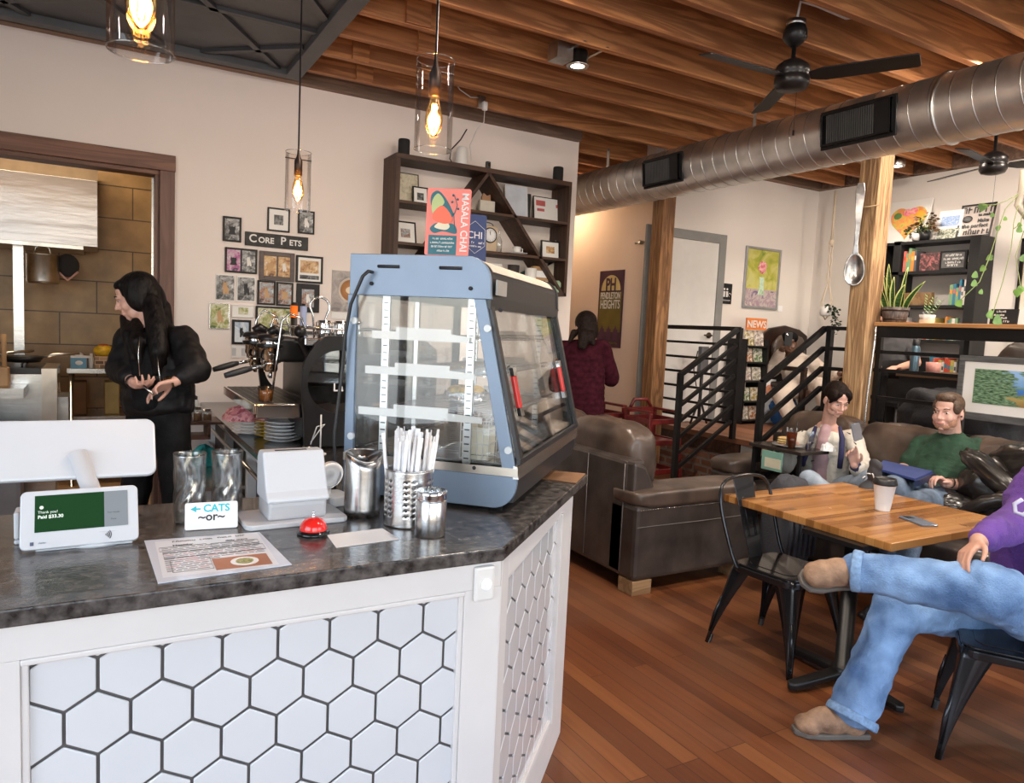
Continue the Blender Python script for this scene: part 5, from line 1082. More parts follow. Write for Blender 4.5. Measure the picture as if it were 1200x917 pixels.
# ================================================================== SOFAS
def leather(name, c1, c2):
    m = mat(name, c1, .34, 0, .25, 5, bump=.35, bscale=9, col2=c2, coat=.12); return m
M_lea = leather('dark_brown_leather', (.060, .046, .040), (.026, .020, .018)); M_lea2 = leather('worn_brown_leather', (.095, .064, .048), (.035, .025, .021)); M_nail = mat('nailhead', (.6, .55, .48), .25, 1); M_blockw = wood('pale_sofa_foot', (.20, .11, .05), (.40, .25, .13), 'X', .5)
def puff(b, c, s, e=3.2, wr=.012, seed=0, M=None, n=28):
    """soft cushion: rounded superellipsoid with leather folds"""
    def fn(u, v):
        a, p_ = 2*PI*u, PI*(v-.5); f = lambda x, k: math.copysign(abs(x)**(2/k), x)
        x, y, z = f(math.cos(a), e)*f(math.cos(p_), e), f(math.sin(a), e)*f(math.cos(p_), e), f(math.sin(p_), e)
        nn = noise.noise(V((x*2.2+seed, y*2.2, z*2.2)))+.5*noise.noise(V((x*6+seed, y*6, z*3)))
        q = V((x*s[0]/2, y*s[1]/2, z*s[2]/2))*(1+wr*nn*3)
        return V(c)+(M @ q if M is not None else q)
    b.grid(fn, n*2, n, True); return b
s1 = thing('leather_sofa', 'dark brown leather sofa seen from its arm end, nearest the counter', 'sofa', (2.83, 3.33, 0)); S = lambda x, y, z: (x-2.83, y-3.33, z)
MB().box(S(2.83, 3.46, .09), S(2.98, 5.25, .82)).build('back_panel', M_lea, s1, bev=.025)
MB().prism([S(2.84, 3.40, .50), S(3.02, 3.40, .50), S(3.01, 3.40, .66), S(2.94, 3.40, .79), S(2.84, 3.40, .82)], (0, .20, 0)).build('back_end_post', M_lea, s1, bev=.02)
for y0 in (3.34, 4.97):
    a_ = MB().box(S(2.83, y0, .09), S(3.86, y0+.27, .56)).build('arm', M_lea, s1, bev=.03)
    b = MB(); puff(b, S(3.36, y0+.135, .595), (1.08, .32, .12), 5, .006, y0); b.build('arm_pad', M_lea2, a_)
    if y0 < 4:
        b = MB()
        for k in range(52): b.ell(S(2.86+k*.0190, 3.337, .535), .0055, seg=6, rings=4)
        o = b.build('nailhead_trim', M_nail, a_); o['kind'] = 'stuff'
MB().box(S(2.98, 3.6, .12), S(3.82, 4.98, .34)).build('seat_base', M_lea, s1, bev=.02)
for k in range(2):
    b = MB(); puff(b, S(3.42, 3.955+k*.68, .41), (.86, .70, .20), 4.5, .008, k); b.build('seat_cushion', M_lea, s1)
    b = MB(); puff(b, S(3.06, 3.93+k*.70, .79), (.30, .78, .46), 3.6, .02, k+3, Matrix.Rotation(-.10, 3, 'Y')); b.build('back_cushion', M_lea2, s1)
for x, y in ((2.835, 3.345), (3.70, 3.345), (2.835, 5.10), (3.70, 5.10)): MB().box(S(x, y, 0), S(x+.15, y+.14, .09)).build('foot', M_blockw, s1, bev=.003)
M_st = mat('grey_stitching', (.16, .14, .13), .6)
MB().tube([S(2.828, 3.475, .80), S(2.828, 3.475, .5), S(2.828, 3.475, .12)], .0035, 5).build('edge_piping', M_st, s1); MB().tube([S(2.84, 3.338, .43), S(3.4, 3.338, .427), S(3.84, 3.338, .43)], .0025, 5).build('seam', M_st, s1)
MB().tube([S(2.828, 3.86, .80), S(2.828, 3.86, .12)], .003, 5).build('back_seam', M_st, s1)
s2 = thing('leather_sofa', 'long brown leather sofa below the platform on which two people sit', 'sofa', (4.25, 1.75, 0)); S = lambda x, y, z: (x-4.25, y-1.75, z)
MB().box(S(4.98, 1.75, .09), S(5.20, 4.20, .84)).build('back_panel', M_lea, s2, bev=.03)
MB().box(S(4.28, 2.0, .10), S(4.98, 3.98, .30)).build('seat_base', M_lea, s2, bev=.02)
for y0 in (1.72, 3.95):
    a_ = MB().box(S(4.28, y0, .09), S(5.1, y0+.25, .56)).build('arm', M_lea, s2, bev=.03); b = MB(); puff(b, S(4.72, y0+.125, .60), (.94, .30, .14), 4.5, .008, y0); b.build('arm_pad', M_lea2, a_)
for k in range(3):
    b = MB(); puff(b, S(4.60, 2.33+k*.655, .40), (.76, .67, .22), 4.5, .008, k); b.build('seat_cushion', M_lea, s2)
    b = MB(); puff(b, S(4.96, 2.32+k*.67, .79), (.30, .72, .52), 3.4, .022, k+7, Matrix.Rotation(.12, 3, 'Y')); b.build('back_cushion', M_lea2, s2)
b = MB()
for k in range(85): b.ell(S(4.275, 2.0+k*.023, .285), .0055, seg=6, rings=4)
o = b.build('nailhead_trim', M_nail, s2); o['kind'] = 'stuff'
for x, y in ((4.30, 1.78), (5.0, 1.78), (4.30, 4.03), (5.0, 4.03)): MB().box(S(x, y, 0), S(x+.12, y+.12, .10)).build('foot', M_blockw, s2, bev=.003)
# ================================================================== DINING TABLE
tb = thing('dining_table', 'square table with glossy golden butcher-block top on a black pedestal', 'table', (3.09, 2.09, 0)); S = lambda x, y, z: (x-3.09, y-2.09, z)
M_bb = planks('butcher_block', [(.25, (.22, .085, .02)), (.5, (.40, .17, .045)), (.8, (.56, .28, .09))], .13, .045, .55, 'X', .05, .0004)
nt_ = M_bb.node_tree
MB().box(S(2.98, 1.83, .712), S(3.99, 2.80, .75)).build('table_top', M_bb, tb, bev=.004)
MB().cyl(S(3.07, 2.07, .05), S(3.07, 2.07, .69), .037, seg=24).build('column', M_black, tb); MB().box(S(2.93, 1.93, .69), S(3.25, 2.25, .712)).build('top_plate', M_black, tb)
c = V((3.07, 2.07, 0))
for ang in (173, 265, 85, -5):
    a = math.radians(ang); d = V((math.cos(a), math.sin(a), 0)); b = MB(); pr_ = d.cross(V((0, 0, 1)))
    b.prism([V(S(*(c+d*.02+pr_*.035+V((0, 0, .035))))), V(S(*(c+d*.02-pr_*.035+V((0, 0, .035))))), V(S(*(c+d*.31-pr_*.028+V((0, 0, .012))))), V(S(*(c+d*.33+V((0, 0, .012))))), V(S(*(c+d*.31+pr_*.028+V((0, 0, .012)))))], (0, 0, .032))
    b.build('base_foot', M_black, tb, bev=.008)
MB().lathe([(0, .02), (.055, .02), (.05, .07), (.038, .09), (0, .09)], S(3.07, 2.07, 0), 24).build('base_hub', M_black, tb)
# ================================================================== METAL CHAIRS
M_tol = mat('gunmetal_black', (.022, .023, .026), .2, .55, var=.1, coat=.3)
def tolix(loc, rot, lab, back=True):
    t = thing('metal_chair', lab, 'chair', loc, rot, 'black metal cafe chairs')
    b = MB(); b.prism([(x, y, 0) for x, y in roundrect(.37, .36, .06)], (0, 0, .012)); b.xf(Tm(0, 0, .444)); b.build('seat', M_tol, t, bev=.005)
    MB().prism([(x, y, 0) for x, y in roundrect(.27, .26, .05)], (0, 0, .003)).xf(Tm(0, 0, .4555)).build('seat_recess', M_tol, t, bev=.002)
    for sx in (-1, 1):
        for sy in (-1, 1):
            fx, fy = sx*.225, (-.22 if sy < 0 else .26); b = MB(); tx_, ty_ = sx*.165, sy*.16
            def lp(t_): return V((tx_+(fx-tx_)*t_, ty_+(fy-ty_)*t_, .45*(1-t_)))
            k = 10; rows = []
            for i in range(k+1):
                t_ = i/k; c_ = lp(t_); w = .085*(1-t_)**1.6+.016; x_ = V((-sx, 0, 0)); y_ = V((0, -sy, 0))
                corner = c_+V((sx*.012, sy*.012, 0)); rows.append([corner+x_*w*1.15, corner+x_*w*.5+V((0,sy*.002,0)), corner+x_*.012, corner, corner+y_*.012, corner+y_*w*.5+V((sx*.002,0,0)), corner+y_*w*1.15])
            n0 = len(b.bm.faces); vs = [[b.bm.verts.new(p_) for p_ in r_] for r_ in rows]
            for i in range(k):
                for j in range(6): f_ = b.bm.faces.new((vs[i][j], vs[i][j+1], vs[i+1][j+1], vs[i+1][j])); f_.smooth = True
            lg = b.build('leg', M_tol, t, solid=.004)
            q0, q1 = lp(.42)+V((sx*.012, sy*.012, 0)), lp(.86)+V((sx*.012, sy*.012, 0)); MB().tube([q0, (q0+q1)/2+V((sx*.003, sy*.003, 0)), q1], [.006, .009, .005], 8).build('leg_rib', M_tol, lg); MB().cyl(lp(.9), V((fx, fy, 0)), .013, .012).build('foot_cap', M_blk, lg)
    MB().prism([(x, y, 0) for x, y in roundrect(.385, .375, .065)], (0, 0, .035)).xf(Tm(0, 0, .409)).build('seat_skirt', M_tol, t, bev=.006)
    if back:
        pts = [(-.20, .13, .43), (-.205, .17, .50), (-.215, .235, .68), (-.21, .262, .78), (-.18, .275, .835), (-.12, .283, .86), (0, .288, .868), (.12, .283, .86), (.18, .275, .835), (.21, .262, .78), (.215, .235, .68), (.205, .17, .50), (.20, .13, .43)]
        P_ = [V(p_) for p_ in pts]; out = []
        for i in range(len(P_)-1):
            p0_, p1_, p2_, p3_ = P_[max(0, i-1)], P_[i], P_[i+1], P_[min(len(P_)-1, i+2)]
            for s_ in range(4): q = s_/4; out.append(.5*((2*p1_)+(p2_-p0_)*q+(2*p0_-5*p1_+4*p2_-p3_)*q*q+(3*p1_-p0_-3*p2_+p3_)*q**3))
        out.append(P_[-1]); MB().tube(out, .0095, 8).build('back_hoop', M_tol, t)
        sp = MB(); sp.prism([(-.055, .165, .452), (.055, .165, .452), (.085, .286, .862), (-.085, .286, .862)], (0, .004, -.001)); o = sp.build('back_splat', M_tol, t, bev=.002)
        MB().tube([V((x, .160+(z-.45)*.295, z)) for x, z in ((-.028, .56), (.028, .56), (.036, .76), (-.036, .76))], .0022, 5, True).build('pressed_panel', M_tol, o)
    return t
tolix((3.05, 2.43, 0), .10, 'black metal cafe chair pushed in at the far left side of the table')
tolix((3.17, 1.42, 0), math.radians(212), 'black metal cafe chair on which the person in the purple hoodie sits', False)
# ================================================================== C-SHAPED SIDE TABLE AND FOOD
ct = thing('side_table', 'small black laptop side table in front of the woman on the sofa', 'side table', (4.46, 3.60, 0)); S = lambda x, y, z: (x-4.46, y-3.60, z); CT = .82
MB().box(S(4.31, 3.37, CT-.025), S(4.62, 3.84, CT)).build('table_top', mat('dark_top', (.035, .026, .022), .25), ct, bev=.003)
for y in (3.40, 3.81):
    MB().box(S(4.33, y-.012, .03), S(4.355, y+.012, CT-.025)).build('leg', M_black, ct); MB().box(S(4.33, y-.012, 0), S(4.62, y+.012, .03)).build('floor_bar', M_black, ct)
MB().box(S(4.33, 3.41, .02), S(4.355, 3.80, .045)).build('cross_bar', M_black, ct)
t = thing('green_booklet', 'pale green booklet hanging from the near edge of the side table', 'booklet', (4.30, 3.60, .65)); MB().box((-.012, -.09, 0), (0, .09, .14)).build('cover', mat('pale_green_card', (.22, .42, .34), .5), t); MB().box((-.014, -.085, .02), (-.012, .06, .09)).build('paper_note', mat('cream_card', (.7, .66, .5), .5), t)
t = thing('plate_of_food', 'small dark plate with a halved sandwich on the side table', 'plate', (4.46, 3.60, CT+.001)); MB().lathe([(0, 0), (.06, 0), (.115, .012), (.118, .016), (.06, .008), (0, .008)], (0, 0, 0), 32).build('plate', mat('grey_plate', (.35, .34, .33), .3), t)
for k, (x, y, r_) in enumerate(((-.02, -.03, .4), (.01, .05, -.5))):
    b = MB(); b.ell((x, y, .022), (.055, .035, .014), Rz(r_)); sw = b.build('sandwich', mat('toasted_bread', (.58, .38, .16), .7, var=.25, scale=40, bump=.3), t); MB().ell((x, y, .038), (.052, .034, .009), Rz(r_)).build('filling', mat('egg_filling', (.75, .60, .25), .6, var=.2, scale=50), sw); MB().ell((x, y, .054), (.052, .033, .014), Rz(r_)).build('top_bread', MATS['toasted_bread'], sw)
t = thing('iced_tea_glass', 'tall clear glass of dark iced tea with a straw on the side table', 'glass', (4.40, 3.53, CT+.001)); MB().lathe([(0, 0), (.033, 0), (.039, .15)], (0, 0, 0), 28).build('glass_wall', M_pglass, t); MB().lathe([(0, .004), (.031, .004), (.036, .115), (0, .115)], (0, 0, 0), 28).build('iced_tea', mat('dark_tea', (.10, .018, .004), .08, var=.05), t); MB().tube([(0, 0, .02), (.03, -.02, .20)], .003).build('straw', M_blk, t)
t = thing('water_glass', 'clear plastic cup of ice water on the near corner of the side table', 'glass', (4.50, 3.43, CT+.001)); MB().lathe([(0, 0), (.029, 0), (.038, .13)], (0, 0, 0), 28).build('cup_wall', M_vase, t); b = MB(); [b.box((-.012, -.012, -.012), (.012, .012, .012), Tm(.012*math.cos(k*2), .012*math.sin(k*2), .02+.013*k)@Rz(k)@Rx(k)) for k in range(7)]; b.build('ice', M_glass, t)
cloth('paper_napkin', 'crumpled white napkin on the side table by the water cup', (4.60, 3.37, CT+.001), (.055, .045, .05), M_paper, 8.1, 'napkin')
# cup and phone on the table
t = thing('takeaway_cup', 'white paper coffee cup with a black lid on the golden table', 'cup', (3.53, 2.235, .751)); MB().lathe([(0, 0), (.027, 0), (.027, .004), (.041, .105), (.043, .107)], (0, 0, 0), 36).xf(Matrix.Diagonal((1.3,1.3,1.3,1))).build('paper_cup', mat('white_cup_paper', (.84, .85, .85), .5, var=.01), t); MB().lathe([(.043, .104), (.0455, .106), (.0455, .113), (.043, .117), (.0405, .130), (.036, .131), (.033, .126), (0, .126)], (0, 0, 0), 36).xf(Matrix.Diagonal((1.3,1.3,1.3,1))).build('black_lid', M_blk, t)
t = thing('smartphone', 'smartphone lying face down near the right edge of the golden table', 'phone', (3.478, 2.015, .751), -.35); rslab(.088, .172, .012, .009, Tm(0, 0, .0045), 'body', mat('grey_phone_back', (.16, .20, .26), .15), t, .002); MB().box((-.03, .03, .009), (.005, .07, .0115)).build('camera_bump', M_blk, t, bev=.003)
# ================================================================== LEATHER JACKET
jk = thing('leather_jacket', 'black leather jacket thrown over the sofa beside the person in green', 'jacket', (4.62, 2.20, .56)); jk.scale = (1.25, 1.25, 1.25); M_jk = mat('black_jacket_leather', (.018, .014, .012), .28, 0, .3, 6, bump=.6, bscale=7, coat=.2)
b = MB(); rr = random.Random(5)
def fold(c, s_, rx, rz, sd): puff(b, c, s_, 2.4, .06, sd, Matrix.Rotation(rz, 3, 'Z') @ Matrix.Rotation(rx, 3, 'X'), 20)
fold((.0, 0, .04), (.34, .42, .20), 0, .2, 1); fold((.06, .06, .18), (.26, .30, .26), .3, .4, 2); fold((.10, -.03, .30), (.18, .34, .20), -.2, -.3, 3); fold((-.10, .16, .06), (.20, .24, .16), .2, .8, 4); fold((-.08, -.12, .02), (.28, .22, .15), -.2, .2, 5); fold((-.02, .02, .24), (.14, .40, .10), .5, -.1, 6)
b.build('jacket_body', M_jk, jk)
b = MB()
for k in range(5): b.tube([V((-.14+.05*k+.03*math.sin(i*.8+k), -.20+.05*i, .08+.035*k+.08*math.sin(i*.6+k*.7))) for i in range(9)], [.012+.022*math.sin(PI*i/8) for i in range(9)], 10)
b.build('sleeve_folds', M_jk, jk)
MB().tube([(-.16, -.15, .02), (-.18, -.02, .05), (-.14, .10, .03), (-.19, .2, .05)], .006).build('zip_edge', mat('zip_brown', (.22, .16, .1), .4, .6), jk)
# ================================================================== HIGH CHAIRS
M_hc = mat('dark_cherry_wood', (.16, .016, .014), .35, var=.2, scale=12, col2=(.07, .008, .008))
def highchair(loc, rot, lab):
    t = thing('high_chair', lab, 'high chair', loc, rot, 'cherry wood high chairs')
    for sx in (-1, 1):
        for sy in (-1, 1): MB().bar((sx*.21, sy*.21, 0), (sx*.17, sy*.17, .70), .04, .028, (0, 1, 0)).build('leg', M_hc, t, bev=.004)
    for z in (.12, .40, .60):
        for s_ in (-1, 1): MB().box((-.18, s_*.18-.012, z), (.18, s_*.18+.012, z+.05)).build('side_rail', M_hc, t, bev=.003); MB().box((s_*.18-.012, -.18, z), (s_*.18+.012, .18, z+.05)).build('cross_rail', M_hc, t, bev=.003)
    MB().box((-.17, -.17, .42), (.17, .17, .44)).build('seat', M_hc, t)
    for s_ in (-.175, .175): MB().bar((s_, -.18, .715), (s_, .18, .715), .05, .02).build('armrest', M_hc, t)
    MB().box((-.17, .165, .68), (.17, .195, .725)).build('back_rail', M_hc, t)
    b = MB(); b.tube([(-.13, .18, .725), (-.08, .19, .80), (.08, .19, .80), (.13, .18, .725)], .018, 8); b.build('handle_hoop', M_hc, t); return t
highchair((4.66, 5.36, .16), 0, 'dark cherry wooden high chair nearer the railing, in front of the wooden post')
highchair((4.40, 5.86, .16), 0, 'dark cherry wooden high chair further left beside the person in the burgundy sweater')
st_ = MB().box((4.2, 5.3, .0), (5.3, 6.4, .159)).build('floor', M_floor); struct(st_)
# ================================================================== POSTS, SPOON
M_post1 = wood('honey_post', (.11, .045, .016), (.42, .21, .085), 'Z', .65, 2.0, .8); M_post2 = wood('weathered_fir_post', (.16, .07, .03), (.64, .41, .21), 'Z', .75, 2.3, 1.0)
def post(x, y, w, z0, mt, lab):
    t = MB().box((-w/2, -w/2, 0), (w/2, w/2, HC-z0)).build('timber_post', mt, bev=.008); t.location = (x, y, z0); tag(t, lab, 'post'); return t
post(5.02, 5.80, .165, 0, M_post1, 'darker timber post in front of the restroom door wall'); post(5.17, 3.57, .17, 0, M_post2, 'pale rough timber post carrying the giant spoon')
sp = thing('giant_spoon', 'giant aged silver spoon hanging on the pale timber post', 'wall decoration', (5.08, 3.45, 1.9))
bowlc = AD(1001, 318, (AX(1001, 318, 5.06)-O0).dot(fw)); hand1 = AX(1008, 290, 5.065); hand2 = AX(1013, 228, 5.065)
LI = Tm(-5.08, -3.45, -1.9); upv = (hand2-hand1).normalized(); nx = (V((0, 0, 0))-V((5.08, 3.45, 0))).normalized(); sd = upv.cross(nx).normalized(); nx = sd.cross(upv).normalized(); 
bc_ = AX(1001, 318, 5.05)-nx*(-.0); bc_ = bc_+nx*.03
MX = Matrix((sd, upv, nx)).transposed().to_4x4(); MX.translation = bc_; MX = LI@MX
M_sil = mat('tarnished_silver', (.45, .44, .43), .28, 1, var=.3, scale=12, bump=.1)
b = MB(); b.grid(lambda u, v: MX@V((.072*v*math.cos(2*PI*u), .125*v*math.sin(2*PI*u)*(1+.12*math.sin(2*PI*u)), -.035*(1-v*v))), 36, 10, True); b.build('bowl', M_sil, sp, solid=.006)
b = MB(); cl = [(0, .13, 0), (0, .20, .012), (0, .32, .014), (0, .46, .012), (0, .60, .008), (0, .66, .004)]; ws = [.022, .014, .017, .026, .034, .022]
n0 = []; 
for i in range(len(cl)-1):
    a, c_ = cl[i], cl[i+1]; b.prism([MX@V((-ws[i], a[1], a[2])), MX@V((ws[i], a[1], a[2])), MX@V((ws[i+1], c_[1], c_[2])), MX@V((-ws[i+1], c_[1], c_[2]))], MX.to_3x3()@V((0, 0, .010)))
bmesh.ops.remove_doubles(b.bm, verts=b.bm.verts, dist=.0005); b.build('handle', M_sil, sp, bev=.003)
tz_ = MX@V((0, .48, 0)); MB().tube([tz_, tz_+V((.03, -.06, .0)), tz_+V((.06, -.12, .01))], .006).build('rope_tie', mat('jute', (.35, .25, .14), .9), sp)
# ================================================================== RAILINGS
M_rail = mat('satin_black_rail', (.012, .012, .013), .3, .4, var=.05)
rl = thing('stair_railing', 'black steel railing of parallel bars left of the entry steps', 'railing', (5.23, 4.87, .65)); LI = lambda p: V(p)-V((5.23, 4.87, .65))
def rod(b, p, q, r=.016): b.bar(LI(p), LI(q), r*2, r*2, (0, 0, 1) if abs((V(q)-V(p)).normalized().z) < .9 else (1, 0, 0))
ya, xb, xt = 4.87, 4.53, 5.23
b = MB(); rod(b, (xb, ya, 0), (xb, ya, 1.27), .022); b.build('lower_post', M_rail, rl)
b = MB(); rod(b, (xt, ya, .65), (xt, ya, 1.70), .022); b.build('upper_post', M_rail, rl)
b = MB(); rod(b, (xt, 5.93, .65), (xt, 5.93, 1.70), .020); b.build('wall_post', M_rail, rl)
for k in range(7):
    dz = -.16*k; b = MB(); z1 = 1.255+dz*.9; z2 = 1.685+dz*.9
    if z1 > .1: rod(b, (xb, ya, z1), (xt-.03, ya, z2), .015 if k else .02); b.build('sloping_bar', M_rail, rl)
    b = MB(); z = 1.69-.15*k
    if k < 7: rod(b, (xt, ya, z), (xt, 5.93, z), .012 if k else .02); b.build('level_bar', M_rail, rl)
r2 = thing('stair_railing', 'black steel railing of parallel bars right of the entry steps, joined to the pale post', 'railing', (5.23, 3.95, .65)); LI = lambda p: V(p)-V((5.23, 3.95, .65)); ya = 3.95
b = MB(); rod(b, (xb, ya, 0), (xb, ya, 1.27), .022); b.build('lower_post', M_rail, r2); b = MB(); rod(b, (xt, ya-.05, .65), (xt, ya-.05, 1.74), .022); b.build('upper_post', M_rail, r2)
for k in range(6):
    b = MB(); z1 = 1.27-.165*k; z2 = 1.72-.165*k
    rod(b, (xb, ya, z1), (xt, ya, z2), .02 if k == 0 else .017); b.build('sloping_bar', M_rail, r2)
    b = MB(); rod(b, (xt, ya, z2), (xt, 3.66, z2), .015); b.build('level_bar', M_rail, r2)
# ledge and railing beyond the post
lg = thing('bar_ledge', 'long golden wooden bar ledge on black railing along the platform edge', 'ledge', (5.25, 1.0, .65)); LI = lambda p: V(p)-V((5.25, 1.0, .65))
MB().box(LI((5.14, -.6, 1.745)), LI((5.40, 3.46, 1.775))).build('wooden_ledge', wood('ledge_wood', (.30, .13, .045), (.62, .32, .13), 'Y', .35, 1.0, .1), lg, bev=.004)
MB().box(LI((5.17, -.6, 1.66)), LI((5.20, 3.46, 1.745))).build('angle_iron', M_rail, lg)
for z in (1.55, 1.41, 1.20, 1.0, .80): b = MB(); rod(b, (5.22, -.6, z), (5.22, 3.48, z), .013); b.build('level_bar', M_rail, lg)
for y in (3.45, 2.80, 1.75, .7): b = MB(); rod(b, (5.22, y, .55), (5.22, y, 1.745), .018); b.build('rail_post', M_rail, lg)
t = thing('steel_conduit', 'thin bare steel pipe running down beside the pale timber post', 'pipe', (5.12, 3.43, 1.0)); MB().tube([(0, 0, .74), (0, .0, .6), (-.0, .02, .2), (0, .02, -.4), (0, .02, -.99)], .009, 8).build('pipe', M_steel, t)
# framed landscape leaning on the railing
pa = AX(1122, 413, 5.14); pb = AX(1122, 489, 5.12)
fr = thing('framed_landscape', 'large grey framed painting of trees, blue water and dry grass hung on the ledge railing', 'painting', (5.13, 2.3, 1.13)); LI = lambda y, z, x=0: (x, y-2.3, z-1.13)
y1_, y0_, z0_, z1_ = 2.80, 1.70, 1.13, 1.56
b = MB(); b.box(LI(y0_, z0_), LI(y1_, z0_+.05, .03)).box(LI(y0_, z1_-.04), LI(y1_, z1_, .03)).box(LI(y1_-.04, z0_+.05), LI(y1_, z1_-.04, .03)).box(LI(y0_, z0_+.05), LI(y0_+.04, z1_-.04, .03)); b.build('frame', mat('grey_wood_frame', (.10, .10, .10), .5, var=.2, stretch=(1, 1, 6)), fr, bev=.004)
MB().box(LI(y0_+.04, z0_+.05, .008), LI(y1_-.04, z1_-.04, .012)).build('mount', M_mat, fr)
m_, nt, bs = _new('landscape_painting'); tc = nt.nodes.new('ShaderNodeTexCoord'); sx = nt.nodes.new('ShaderNodeSeparateXYZ'); nt.links.new(tc.outputs['Generated'], sx.inputs[0])
nz = nt.nodes.new('ShaderNodeTexNoise'); nz.inputs['Scale'].default_value = 9; nz.inputs['Detail'].default_value = 6; nt.links.new(tc.outputs['Generated'], nz.inputs['Vector'])
md = nt.nodes.new('ShaderNodeMath'); md.operation = 'MULTIPLY_ADD'; md.inputs[1].default_value = .28; nt.links.new(nz.outputs[0], md.inputs[0]); nt.links.new(sx.outputs[2], md.inputs[2])
rp = _ramp(nt, [(.14, (.30, .16, .04)), (.34, (.42, .32, .12)), (.44, (.16, .22, .06)), (.50, (.05, .16, .50)), (.62, (.06, .22, .60)), (.66, (.14, .28, .22)), (.72, (.18, .36, .68)), (1, (.30, .50, .78))], md.outputs[0])
n2 = nt.nodes.new('ShaderNodeTexNoise'); n2.inputs['Scale'].default_value = 26; nt.links.new(tc.outputs['Generated'], n2.inputs['Vector']); r2_ = _ramp(nt, [(.35, (.02, .06, .02)), (.65, (.22, .36, .22))], n2.outputs[0])
m2 = nt.nodes.new('ShaderNodeMath'); m2.operation = 'MULTIPLY_ADD'; m2.inputs[1].default_value = .55; nt.links.new(nz.outputs[0], m2.inputs[0]); nt.links.new(sx.outputs[1], m2.inputs[2]); r3 = _ramp(nt, [(.95, (0, 0, 0)), (1.03, (1, 1, 1))], m2.outputs[0])
mx = nt.nodes.new('ShaderNodeMix'); mx.data_type = 'RGBA'; nt.links.new(r3.outputs[0], mx.inputs[0]); nt.links.new(rp.outputs[0], mx.inputs[6]); nt.links.new(r2_.outputs[0], mx.inputs[7]); nt.links.new(mx.outputs[2], bs.inputs['Base Color'])
MB().box(LI(1.85, 1.245, .004), LI(2.69, 1.475, .008)).build('painted_landscape', m_, fr)
# ================================================================== DUCT
du = thing('spiral_duct', 'long galvanised spiral air duct running under the joists', 'air duct', (4.5, 3.0, 3.05)); DR = .205
b = MB(); b.lathe([(DR, -4.6), (DR, 6.4)], (0, 0, 0), 56, (0, 1, 0)); b.build('duct_tube', mat('galvanised_duct', (.84, .83, .81), .42, 1, var=.12, scale=5, bump=.12, bscale=10), du)
for k in range(60):
    y = -1.2+k*.125
    if k % 1 == 0: b = MB(); b.tube([(DR*1.004*math.cos(a), y+.02*math.sin(a), DR*1.004*math.sin(a)) for a in [2*PI*i/40 for i in range(40)]], .0035, 5, True); b.build('spiral_seam', M_galv, du)
b = MB(); b.tube([((DR+.004)*math.cos(a), -.35, (DR+.004)*math.sin(a)) for a in [2*PI*i/40 for i in range(40)]], .010, 6, True); b.build('joint_band', M_galv, du)
def grille(yc, lng):
    """register box on the side of the duct that faces -X and slightly down"""
    a = math.radians(180+6); n = V((math.cos(a), 0, math.sin(a))); tn = V((-n.z, 0, n.x)); c = n*(DR-.015)
    MXg = Matrix((V((0, 1, 0)), tn, n)).transposed().to_4x4(); MXg.translation = c+V((0, yc, 0)); hh = .105
    b = MB(); b.box((-lng/2, -hh, 0), (lng/2, -hh+.012, .05), MXg).box((-lng/2, hh-.012, 0), (lng/2, hh, .05), MXg).box((-lng/2, -hh, 0), (-lng/2+.012, hh, .05), MXg).box((lng/2-.012, -hh, 0), (lng/2, hh, .05), MXg).box((-lng/2-.02, -hh-.02, 0), (lng/2+.02, hh+.02, .018), MXg).box((-lng/2+.10-.1, -hh, .03), (-lng/2+.10, hh, .05), MXg)
    g = b.build('grille_box', M_black, du, bev=.002)
    b = MB(); k = int((lng-.14)/.016)
    for i in range(k): x = -lng/2+.115+i*.016; b.box((x, -hh+.015, .03), (x+.004, hh-.015, .046), MXg)
    b.build('louvres', mat('grey_louvre', (.20, .20, .20), .4, .6), g)
grille(.14, .50); grille(2.02, .46)
for y in (-.9, 1.2, 3.1): b = MB(); b.bar((-.0, y, DR), (0, y, .40), .03, .003, (0, 1, 0)); b.build('hanger_strap', M_galv, du)
# flat supply under the far duct
tag(MB().box((5.35, 5.2, 3.28), (5.75, 5.6, 3.32)).build('ceiling_vent', M_galv), 'small flat grey vent below the joists beside the duct', 'vent')
# ================================================================== CEILING FANS
def fan(loc, rots, lab, drop=.30):
    t = thing('ceiling_fan', lab, 'ceiling fan', loc, 0, 'black industrial ceiling fans'); 
    MB().lathe([(0, drop+.12), (.055, drop+.12), (.068, drop+.09), (.07, drop+.05), (.045, drop+.02), (.02, drop), (0, drop)], (0, 0, 0), 32).build('canopy', M_black, t); MB().lathe([(.05, drop+.12), (.055, drop+.125), (.055, drop+.15), (0, drop+.15)], (0, 0, 0), 24).build('mount_plate', M_galv, t)
    MB().cyl((0, 0, .09), (0, 0, drop+.01), .013).build('downrod', M_black, t)
    MB().lathe([(0, .10), (.03, .10), (.06, .085), (.092, .06), (.10, .045), (.10, .01), (.092, .0), (.10, -.01), (.10, -.045), (.085, -.07), (.05, -.08), (0, -.08)], (0, 0, 0), 40).build('motor_housing', M_bkgl, t)
    for k in range(3):
        MXb = Rz(rots+k*2*PI/3); b = MB(); b.prism([(.10, -.035, 0), (.18, -.062, 0), (.66, -.062, 0), (.67, -.05, 0), (.67, .05, 0), (.66, .062, 0), (.18, .062, 0), (.10, .035, 0)], (0, 0, .008)); b.xf(MXb@Tm(0, 0, -.01)@Rx(math.radians(-14))); b.build('blade', M_black, t, bev=.002)
    MB().tube([(.05, 0, -.07), (.05, 0, -.30)], .0015, 5).build('pull_chain', M_brass, t); MB().cyl((.05, 0, -.33), (.05, 0, -.30), .006).build('chain_bob', M_blk, t)
    return t
fl = AD(928, 90, 4.3)
fan((fl.x, fl.y, fl.z), math.radians(57), 'black three-blade ceiling fan with a white cable, in front of the duct', .17)
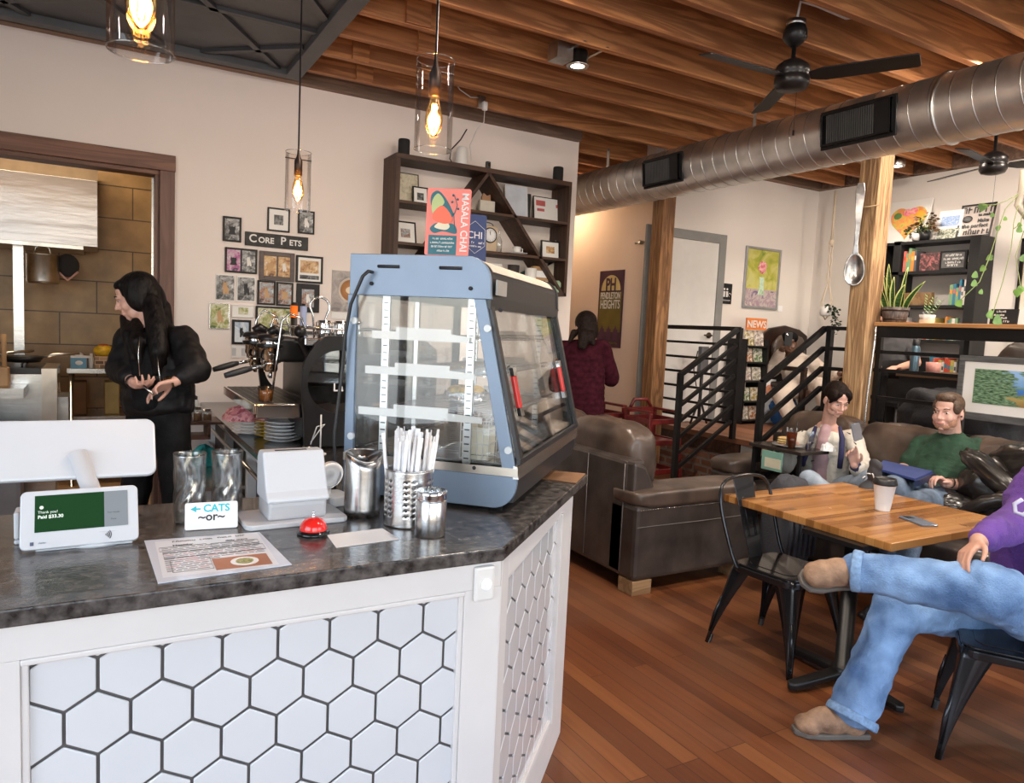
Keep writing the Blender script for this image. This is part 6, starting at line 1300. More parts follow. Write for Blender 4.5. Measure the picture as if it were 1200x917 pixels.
MB().tube([V((fl.x, fl.y, fl.z+.30)), V((fl.x+.0, fl.y-.02, fl.z+.42)), V((fl.x+.08, fl.y-.07, fl.z+.40)), V((fl.x+.22, fl.y-.17, fl.z+.33)), V((fl.x+.36, fl.y-.26, fl.z+.36)), V((fl.x+.42, fl.y-.3, fl.z+.40))], .008).build('white_cable', M_white)
tag(bpy.data.objects['white_cable'], 'white electrical cable looping from the ceiling fan mount to a joist', 'cable')
f2 = AX(1165, 184, 6.3); fan((6.3, f2.y, 3.10), math.radians(-50), 'black ceiling fan partly behind the duct near the right edge', .25)
# can light in the open ceiling
cl_ = AZ(677, 76, 3.36)
t = thing('recessed_can_light', 'exposed galvanised can light lit between the joists left of the fan', 'ceiling light', (cl_.x, cl_.y, 3.345)); MB().lathe([(.045, .005), (.07, .0), (.075, .004), (.075, .012), (.065, .014), (.065, .10), (0, .10)], (0, 0, 0), 32).build('can', M_galv, t); MB().cyl((0, 0, .008), (0, 0, .012), .05, seg=24).build('lamp_face', mat('lamp_glow', (1, .95, .85), .3, emit=(1, .9, .75), es=14), t)
MB().box((-.20, -.06, .01), (-.08, .06, .12)).build('wiring_box', M_galv, t); b = MB(); b.bar((.09, -.205, .085), (.09, .205, .085), .02, .006).bar((-.09, -.205, .085), (-.09, .205, .085), .02, .006); b.build('hanger_bars', M_galv, t)
area('can_and_fill_beam', (cl_.x, cl_.y, 3.34), (cl_.x, cl_.y, 0), .09, .09, 12, CAN, 120)
cl2 = AZ(1042, 193, 3.38)
t = thing('recessed_can_light', 'small lit can light behind the pale post above the bookshelf', 'ceiling light', (6.9, 4.55, 3.37)); MB().lathe([(.045, .005), (.07, 0), (.075, .012), (.065, .10), (0, .10)], (0, 0, 0), 28).build('can', M_galv, t); MB().cyl((0, 0, .006), (0, 0, .01), .05, seg=24).build('lamp_face', MATS['lamp_glow'], t)
MB().bar((0, -.16, .09), (0, .26, .09), .02, .006).build('hanger_bar', M_galv, t)
area('can_and_fill_beam', (6.9, 4.55, 3.36), (7.1, 4.5, 0), .09, .09, 10, CAN, 130)
area('can_and_fill_beam', (5.9, 3.9, 3.41), (7.0, 4.3, 1.2), .12, .12, 26, CAN, 160)  # added fill beam with no can above it, brightens the bookshelf
# ================================================================== HALL WALL AND DOOR WALL
pz = lambda x, y: AX(x, y, 5.149)
a_, c_ = pz(703, 318), pz(728, 408); y1_, y0_ = pz(702, 360).y, pz(730, 360).y; z1_, z0_ = pz(716, 317).z, pz(716, 407).z
pp = thing('pendleton_heights_poster', 'tall olive and plum banner reading PENDLETON HEIGHTS on the hall wall', 'poster', (5.149, (y0_+y1_)/2, (z0_+z1_)/2)); w, h = y1_-y0_, z1_-z0_
MXp = Matrix(((0, 0, -1, 0), (-1, 0, 0, 0), (0, 1, 0, 0), (0, 0, 0, 1)))
MB().box((-.012, -w/2, -h/2), (0, w/2, h/2)).build('banner', mat('plum_print', (.075, .03, .05), .5), pp)
M_ol = mat('olive_print', (.17, .13, .025), .5); M_crm = mat('cream_yellow_print', (.62, .50, .22), .5)
MB().box((-.0135, -w*.46, -h*.30), (-.012, w*.46, h*.22)).build('olive_field', M_ol, pp)
b = MB(); b.prism([V((-.014, w*.40*math.cos(a), h*.24+h*.20*math.sin(a))) for a in [PI*i/20 for i in range(21)]], (.001, 0, 0)); b.build('arched_window', M_crm, pp)
text('PH', .20, Tm(-.0155, 0, h*.31)@MXp, MATS['plum_print'], 'monogram_lettering', pp, .001, bold=.006, sx=.8)
text('PENDLETON', .105, Tm(-.0155, 0, h*.17)@MXp, M_white, 'banner_lettering', pp, .001, bold=.002, sx=.62); text('HEIGHTS', .14, Tm(-.0155, 0, h*.055)@MXp, M_white, 'banner_lettering', pp, .001, bold=.002, sx=.66)
b = MB()
for k in range(3): x = (-.28+.28*k)*w; b.prism([V((-.0145, x+dx_*w, dz_*h)) for dx_, dz_ in ((-.09, -.40), (-.09, -.26), (-.05, -.26), (0, -.21), (.05, -.26), (.09, -.26), (.09, -.40))], (.001, 0, 0))
b.build('house_silhouettes', mat('purple_print', (.10, .035, .07), .5), pp)
b = MB(); scribble(b, Tm(-.0155, 0, -h*.44)@MXp, w*.7, .025, 7, .005); b.build('small_banner_lettering', M_ol, pp)
t = thing('door_closer_bracket', 'small grey metal bracket with a ring on the hall wall', 'bracket', (5.14, AX(754, 285, 5.14).y, AX(754, 285, 5.14).z)); MB().tube([(0, -.05, 0), (-.06, -.05, .01), (-.06, .06, 0)], .012).cyl((-.05, -.05, .0), (-.1, -.05, .0), .022).build('bracket', M_galv, t)
YD = YB-.001
def on_wall(nm, lab, cat, x0, y0, x1, y1, th=.012):
    a = AY(x0, (y0+y1)/2, YD); c = AY(x1, (y0+y1)/2, YD); zt_ = AY((x0+x1)/2, y0, YD).z; zb_ = AY((x0+x1)/2, y1, YD).z
    return thing(nm, lab, cat, ((a.x+c.x)/2, YD, (zt_+zb_)/2)), c.x-a.x, zt_-zb_
t, w, h = on_wall('restroom_sign', 'small black restroom sign with white figures beside the grey door frame', 'sign', 845, 332, 857, 356)
MB().box((-w/2, -.008, -h/2), (w/2, 0, h/2)).build('plate', M_blk, t); b = MB()
for x in (-w*.25, w*.02): b.cyl((x, -.008, h*.22), (x, -.010, h*.22), .012); b.prism([(x-.016, -.008, h*.12), (x+.016, -.008, h*.12), (x+.012, -.008, -h*.16), (x-.012, -.008, -h*.16)], (0, -.002, 0))
b.tube([(w*.28+.02*math.cos(a), -.009, -h*.05+.02*math.sin(a)) for a in [i*PI/6 for i in range(10)]], .003, 5); b.build('white_figures', M_white, t); text('RESTROOM', .022, Tm(0, -.0085, -h*.33)@MXs, M_white, 'sign_lettering', t, .0005)
t, w, h = on_wall('flower_painting', 'silver framed painting of pink peonies in a glass vase on a green ground', 'painting', 871, 290, 912, 362)
b = MB(); fw_ = .028; b.box((-w/2, -.025, -h/2), (-w/2+fw_, 0, h/2)).box((w/2-fw_, -.025, -h/2), (w/2, 0, h/2)).box((-w/2+fw_, -.025, h/2-fw_), (w/2-fw_, 0, h/2)).box((-w/2+fw_, -.025, -h/2), (w/2-fw_, 0, -h/2+fw_)); b.build('frame', mat('silver_frame', (.40, .41, .42), .35, .5), t, bev=.003)
MB().box((-w/2+fw_, -.012, -h/2+fw_), (w/2-fw_, 0, h/2-fw_)).build('green_ground', art('yellow_green_paint', [(.16, .26, .04), (.42, .42, .06), (.58, .55, .18), (.45, .50, .25)], 5), t)
MB().box((-w/2+fw_, -.014, -h/2+fw_), (w/2-fw_, -.012, -h*.18)).build('painted_cloth', art('lilac_paint', [(.18, .12, .25), (.55, .48, .45), (.35, .22, .30), (.7, .65, .55)], 11), t)
b = MB(); [b.ell((.05*math.cos(k*2.3)*(.4+.1*(k % 4)), -.014, h*.19+.065*math.sin(k*2.3)*(.4+.12*(k % 3))), (.042, .003, .038), seg=14, rings=8) for k in range(11)]; b.build('painted_peonies', art('peony_paint', [(.30, .02, .06), (.70, .15, .20), (.85, .45, .45), (.9, .7, .65)], 20), t)
b = MB(); b.prism([(-.045, -.014, h*.02), (.04, -.014, h*.02), (.03, -.014, -.06), (.05, -.014, -h*.27), (-.055, -.014, -h*.27), (-.03, -.014, -.06)], (0, -.002, 0)); b.build('painted_vase', art('glass_vase_paint', [(.25, .45, .25), (.6, .75, .6), (.35, .6, .45)], 14), t)
t, w, h = on_wall('wall_card', 'tiny white label on the wall right of the peony painting', 'card', 911.5, 358, 916.5, 365); MB().box((-w/2, -.006, -h/2), (w/2, 0, h/2)).build('card', M_paper, t)
# magazine rack by the door wall
mr_ = thing('magazine_rack', 'black rack crowded with magazines and leaflets by the restroom wall', 'magazine rack', (5.98+.42, 5.82, PZ)); 
for x in (-.17, .17): MB().box((x-.012, -.14, 0), (x+.012, .14, .95)).build('side_post', M_black, mr_)
for z in (.03, .24, .47, .68, .86): MB().box((-.17, -.14, z), (.17, .14, z+.015)).build('rack_shelf', M_black, mr_)
MAGC = [('bright yellow', (.75, .55, .08)), ('orange', (.75, .25, .04)), ('white and red', (.75, .55, .5)), ('green', (.18, .35, .1)), ('cream', (.65, .6, .45))]
for k in range(5):
    z = (.875, .695, .485, .255, .045)[k]
    for j in range(2):
        c_ = MAGC[(k+j*2) % 5]; o = MB().box((-.07, -.006, 0), (.07, .006, .15 if k else .17)).build('magazine', art('magazine_%d' % ((k+j*2) % 5), [c_[1], tuple(q*.3 for q in c_[1]), (.75, .7, .62), c_[1]], 22)); o.location = (6.40-.08+.16*j, 5.74, PZ+z+.004); o.rotation_euler = (-.12, 0, 0)
        tag(o, '%s covered magazine at the %s of the rack, %s level' % (c_[0], ('left', 'right')[j], ('top', 'second', 'third', 'fourth', 'bottom')[k]), 'magazine', 'magazines in the rack')
t = thing('news_sign', 'orange and white rack header reading NEWS', 'sign', (6.40, 5.72, PZ+1.055)); MB().box((-.16, 0, 0), (.16, .015, .13)).build('board', mat('orange_board', (.75, .22, .05), .5), t); text('NEWS', .11, Tm(0, -.001, .06)@MXs, M_white, 'sign_lettering', t, .001, bold=.002)
t = thing('blue_tote_bag', 'crumpled bright blue bag on the floor by the rack', 'bag', (6.75, 5.55, PZ)); b = MB(); puff(b, (0, 0, .17), (.34, .22, .32), 2.6, .05, 4); b.build('bag', mat('blue_nylon', (.03, .14, .42), .4, var=.2, bump=.4, bscale=20), t); 
t = thing('white_paper_bag', 'white paper bag with a printed picture standing above the blue bag', 'bag', (6.70, 5.80, PZ)); MB().box((-.11, -.06, 0), (.11, .06, .50)).build('bag', M_paper, t); MB().ell((0, -.061, .38), (.06, .003, .06)).build('printed_picture', art('red_food_print', [(.5, .1, .05), (.7, .3, .15), (.3, .3, .35)], 30), t)
t = thing('card_terminal_stand', 'dark folding stroller-like stand behind the left railing', 'stand', (5.62, 5.72, PZ)); MB().box((-.05, -.03, .55), (.06, .03, .85)).build('head_unit', mat('grey_device', (.12, .12, .13), .4), t, bev=.01); MB().tube([(0, 0, .55), (.0, 0, .05)], .018).tube([(0, 0, .3), (.12, 0, .02)], .012).tube([(0, 0, .3), (-.12, 0, .02)], .012).tube([(-.08, 0, .8), (-.12, 0, .6), (-.06, 0, .4)], .006).build('stand_frame', M_blk, t)
# ================================================================== RIGHT WALL: BOOKSHELF AND ITS THINGS
RX = XR-.27
sh = thing('book_shelf', 'tall black open bookshelf against the right wall', 'bookshelf', (RX, 4.4, PZ)); y0_, y1_ = 3.92, 5.02; zt_ = 2.70; LI = lambda x, y, z: (x-RX, y-4.4, z-PZ)
for nm, (ya_, yb_) in (('side_panel', (y0_, y0_+.10)), ('side_panel', (y1_-.10, y1_)), ('divider', (4.72, 4.80))): MB().box(LI(RX, ya_, PZ), LI(XR-.01, yb_, zt_)).build(nm, mat('black_shelf', (.020, .020, .021), .5, spec=.3), sh, bev=.003)
for z in (zt_-.04, 2.35, 2.0, 1.65, 1.25, .95): MB().box(LI(RX, y0_+.1, z-.0), LI(XR-.01, y1_-.1, z+.03)).build('shelf', MATS['black_shelf'], sh)
def ry(x, y=330): return AX(x, y, RX+.08).y
BC = [(.55, .08, .04), (.65, .25, .05), (.7, .65, .6), (.05, .2, .3), (.5, .4, .1), (.1, .1, .12), (.6, .15, .12), (.2, .35, .2), (.75, .72, .68)]; BN = ['dark red', 'orange', 'off-white', 'teal', 'mustard', 'black', 'red', 'green', 'cream']
def books(ya, n, z, seed, desc, grp):
    rr = random.Random(seed); y = ya
    for k in range(n):
        w = rr.uniform(.018, .034); h = rr.uniform(.17, .25); c_ = rr.randrange(len(BC)); t = thing('book', '%s book, %s of %s' % (BN[c_], ['first', 'second', 'third', 'fourth', 'fifth', 'sixth', 'seventh', 'eighth', 'ninth', 'tenth'][k]+' from the right', desc), 'book', (RX+.03, y+w/2, z), 0, grp)
        MB().box((0, -w/2, 0), (.16, w/2, h)).build('cover', mat('book_%d' % c_, BC[c_], .5, var=.05), t); MB().box((.004, -w/2+.002, h-.001), (.158, w/2-.002, h+.0004)).build('pages', M_paper, t); MB().box((-.0006, -w/2+.003, h*.55), (0, w/2-.003, h*.75)).build('spine_label', MATS.get('book_%d' % ((c_+3) % 9)) or mat('book_%d' % ((c_+3) % 9), BC[(c_+3) % 9], .5, var=.05), t)
        y += w+.002
books(4.56, 5, 2.381, 3, 'the top shelf left row', 'books on the upper shelf')
books(4.03, 6, 2.031, 8, 'the second shelf right row', 'books on the second shelf'); books(4.03, 7, 1.681, 12, 'the third shelf right row', 'books on the third shelf'); books(4.30, 4, 1.681, 21, 'the third shelf middle row', 'middle books on the third shelf'); books(4.60, 4, 1.681, 31, 'the third shelf left row', 'left books on the third shelf')
books(4.05, 9, 1.281, 41, 'the row below the ledge', 'books under the ledge')
tag(MB().box((RX+.03, 4.32, 2.381), (RX+.05, 4.52, 2.56)).build('magazine_cover', art('pink_black_cover', [(.02, .02, .02), (.1, .05, .05), (.6, .2, .2)], 26)), 'black and pink magazine standing beside the upper books', 'magazine')
t = thing('framed_quote', 'black framed dark sign with white scribbled words on the upper shelf', 'sign', (RX+.04, 4.19, 2.381)); MB().box((0, -.13, 0), (.02, .13, .19)).build('frame', M_blk, t); MB().box((-.002, -.11, .02), (0, .11, .17)).build('panel', mat('grey_panel', (.10, .10, .10), .5), t)
MXr = Matrix(((0, 0, -1, 0), (-1, 0, 0, 0), (0, 1, 0, 0), (0, 0, 0, 1)))
b = MB(); [scribble(b, Tm(-.003, 0, z_)@MXr, w_, .022, k, .004) for k, (z_, w_) in enumerate(((.145, .15), (.11, .18), (.075, .14), (.045, .10)))]; b.build('white_lettering', M_white, t)
def leafy(nm, lab, loc, r, n, mt, potm=None, potr=.05, poth=.08, ls=.03, up=.6, seed=1, hang=0):
    t = thing(nm, lab, 'plant', loc); rr = random.Random(seed)
    if potm: MB().lathe([(0, 0), (potr*.8, 0), (potr, poth), (potr*.9, poth), (potr*.85, poth*.8), (0, poth*.8)], (0, 0, 0), 24).build('pot', potm, t)
    b = MB(); bs_ = MB()
    for k in range(n):
        a = rr.uniform(0, 2*PI); q = rr.uniform(.3, 1); p_ = V((r*q*math.cos(a), r*q*math.sin(a), poth+r*up*rr.uniform(-.1 if not hang else -hang, 1.3)*(1-.3*q)))
        if k % 3 == 0: bs_.tube([(0, 0, poth*.8), (p_.x*.4, p_.y*.4, (p_.z+poth)/2+.02), p_], .0018, 4)
        d = V((math.cos(a), math.sin(a), rr.uniform(-.4, .5))).normalized(); x_ = d.orthogonal().normalized(); y_ = d.cross(x_); th_ = rr.uniform(0, PI); sdv = x_*math.cos(th_)+y_*math.sin(th_)
        b.poly([p_, p_+d*ls*.5+sdv*ls*.33, p_+d*ls, p_+d*ls*.5-sdv*ls*.33])
    b.build('leaves', mt, t); bs_.build('stems', mat('plant_stem', (.14, .2, .05), .6), t); return t
M_leaf = mat('green_leaf', (.08, .20, .035), .45, var=.4, scale=30); M_dleaf = mat('dark_leaf', (.012, .035, .012), .45, var=.4, scale=30); M_bleaf = mat('dry_leaf', (.22, .12, .05), .6, var=.4, scale=30)
leafy('trailing_plant', 'small dark trailing plant at the right of the upper shelf', (RX+.10, 4.06, 2.381), .09, 70, M_dleaf, M_blk, .04, .05, .03, .6, 4)
tag(MB().box((RX+.02, 4.35, 2.031), (RX+.06, 4.68, 2.16)).build('wooden_plaque', art('wood_sign', [(.10, .05, .02), (.22, .12, .06), (.3, .2, .1)], 18)), 'brown wooden rectangular plaque on the second shelf', 'plaque')
# on the shelf top
def leaning(nm, lab, y, w, h, mt, x=RX+.14, z=zt_, lean=.16, th=.02, cat='painting'):
    t = thing(nm, lab, cat, (x, y, z+.001)); MB().box((0, -w/2, 0), (th, w/2, h)).xf(Ry(lean)).build('panel', mt, t, bev=.002); return t
t = leaning('heart_painting', 'canvas of a heart in pink, orange, yellow and green splashes on the shelf top', ry(1057, 262), .46, .46, M_mat)
def heart(s_): return [(s_*.062*16*math.sin(a)**3/16*1.0, s_*.062*(13*math.cos(a)-5*math.cos(2*a)-2*math.cos(3*a)-math.cos(4*a))/16) for a in [2*PI*i/48 for i in range(48)]]
for (dy, s_, am, q) in ((0, 3.2, [(.20, .30, .08), (.62, .50, .10), (.80, .25, .08), (.80, .35, .42)], 0),):
    MB().prism([V((-.003, x, .235+z)) for x, z in heart(s_)], (.002, 0, 0)).xf(Ry(.16)).build('painted_heart', art('heart_splashes', am, 13), t)
M_hr = art('pink_splashes', [(.75, .10, .14), (.85, .3, .35), (.9, .6, .3)], 30)
for x, z, r_, mm in ((.02, .33, .05, M_hr), (-.05, .34, .045, M_hr), (-.12, .30, .05, mat('orange_paint', (.85, .40, .04), .5)), (.12, .30, .045, mat('green_paint', (.12, .25, .08), .5))): MB().ell((-.004, x, z), (.002, r_, r_*.8), seg=14, rings=8).xf(Ry(.16)).build('paint_patch', mm, t)
t = leaning('blue_tree_print', 'white print with blue brush lettering above dark trees on the shelf top', ry(1107, 265), .24, .30, M_paper); MB().box((-.003, -.11, .01), (0, .11, .11)).xf(Ry(.16)).build('printed_trees', art('tree_print', [(.03, .05, .06), (.12, .16, .12), (.5, .5, .4), (.7, .7, .7)], 40), t); MB().box((-.003, -.09, .14), (0, .09, .24)).xf(Ry(.16)).build('blue_brush_print', art('blue_print', [(.7, .74, .8), (.2, .35, .65), (.72, .75, .8)], 30), t)
t = leaning('cut_metal_sign', 'black cut-out sign with a steaming cup and words on the shelf top', ry(1137, 262), .33, .34, mat('pinkish_backing', (.60, .52, .48), .6), lean=.22)
b = MB(); w, h = .33, .34
for (ya_, yb_, za_, zb_) in ((-w/2, w/2, 0, .018), (-w/2, w/2, h-.018, h), (-w/2, -w/2+.018, 0, h), (w/2-.018, w/2, 0, h)): b.box((-.008, ya_, za_), (0, yb_, zb_))
b.xf(Ry(.22)).build('black_border', M_blk, t)
for s_, z_, sz, y_ in (('to make', .225, .04, -.08), ('Make', .165, .05, -.07), ('the perfect', .115, .055, 0)): text(s_, sz, Ry(.22)@Tm(-.006, y_, z_)@MXr, M_blk, 'cut_lettering', t, .001, bold=.002)
b = MB(); scribble(b, Ry(.22)@Tm(-.006, 0, .28)@MXr, .28, .065, 3, .012, .002); scribble(b, Ry(.22)@Tm(-.006, 0, .055)@MXr, .28, .055, 4, .012, .002); b.build('cut_letter_rows', M_blk, t)
MB().ell((-.006, .085, .19), (.003, .05, .035), seg=16, rings=8).xf(Ry(.22)).build('cup_shape', M_blk, t)
leafy('brown_leaved_plant', 'small plant with brownish upright leaves on the shelf top', (RX+.07, ry(1085, 270), zt_+.001), .10, 60, M_bleaf, M_blk, .055, .09, .055, 1.6, 5); leafy('small_white_pot_plant', 'small green plant in a white pot in front of the heart canvas', (RX+.05, ry(1075, 285), zt_+.001), .10, 60, M_dleaf, M_white, .045, .07, .04, .7, 6)
# black frame at the right edge, hanging picture
t = thing('tall_black_frame', 'tall thin black picture frame on the right wall, cut by the picture edge', 'picture', (XR-.001, 2.70, 1.9)); ya_, yb_ = 2.1, AX(1192, 350, XR).y; zt2, zb2 = AX(1195, 280, XR).z, AX(1195, 368, XR).z
b = MB(); L2_ = lambda y, z, x: (x, y-2.70, z-1.9); b.box(L2_(yb_-.03, zb2, -.03), L2_(yb_, zt2, 0)).box(L2_(ya_, zt2-.03, -.03), L2_(yb_, zt2, 0)).box(L2_(ya_, zb2, -.03), L2_(yb_, zb2+.03, 0)).box(L2_(ya_, zb2, -.03), L2_(ya_+.03, zt2, 0)); b.build('frame', M_frb, t); MB().box(L2_(ya_+.03, zb2+.03, -.01), L2_(yb_-.03, zt2-.03, 0)).build('print', art('cream_print_art', [(.6, .5, .3), (.7, .64, .5), (.72, .68, .6)], 5), t)
# chalkboard sign, plants, ice bucket on the ledge
LZ = 1.776
def ly(x, y=378): return AX(x, y, 5.27).y
t = thing('chalkboard_sign', 'small black chalkboard sign with white lettering on the ledge', 'sign', (5.27, ly(1175), LZ)); MB().box((0, -.085, 0), (.012, .085, .105)).xf(Ry(.1)).build('board', M_blk, t)
b = MB(); [scribble(b, Ry(.1)@Tm(-.002, .012, z_)@MXr, w_, .013, k+20, .003) for k, (z_, w_) in enumerate(((.088, .07), (.065, .10), (.045, .05), (.022, .09)))]; b.build('chalk_lettering', M_white, t)
bk_ = thing('snake_plant', 'snake plant with yellow-edged leaves in a dark barrel pot on the ledge', 'plant', (5.27, ly(1048), LZ))
b = MB(); b.lathe([(0, 0), (.078, 0), (.098, .115), (.09, .115), (.085, .09), (0, .09)], (0, 0, 0), 18); b.build('barrel_pot', mat('grey_barrel_wood', (.13, .10, .09), .6, var=.4, scale=20, stretch=(4, 4, .4)), bk_); MB().lathe([(.080, .018), (.083, .018), (.085, .028), (.082, .028)], (0, 0, 0), 32).lathe([(.092, .085), (.096, .085), (.098, .097), (.094, .097)], (0, 0, 0), 32).build('metal_hoops', M_brass, bk_)
M_sn = mat('snake_leaf_green', (.035, .11, .02), .4, var=.5, scale=40, stretch=(1, 1, 4)); M_sy = mat('snake_leaf_edge', (.62, .66, .22), .45)
for k, (dx, dy, h_, w_, ln) in enumerate(((.0, .035, .36, .026, .05), (.0, .02, .28, .024, .10), (.0, -.05, .33, .018, -.02), (.03, -.02, .24, .026, -.03), (-.03, -.03, .20, .03, -.04), (.0, -.07, .22, .026, -.14), (-.02, .06, .20, .026, .08), (.02, .05, .17, .022, .16), (-.03, .0, .26, .022, .02))):
    b = MB(); n_ = 10; cols = []
    for i in range(n_+1):
        t_ = i/n_; wv = w_*math.sin(PI*(.22+.78*t_))**.7 if t_ < 1 else 0; c_ = V((dx*(1-t_*.3)-.02*math.sin(3*t_), dy+ln*t_**1.4, .085+h_*t_)); cols.append([b.bm.verts.new(c_+V((-.003 if q in (-1, 1) else .003, q*wv, 0))) for q in (-1, -.72, 0, .72, 1)])
    for i in range(n_):
        for j in range(4): f_ = b.bm.faces.new((cols[i][j], cols[i][j+1], cols[i+1][j+1], cols[i+1][j])); f_.smooth = True; f_.material_index = 1 if j in (0, 3) else 0
    b.build('leaf', [M_sn, M_sy], bk_, solid=.0015)
t = thing('ice_cube_glass', 'chunky clear square glass at the ledge end by the post', 'glass', (5.27, ly(1021.5), LZ)); MB().box((-.033, -.033, 0), (.033, .033, .062)).build('glass_block', M_vase, t, bev=.008); MB().box((-.024, -.024, .01), (.024, .024, .058)).build('inner_facets', mat('frosted_glass', (.55, .6, .62), .15), t, bev=.006)
zt2_ = leafy('zz_plant_pot', 'young bright green plant in a low white and tan pot on the ledge', (5.27, ly(1086), LZ), .07, 0, M_leaf, mat('speckled_white_pot', (.62, .58, .54), .6, var=.2, scale=30), .055, .062, .03, 1, 9)
MB().cyl((0, 0, .001), (0, 0, .028), .0505, .053).build('tan_pot_base', mat('tan_pot', (.52, .36, .24), .6), zt2_); MB().lathe([(0, .06), (.022, .065), (.028, .08), (.02, .09), (0, .09)], (0, .005, 0), 16).build('glass_bulb', M_vase, zt2_)
b = MB()
for s_ in range(3):
    for i in range(6):
        t_ = i/5; p_ = V((0, -.02*s_+.01-.03*s_*t_, .09+.10*t_-.02*s_))
        for sg in (-1, 1): d = V((0, sg*.7, .7)).normalized(); q = V((1, 0, .2)); b.poly([p_, p_+d*.016+q*.008, p_+d*.034, p_+d*.016-q*.008])
b.build('bright_leaves', mat('bright_leaf', (.16, .36, .06), .4, var=.2), zt2_)
# macrame hanger
mp = AX(969, 350, XR-.35)
t = thing('macrame_plant_hanger', 'cream macrame hanger with a white pot and dark trailing plant in the corner', 'hanging plant', (mp.x, mp.y, 1.9)); zr = lambda y: AX(969, y, XR-.35).z-1.9
M_rope = mat('cotton_rope', (.62, .52, .40), .9); ztp = HC-.1-1.9; zk = zr(285); zp = zr(354); zb_ = zr(362)
MB().tube([(0, 0, ztp), (0, 0, zk)], .014).build('hanging_rope', M_rope, t); MB().ell((0, 0, zk), (.03, .03, .04)).build('knot', M_rope, t)
b = MB()
for a in (0, PI/2, PI, 3*PI/2): b.tube([(0.008*math.cos(a), .008*math.sin(a), zk)]+[((.018+.008*math.sin(i*1.5))*math.cos(a), (.018+.008*math.sin(i*1.5))*math.sin(a), zk+(zr(333)-zk)*i/12) for i in range(1, 13)]+[(.075*math.cos(a), .075*math.sin(a), zp), (.05*math.cos(a), .05*math.sin(a), zb_-.06), (0, 0, zb_-.12)], .006, 6)
b.build('knotted_cords', M_rope, t)
MB().lathe([(0, zb_-.08), (.05, zb_-.08), (.065, zb_-.06), (.07, zb_+.03), (.06, zb_+.03), (0, zb_+.02)], (0, 0, 0), 28).build('white_pot', M_white, t)
b = MB(); rr = random.Random(2)
for k in range(110):
    q = rr.random(); p_ = V((-.05+.10*rr.random(), -.02-.10*min(1, q*2)-.04*rr.random(), zb_+.05-.38*q*rr.random()**.5)); d = V((rr.uniform(-1, 1), rr.uniform(-1, 1), rr.uniform(-1, .3))).normalized(); s_ = V((rr.uniform(-1, 1), rr.uniform(-1, 1), rr.uniform(-1, 1))).cross(d).normalized(); b.poly([p_, p_+d*.02+s_*.014, p_+d*.04, p_+d*.02-s_*.014])
b.build('trailing_leaves', M_dleaf, t)
# hanging pothos at the right edge
t = thing('hanging_pothos', 'pothos vines with bright green leaves trailing from a rope basket at the right edge', 'hanging plant', tuple(AD(1203, 235, 2.9))); O_ = AD(1203, 235, 2.9)
M_pl = mat('pothos_leaf', (.20, .36, .05), .4, var=.3, scale=20); vs_ = [[(1197, 225), (1180, 235), (1165, 240), (1152, 240)], [(1197, 224), (1178, 245), (1172, 262), (1160, 300), (1148, 330), (1125, 352)], [(1197, 226), (1188, 260), (1185, 290), (1175, 330), (1165, 362), (1162, 372)], [(1200, 240), (1196, 262), (1188, 268)], [(1200, 270), (1190, 300), (1196, 335), (1195, 338)]]
def pleaf(b, p_, s_, k):
    a = k*2.1; x_ = (rt*math.cos(a)-up*.6+fw*.2).normalized(); y_ = x_.cross(fw+rt*.3*math.sin(k)).normalized(); pts_ = [(0, 0), (.1, .45), (.35, .5), (.7, .3), (1, 0), (.7, -.3), (.35, -.5), (.1, -.45)]; b.poly([p_+x_*s_*u_+y_*s_*v_-O_ for u_, v_ in pts_])
for i, vine in enumerate(vs_):
    pts_ = [AD(x, y, 2.9-.02*j) for j, (x, y) in enumerate(vine)]; MB().tube([p_-O_ for p_ in pts_], .0018, 5).build('vine', mat('vine_stem', (.25, .30, .10), .5), t)
k = 0
for (x, y, s_) in ((1153, 238, .035), (1122, 352, .034), (1140, 320, .03), (1139, 330, .03), (1148, 340, .022), (1170, 264, .026), (1165, 250, .02), (1180, 255, .018), (1163, 300, .028), (1155, 312, .028), (1162, 298, .022), (1164, 322, .0), (1158, 365, .038), (1165, 372, .045), (1173, 355, .0), (1192, 267, .03), (1196, 300, .03), (1193, 338, .036), (1199, 336, .03), (1197, 262, .02)):
    if s_: b = MB(); pleaf(b, AD(x, y, 2.88), s_, k*.3+2.2); k += 1; b.build('leaf', M_pl, t, solid=.0006)
MB().tube([AD(1199, 200, 2.9)-O_, AD(1197, 222, 2.9)-O_, AD(1192, 240, 2.9)-O_, AD(1203, 255, 2.9)-O_], .012).build('basket_rope', M_rope, t); MB().tube([AD(1203, 190, 2.9)-O_, V((AD(1203, 190, 2.9)-O_).to_tuple())+V((0, 0, HC+.2-AD(1203, 190, 2.9).z))], .004).build('hanging_cord', M_rope, t); b = MB(); puff(b, AD(1222, 232, 2.9)-O_, (.12, .12, .12), 2.5, .02, 1); b.build('rope_basket', M_rope, t)
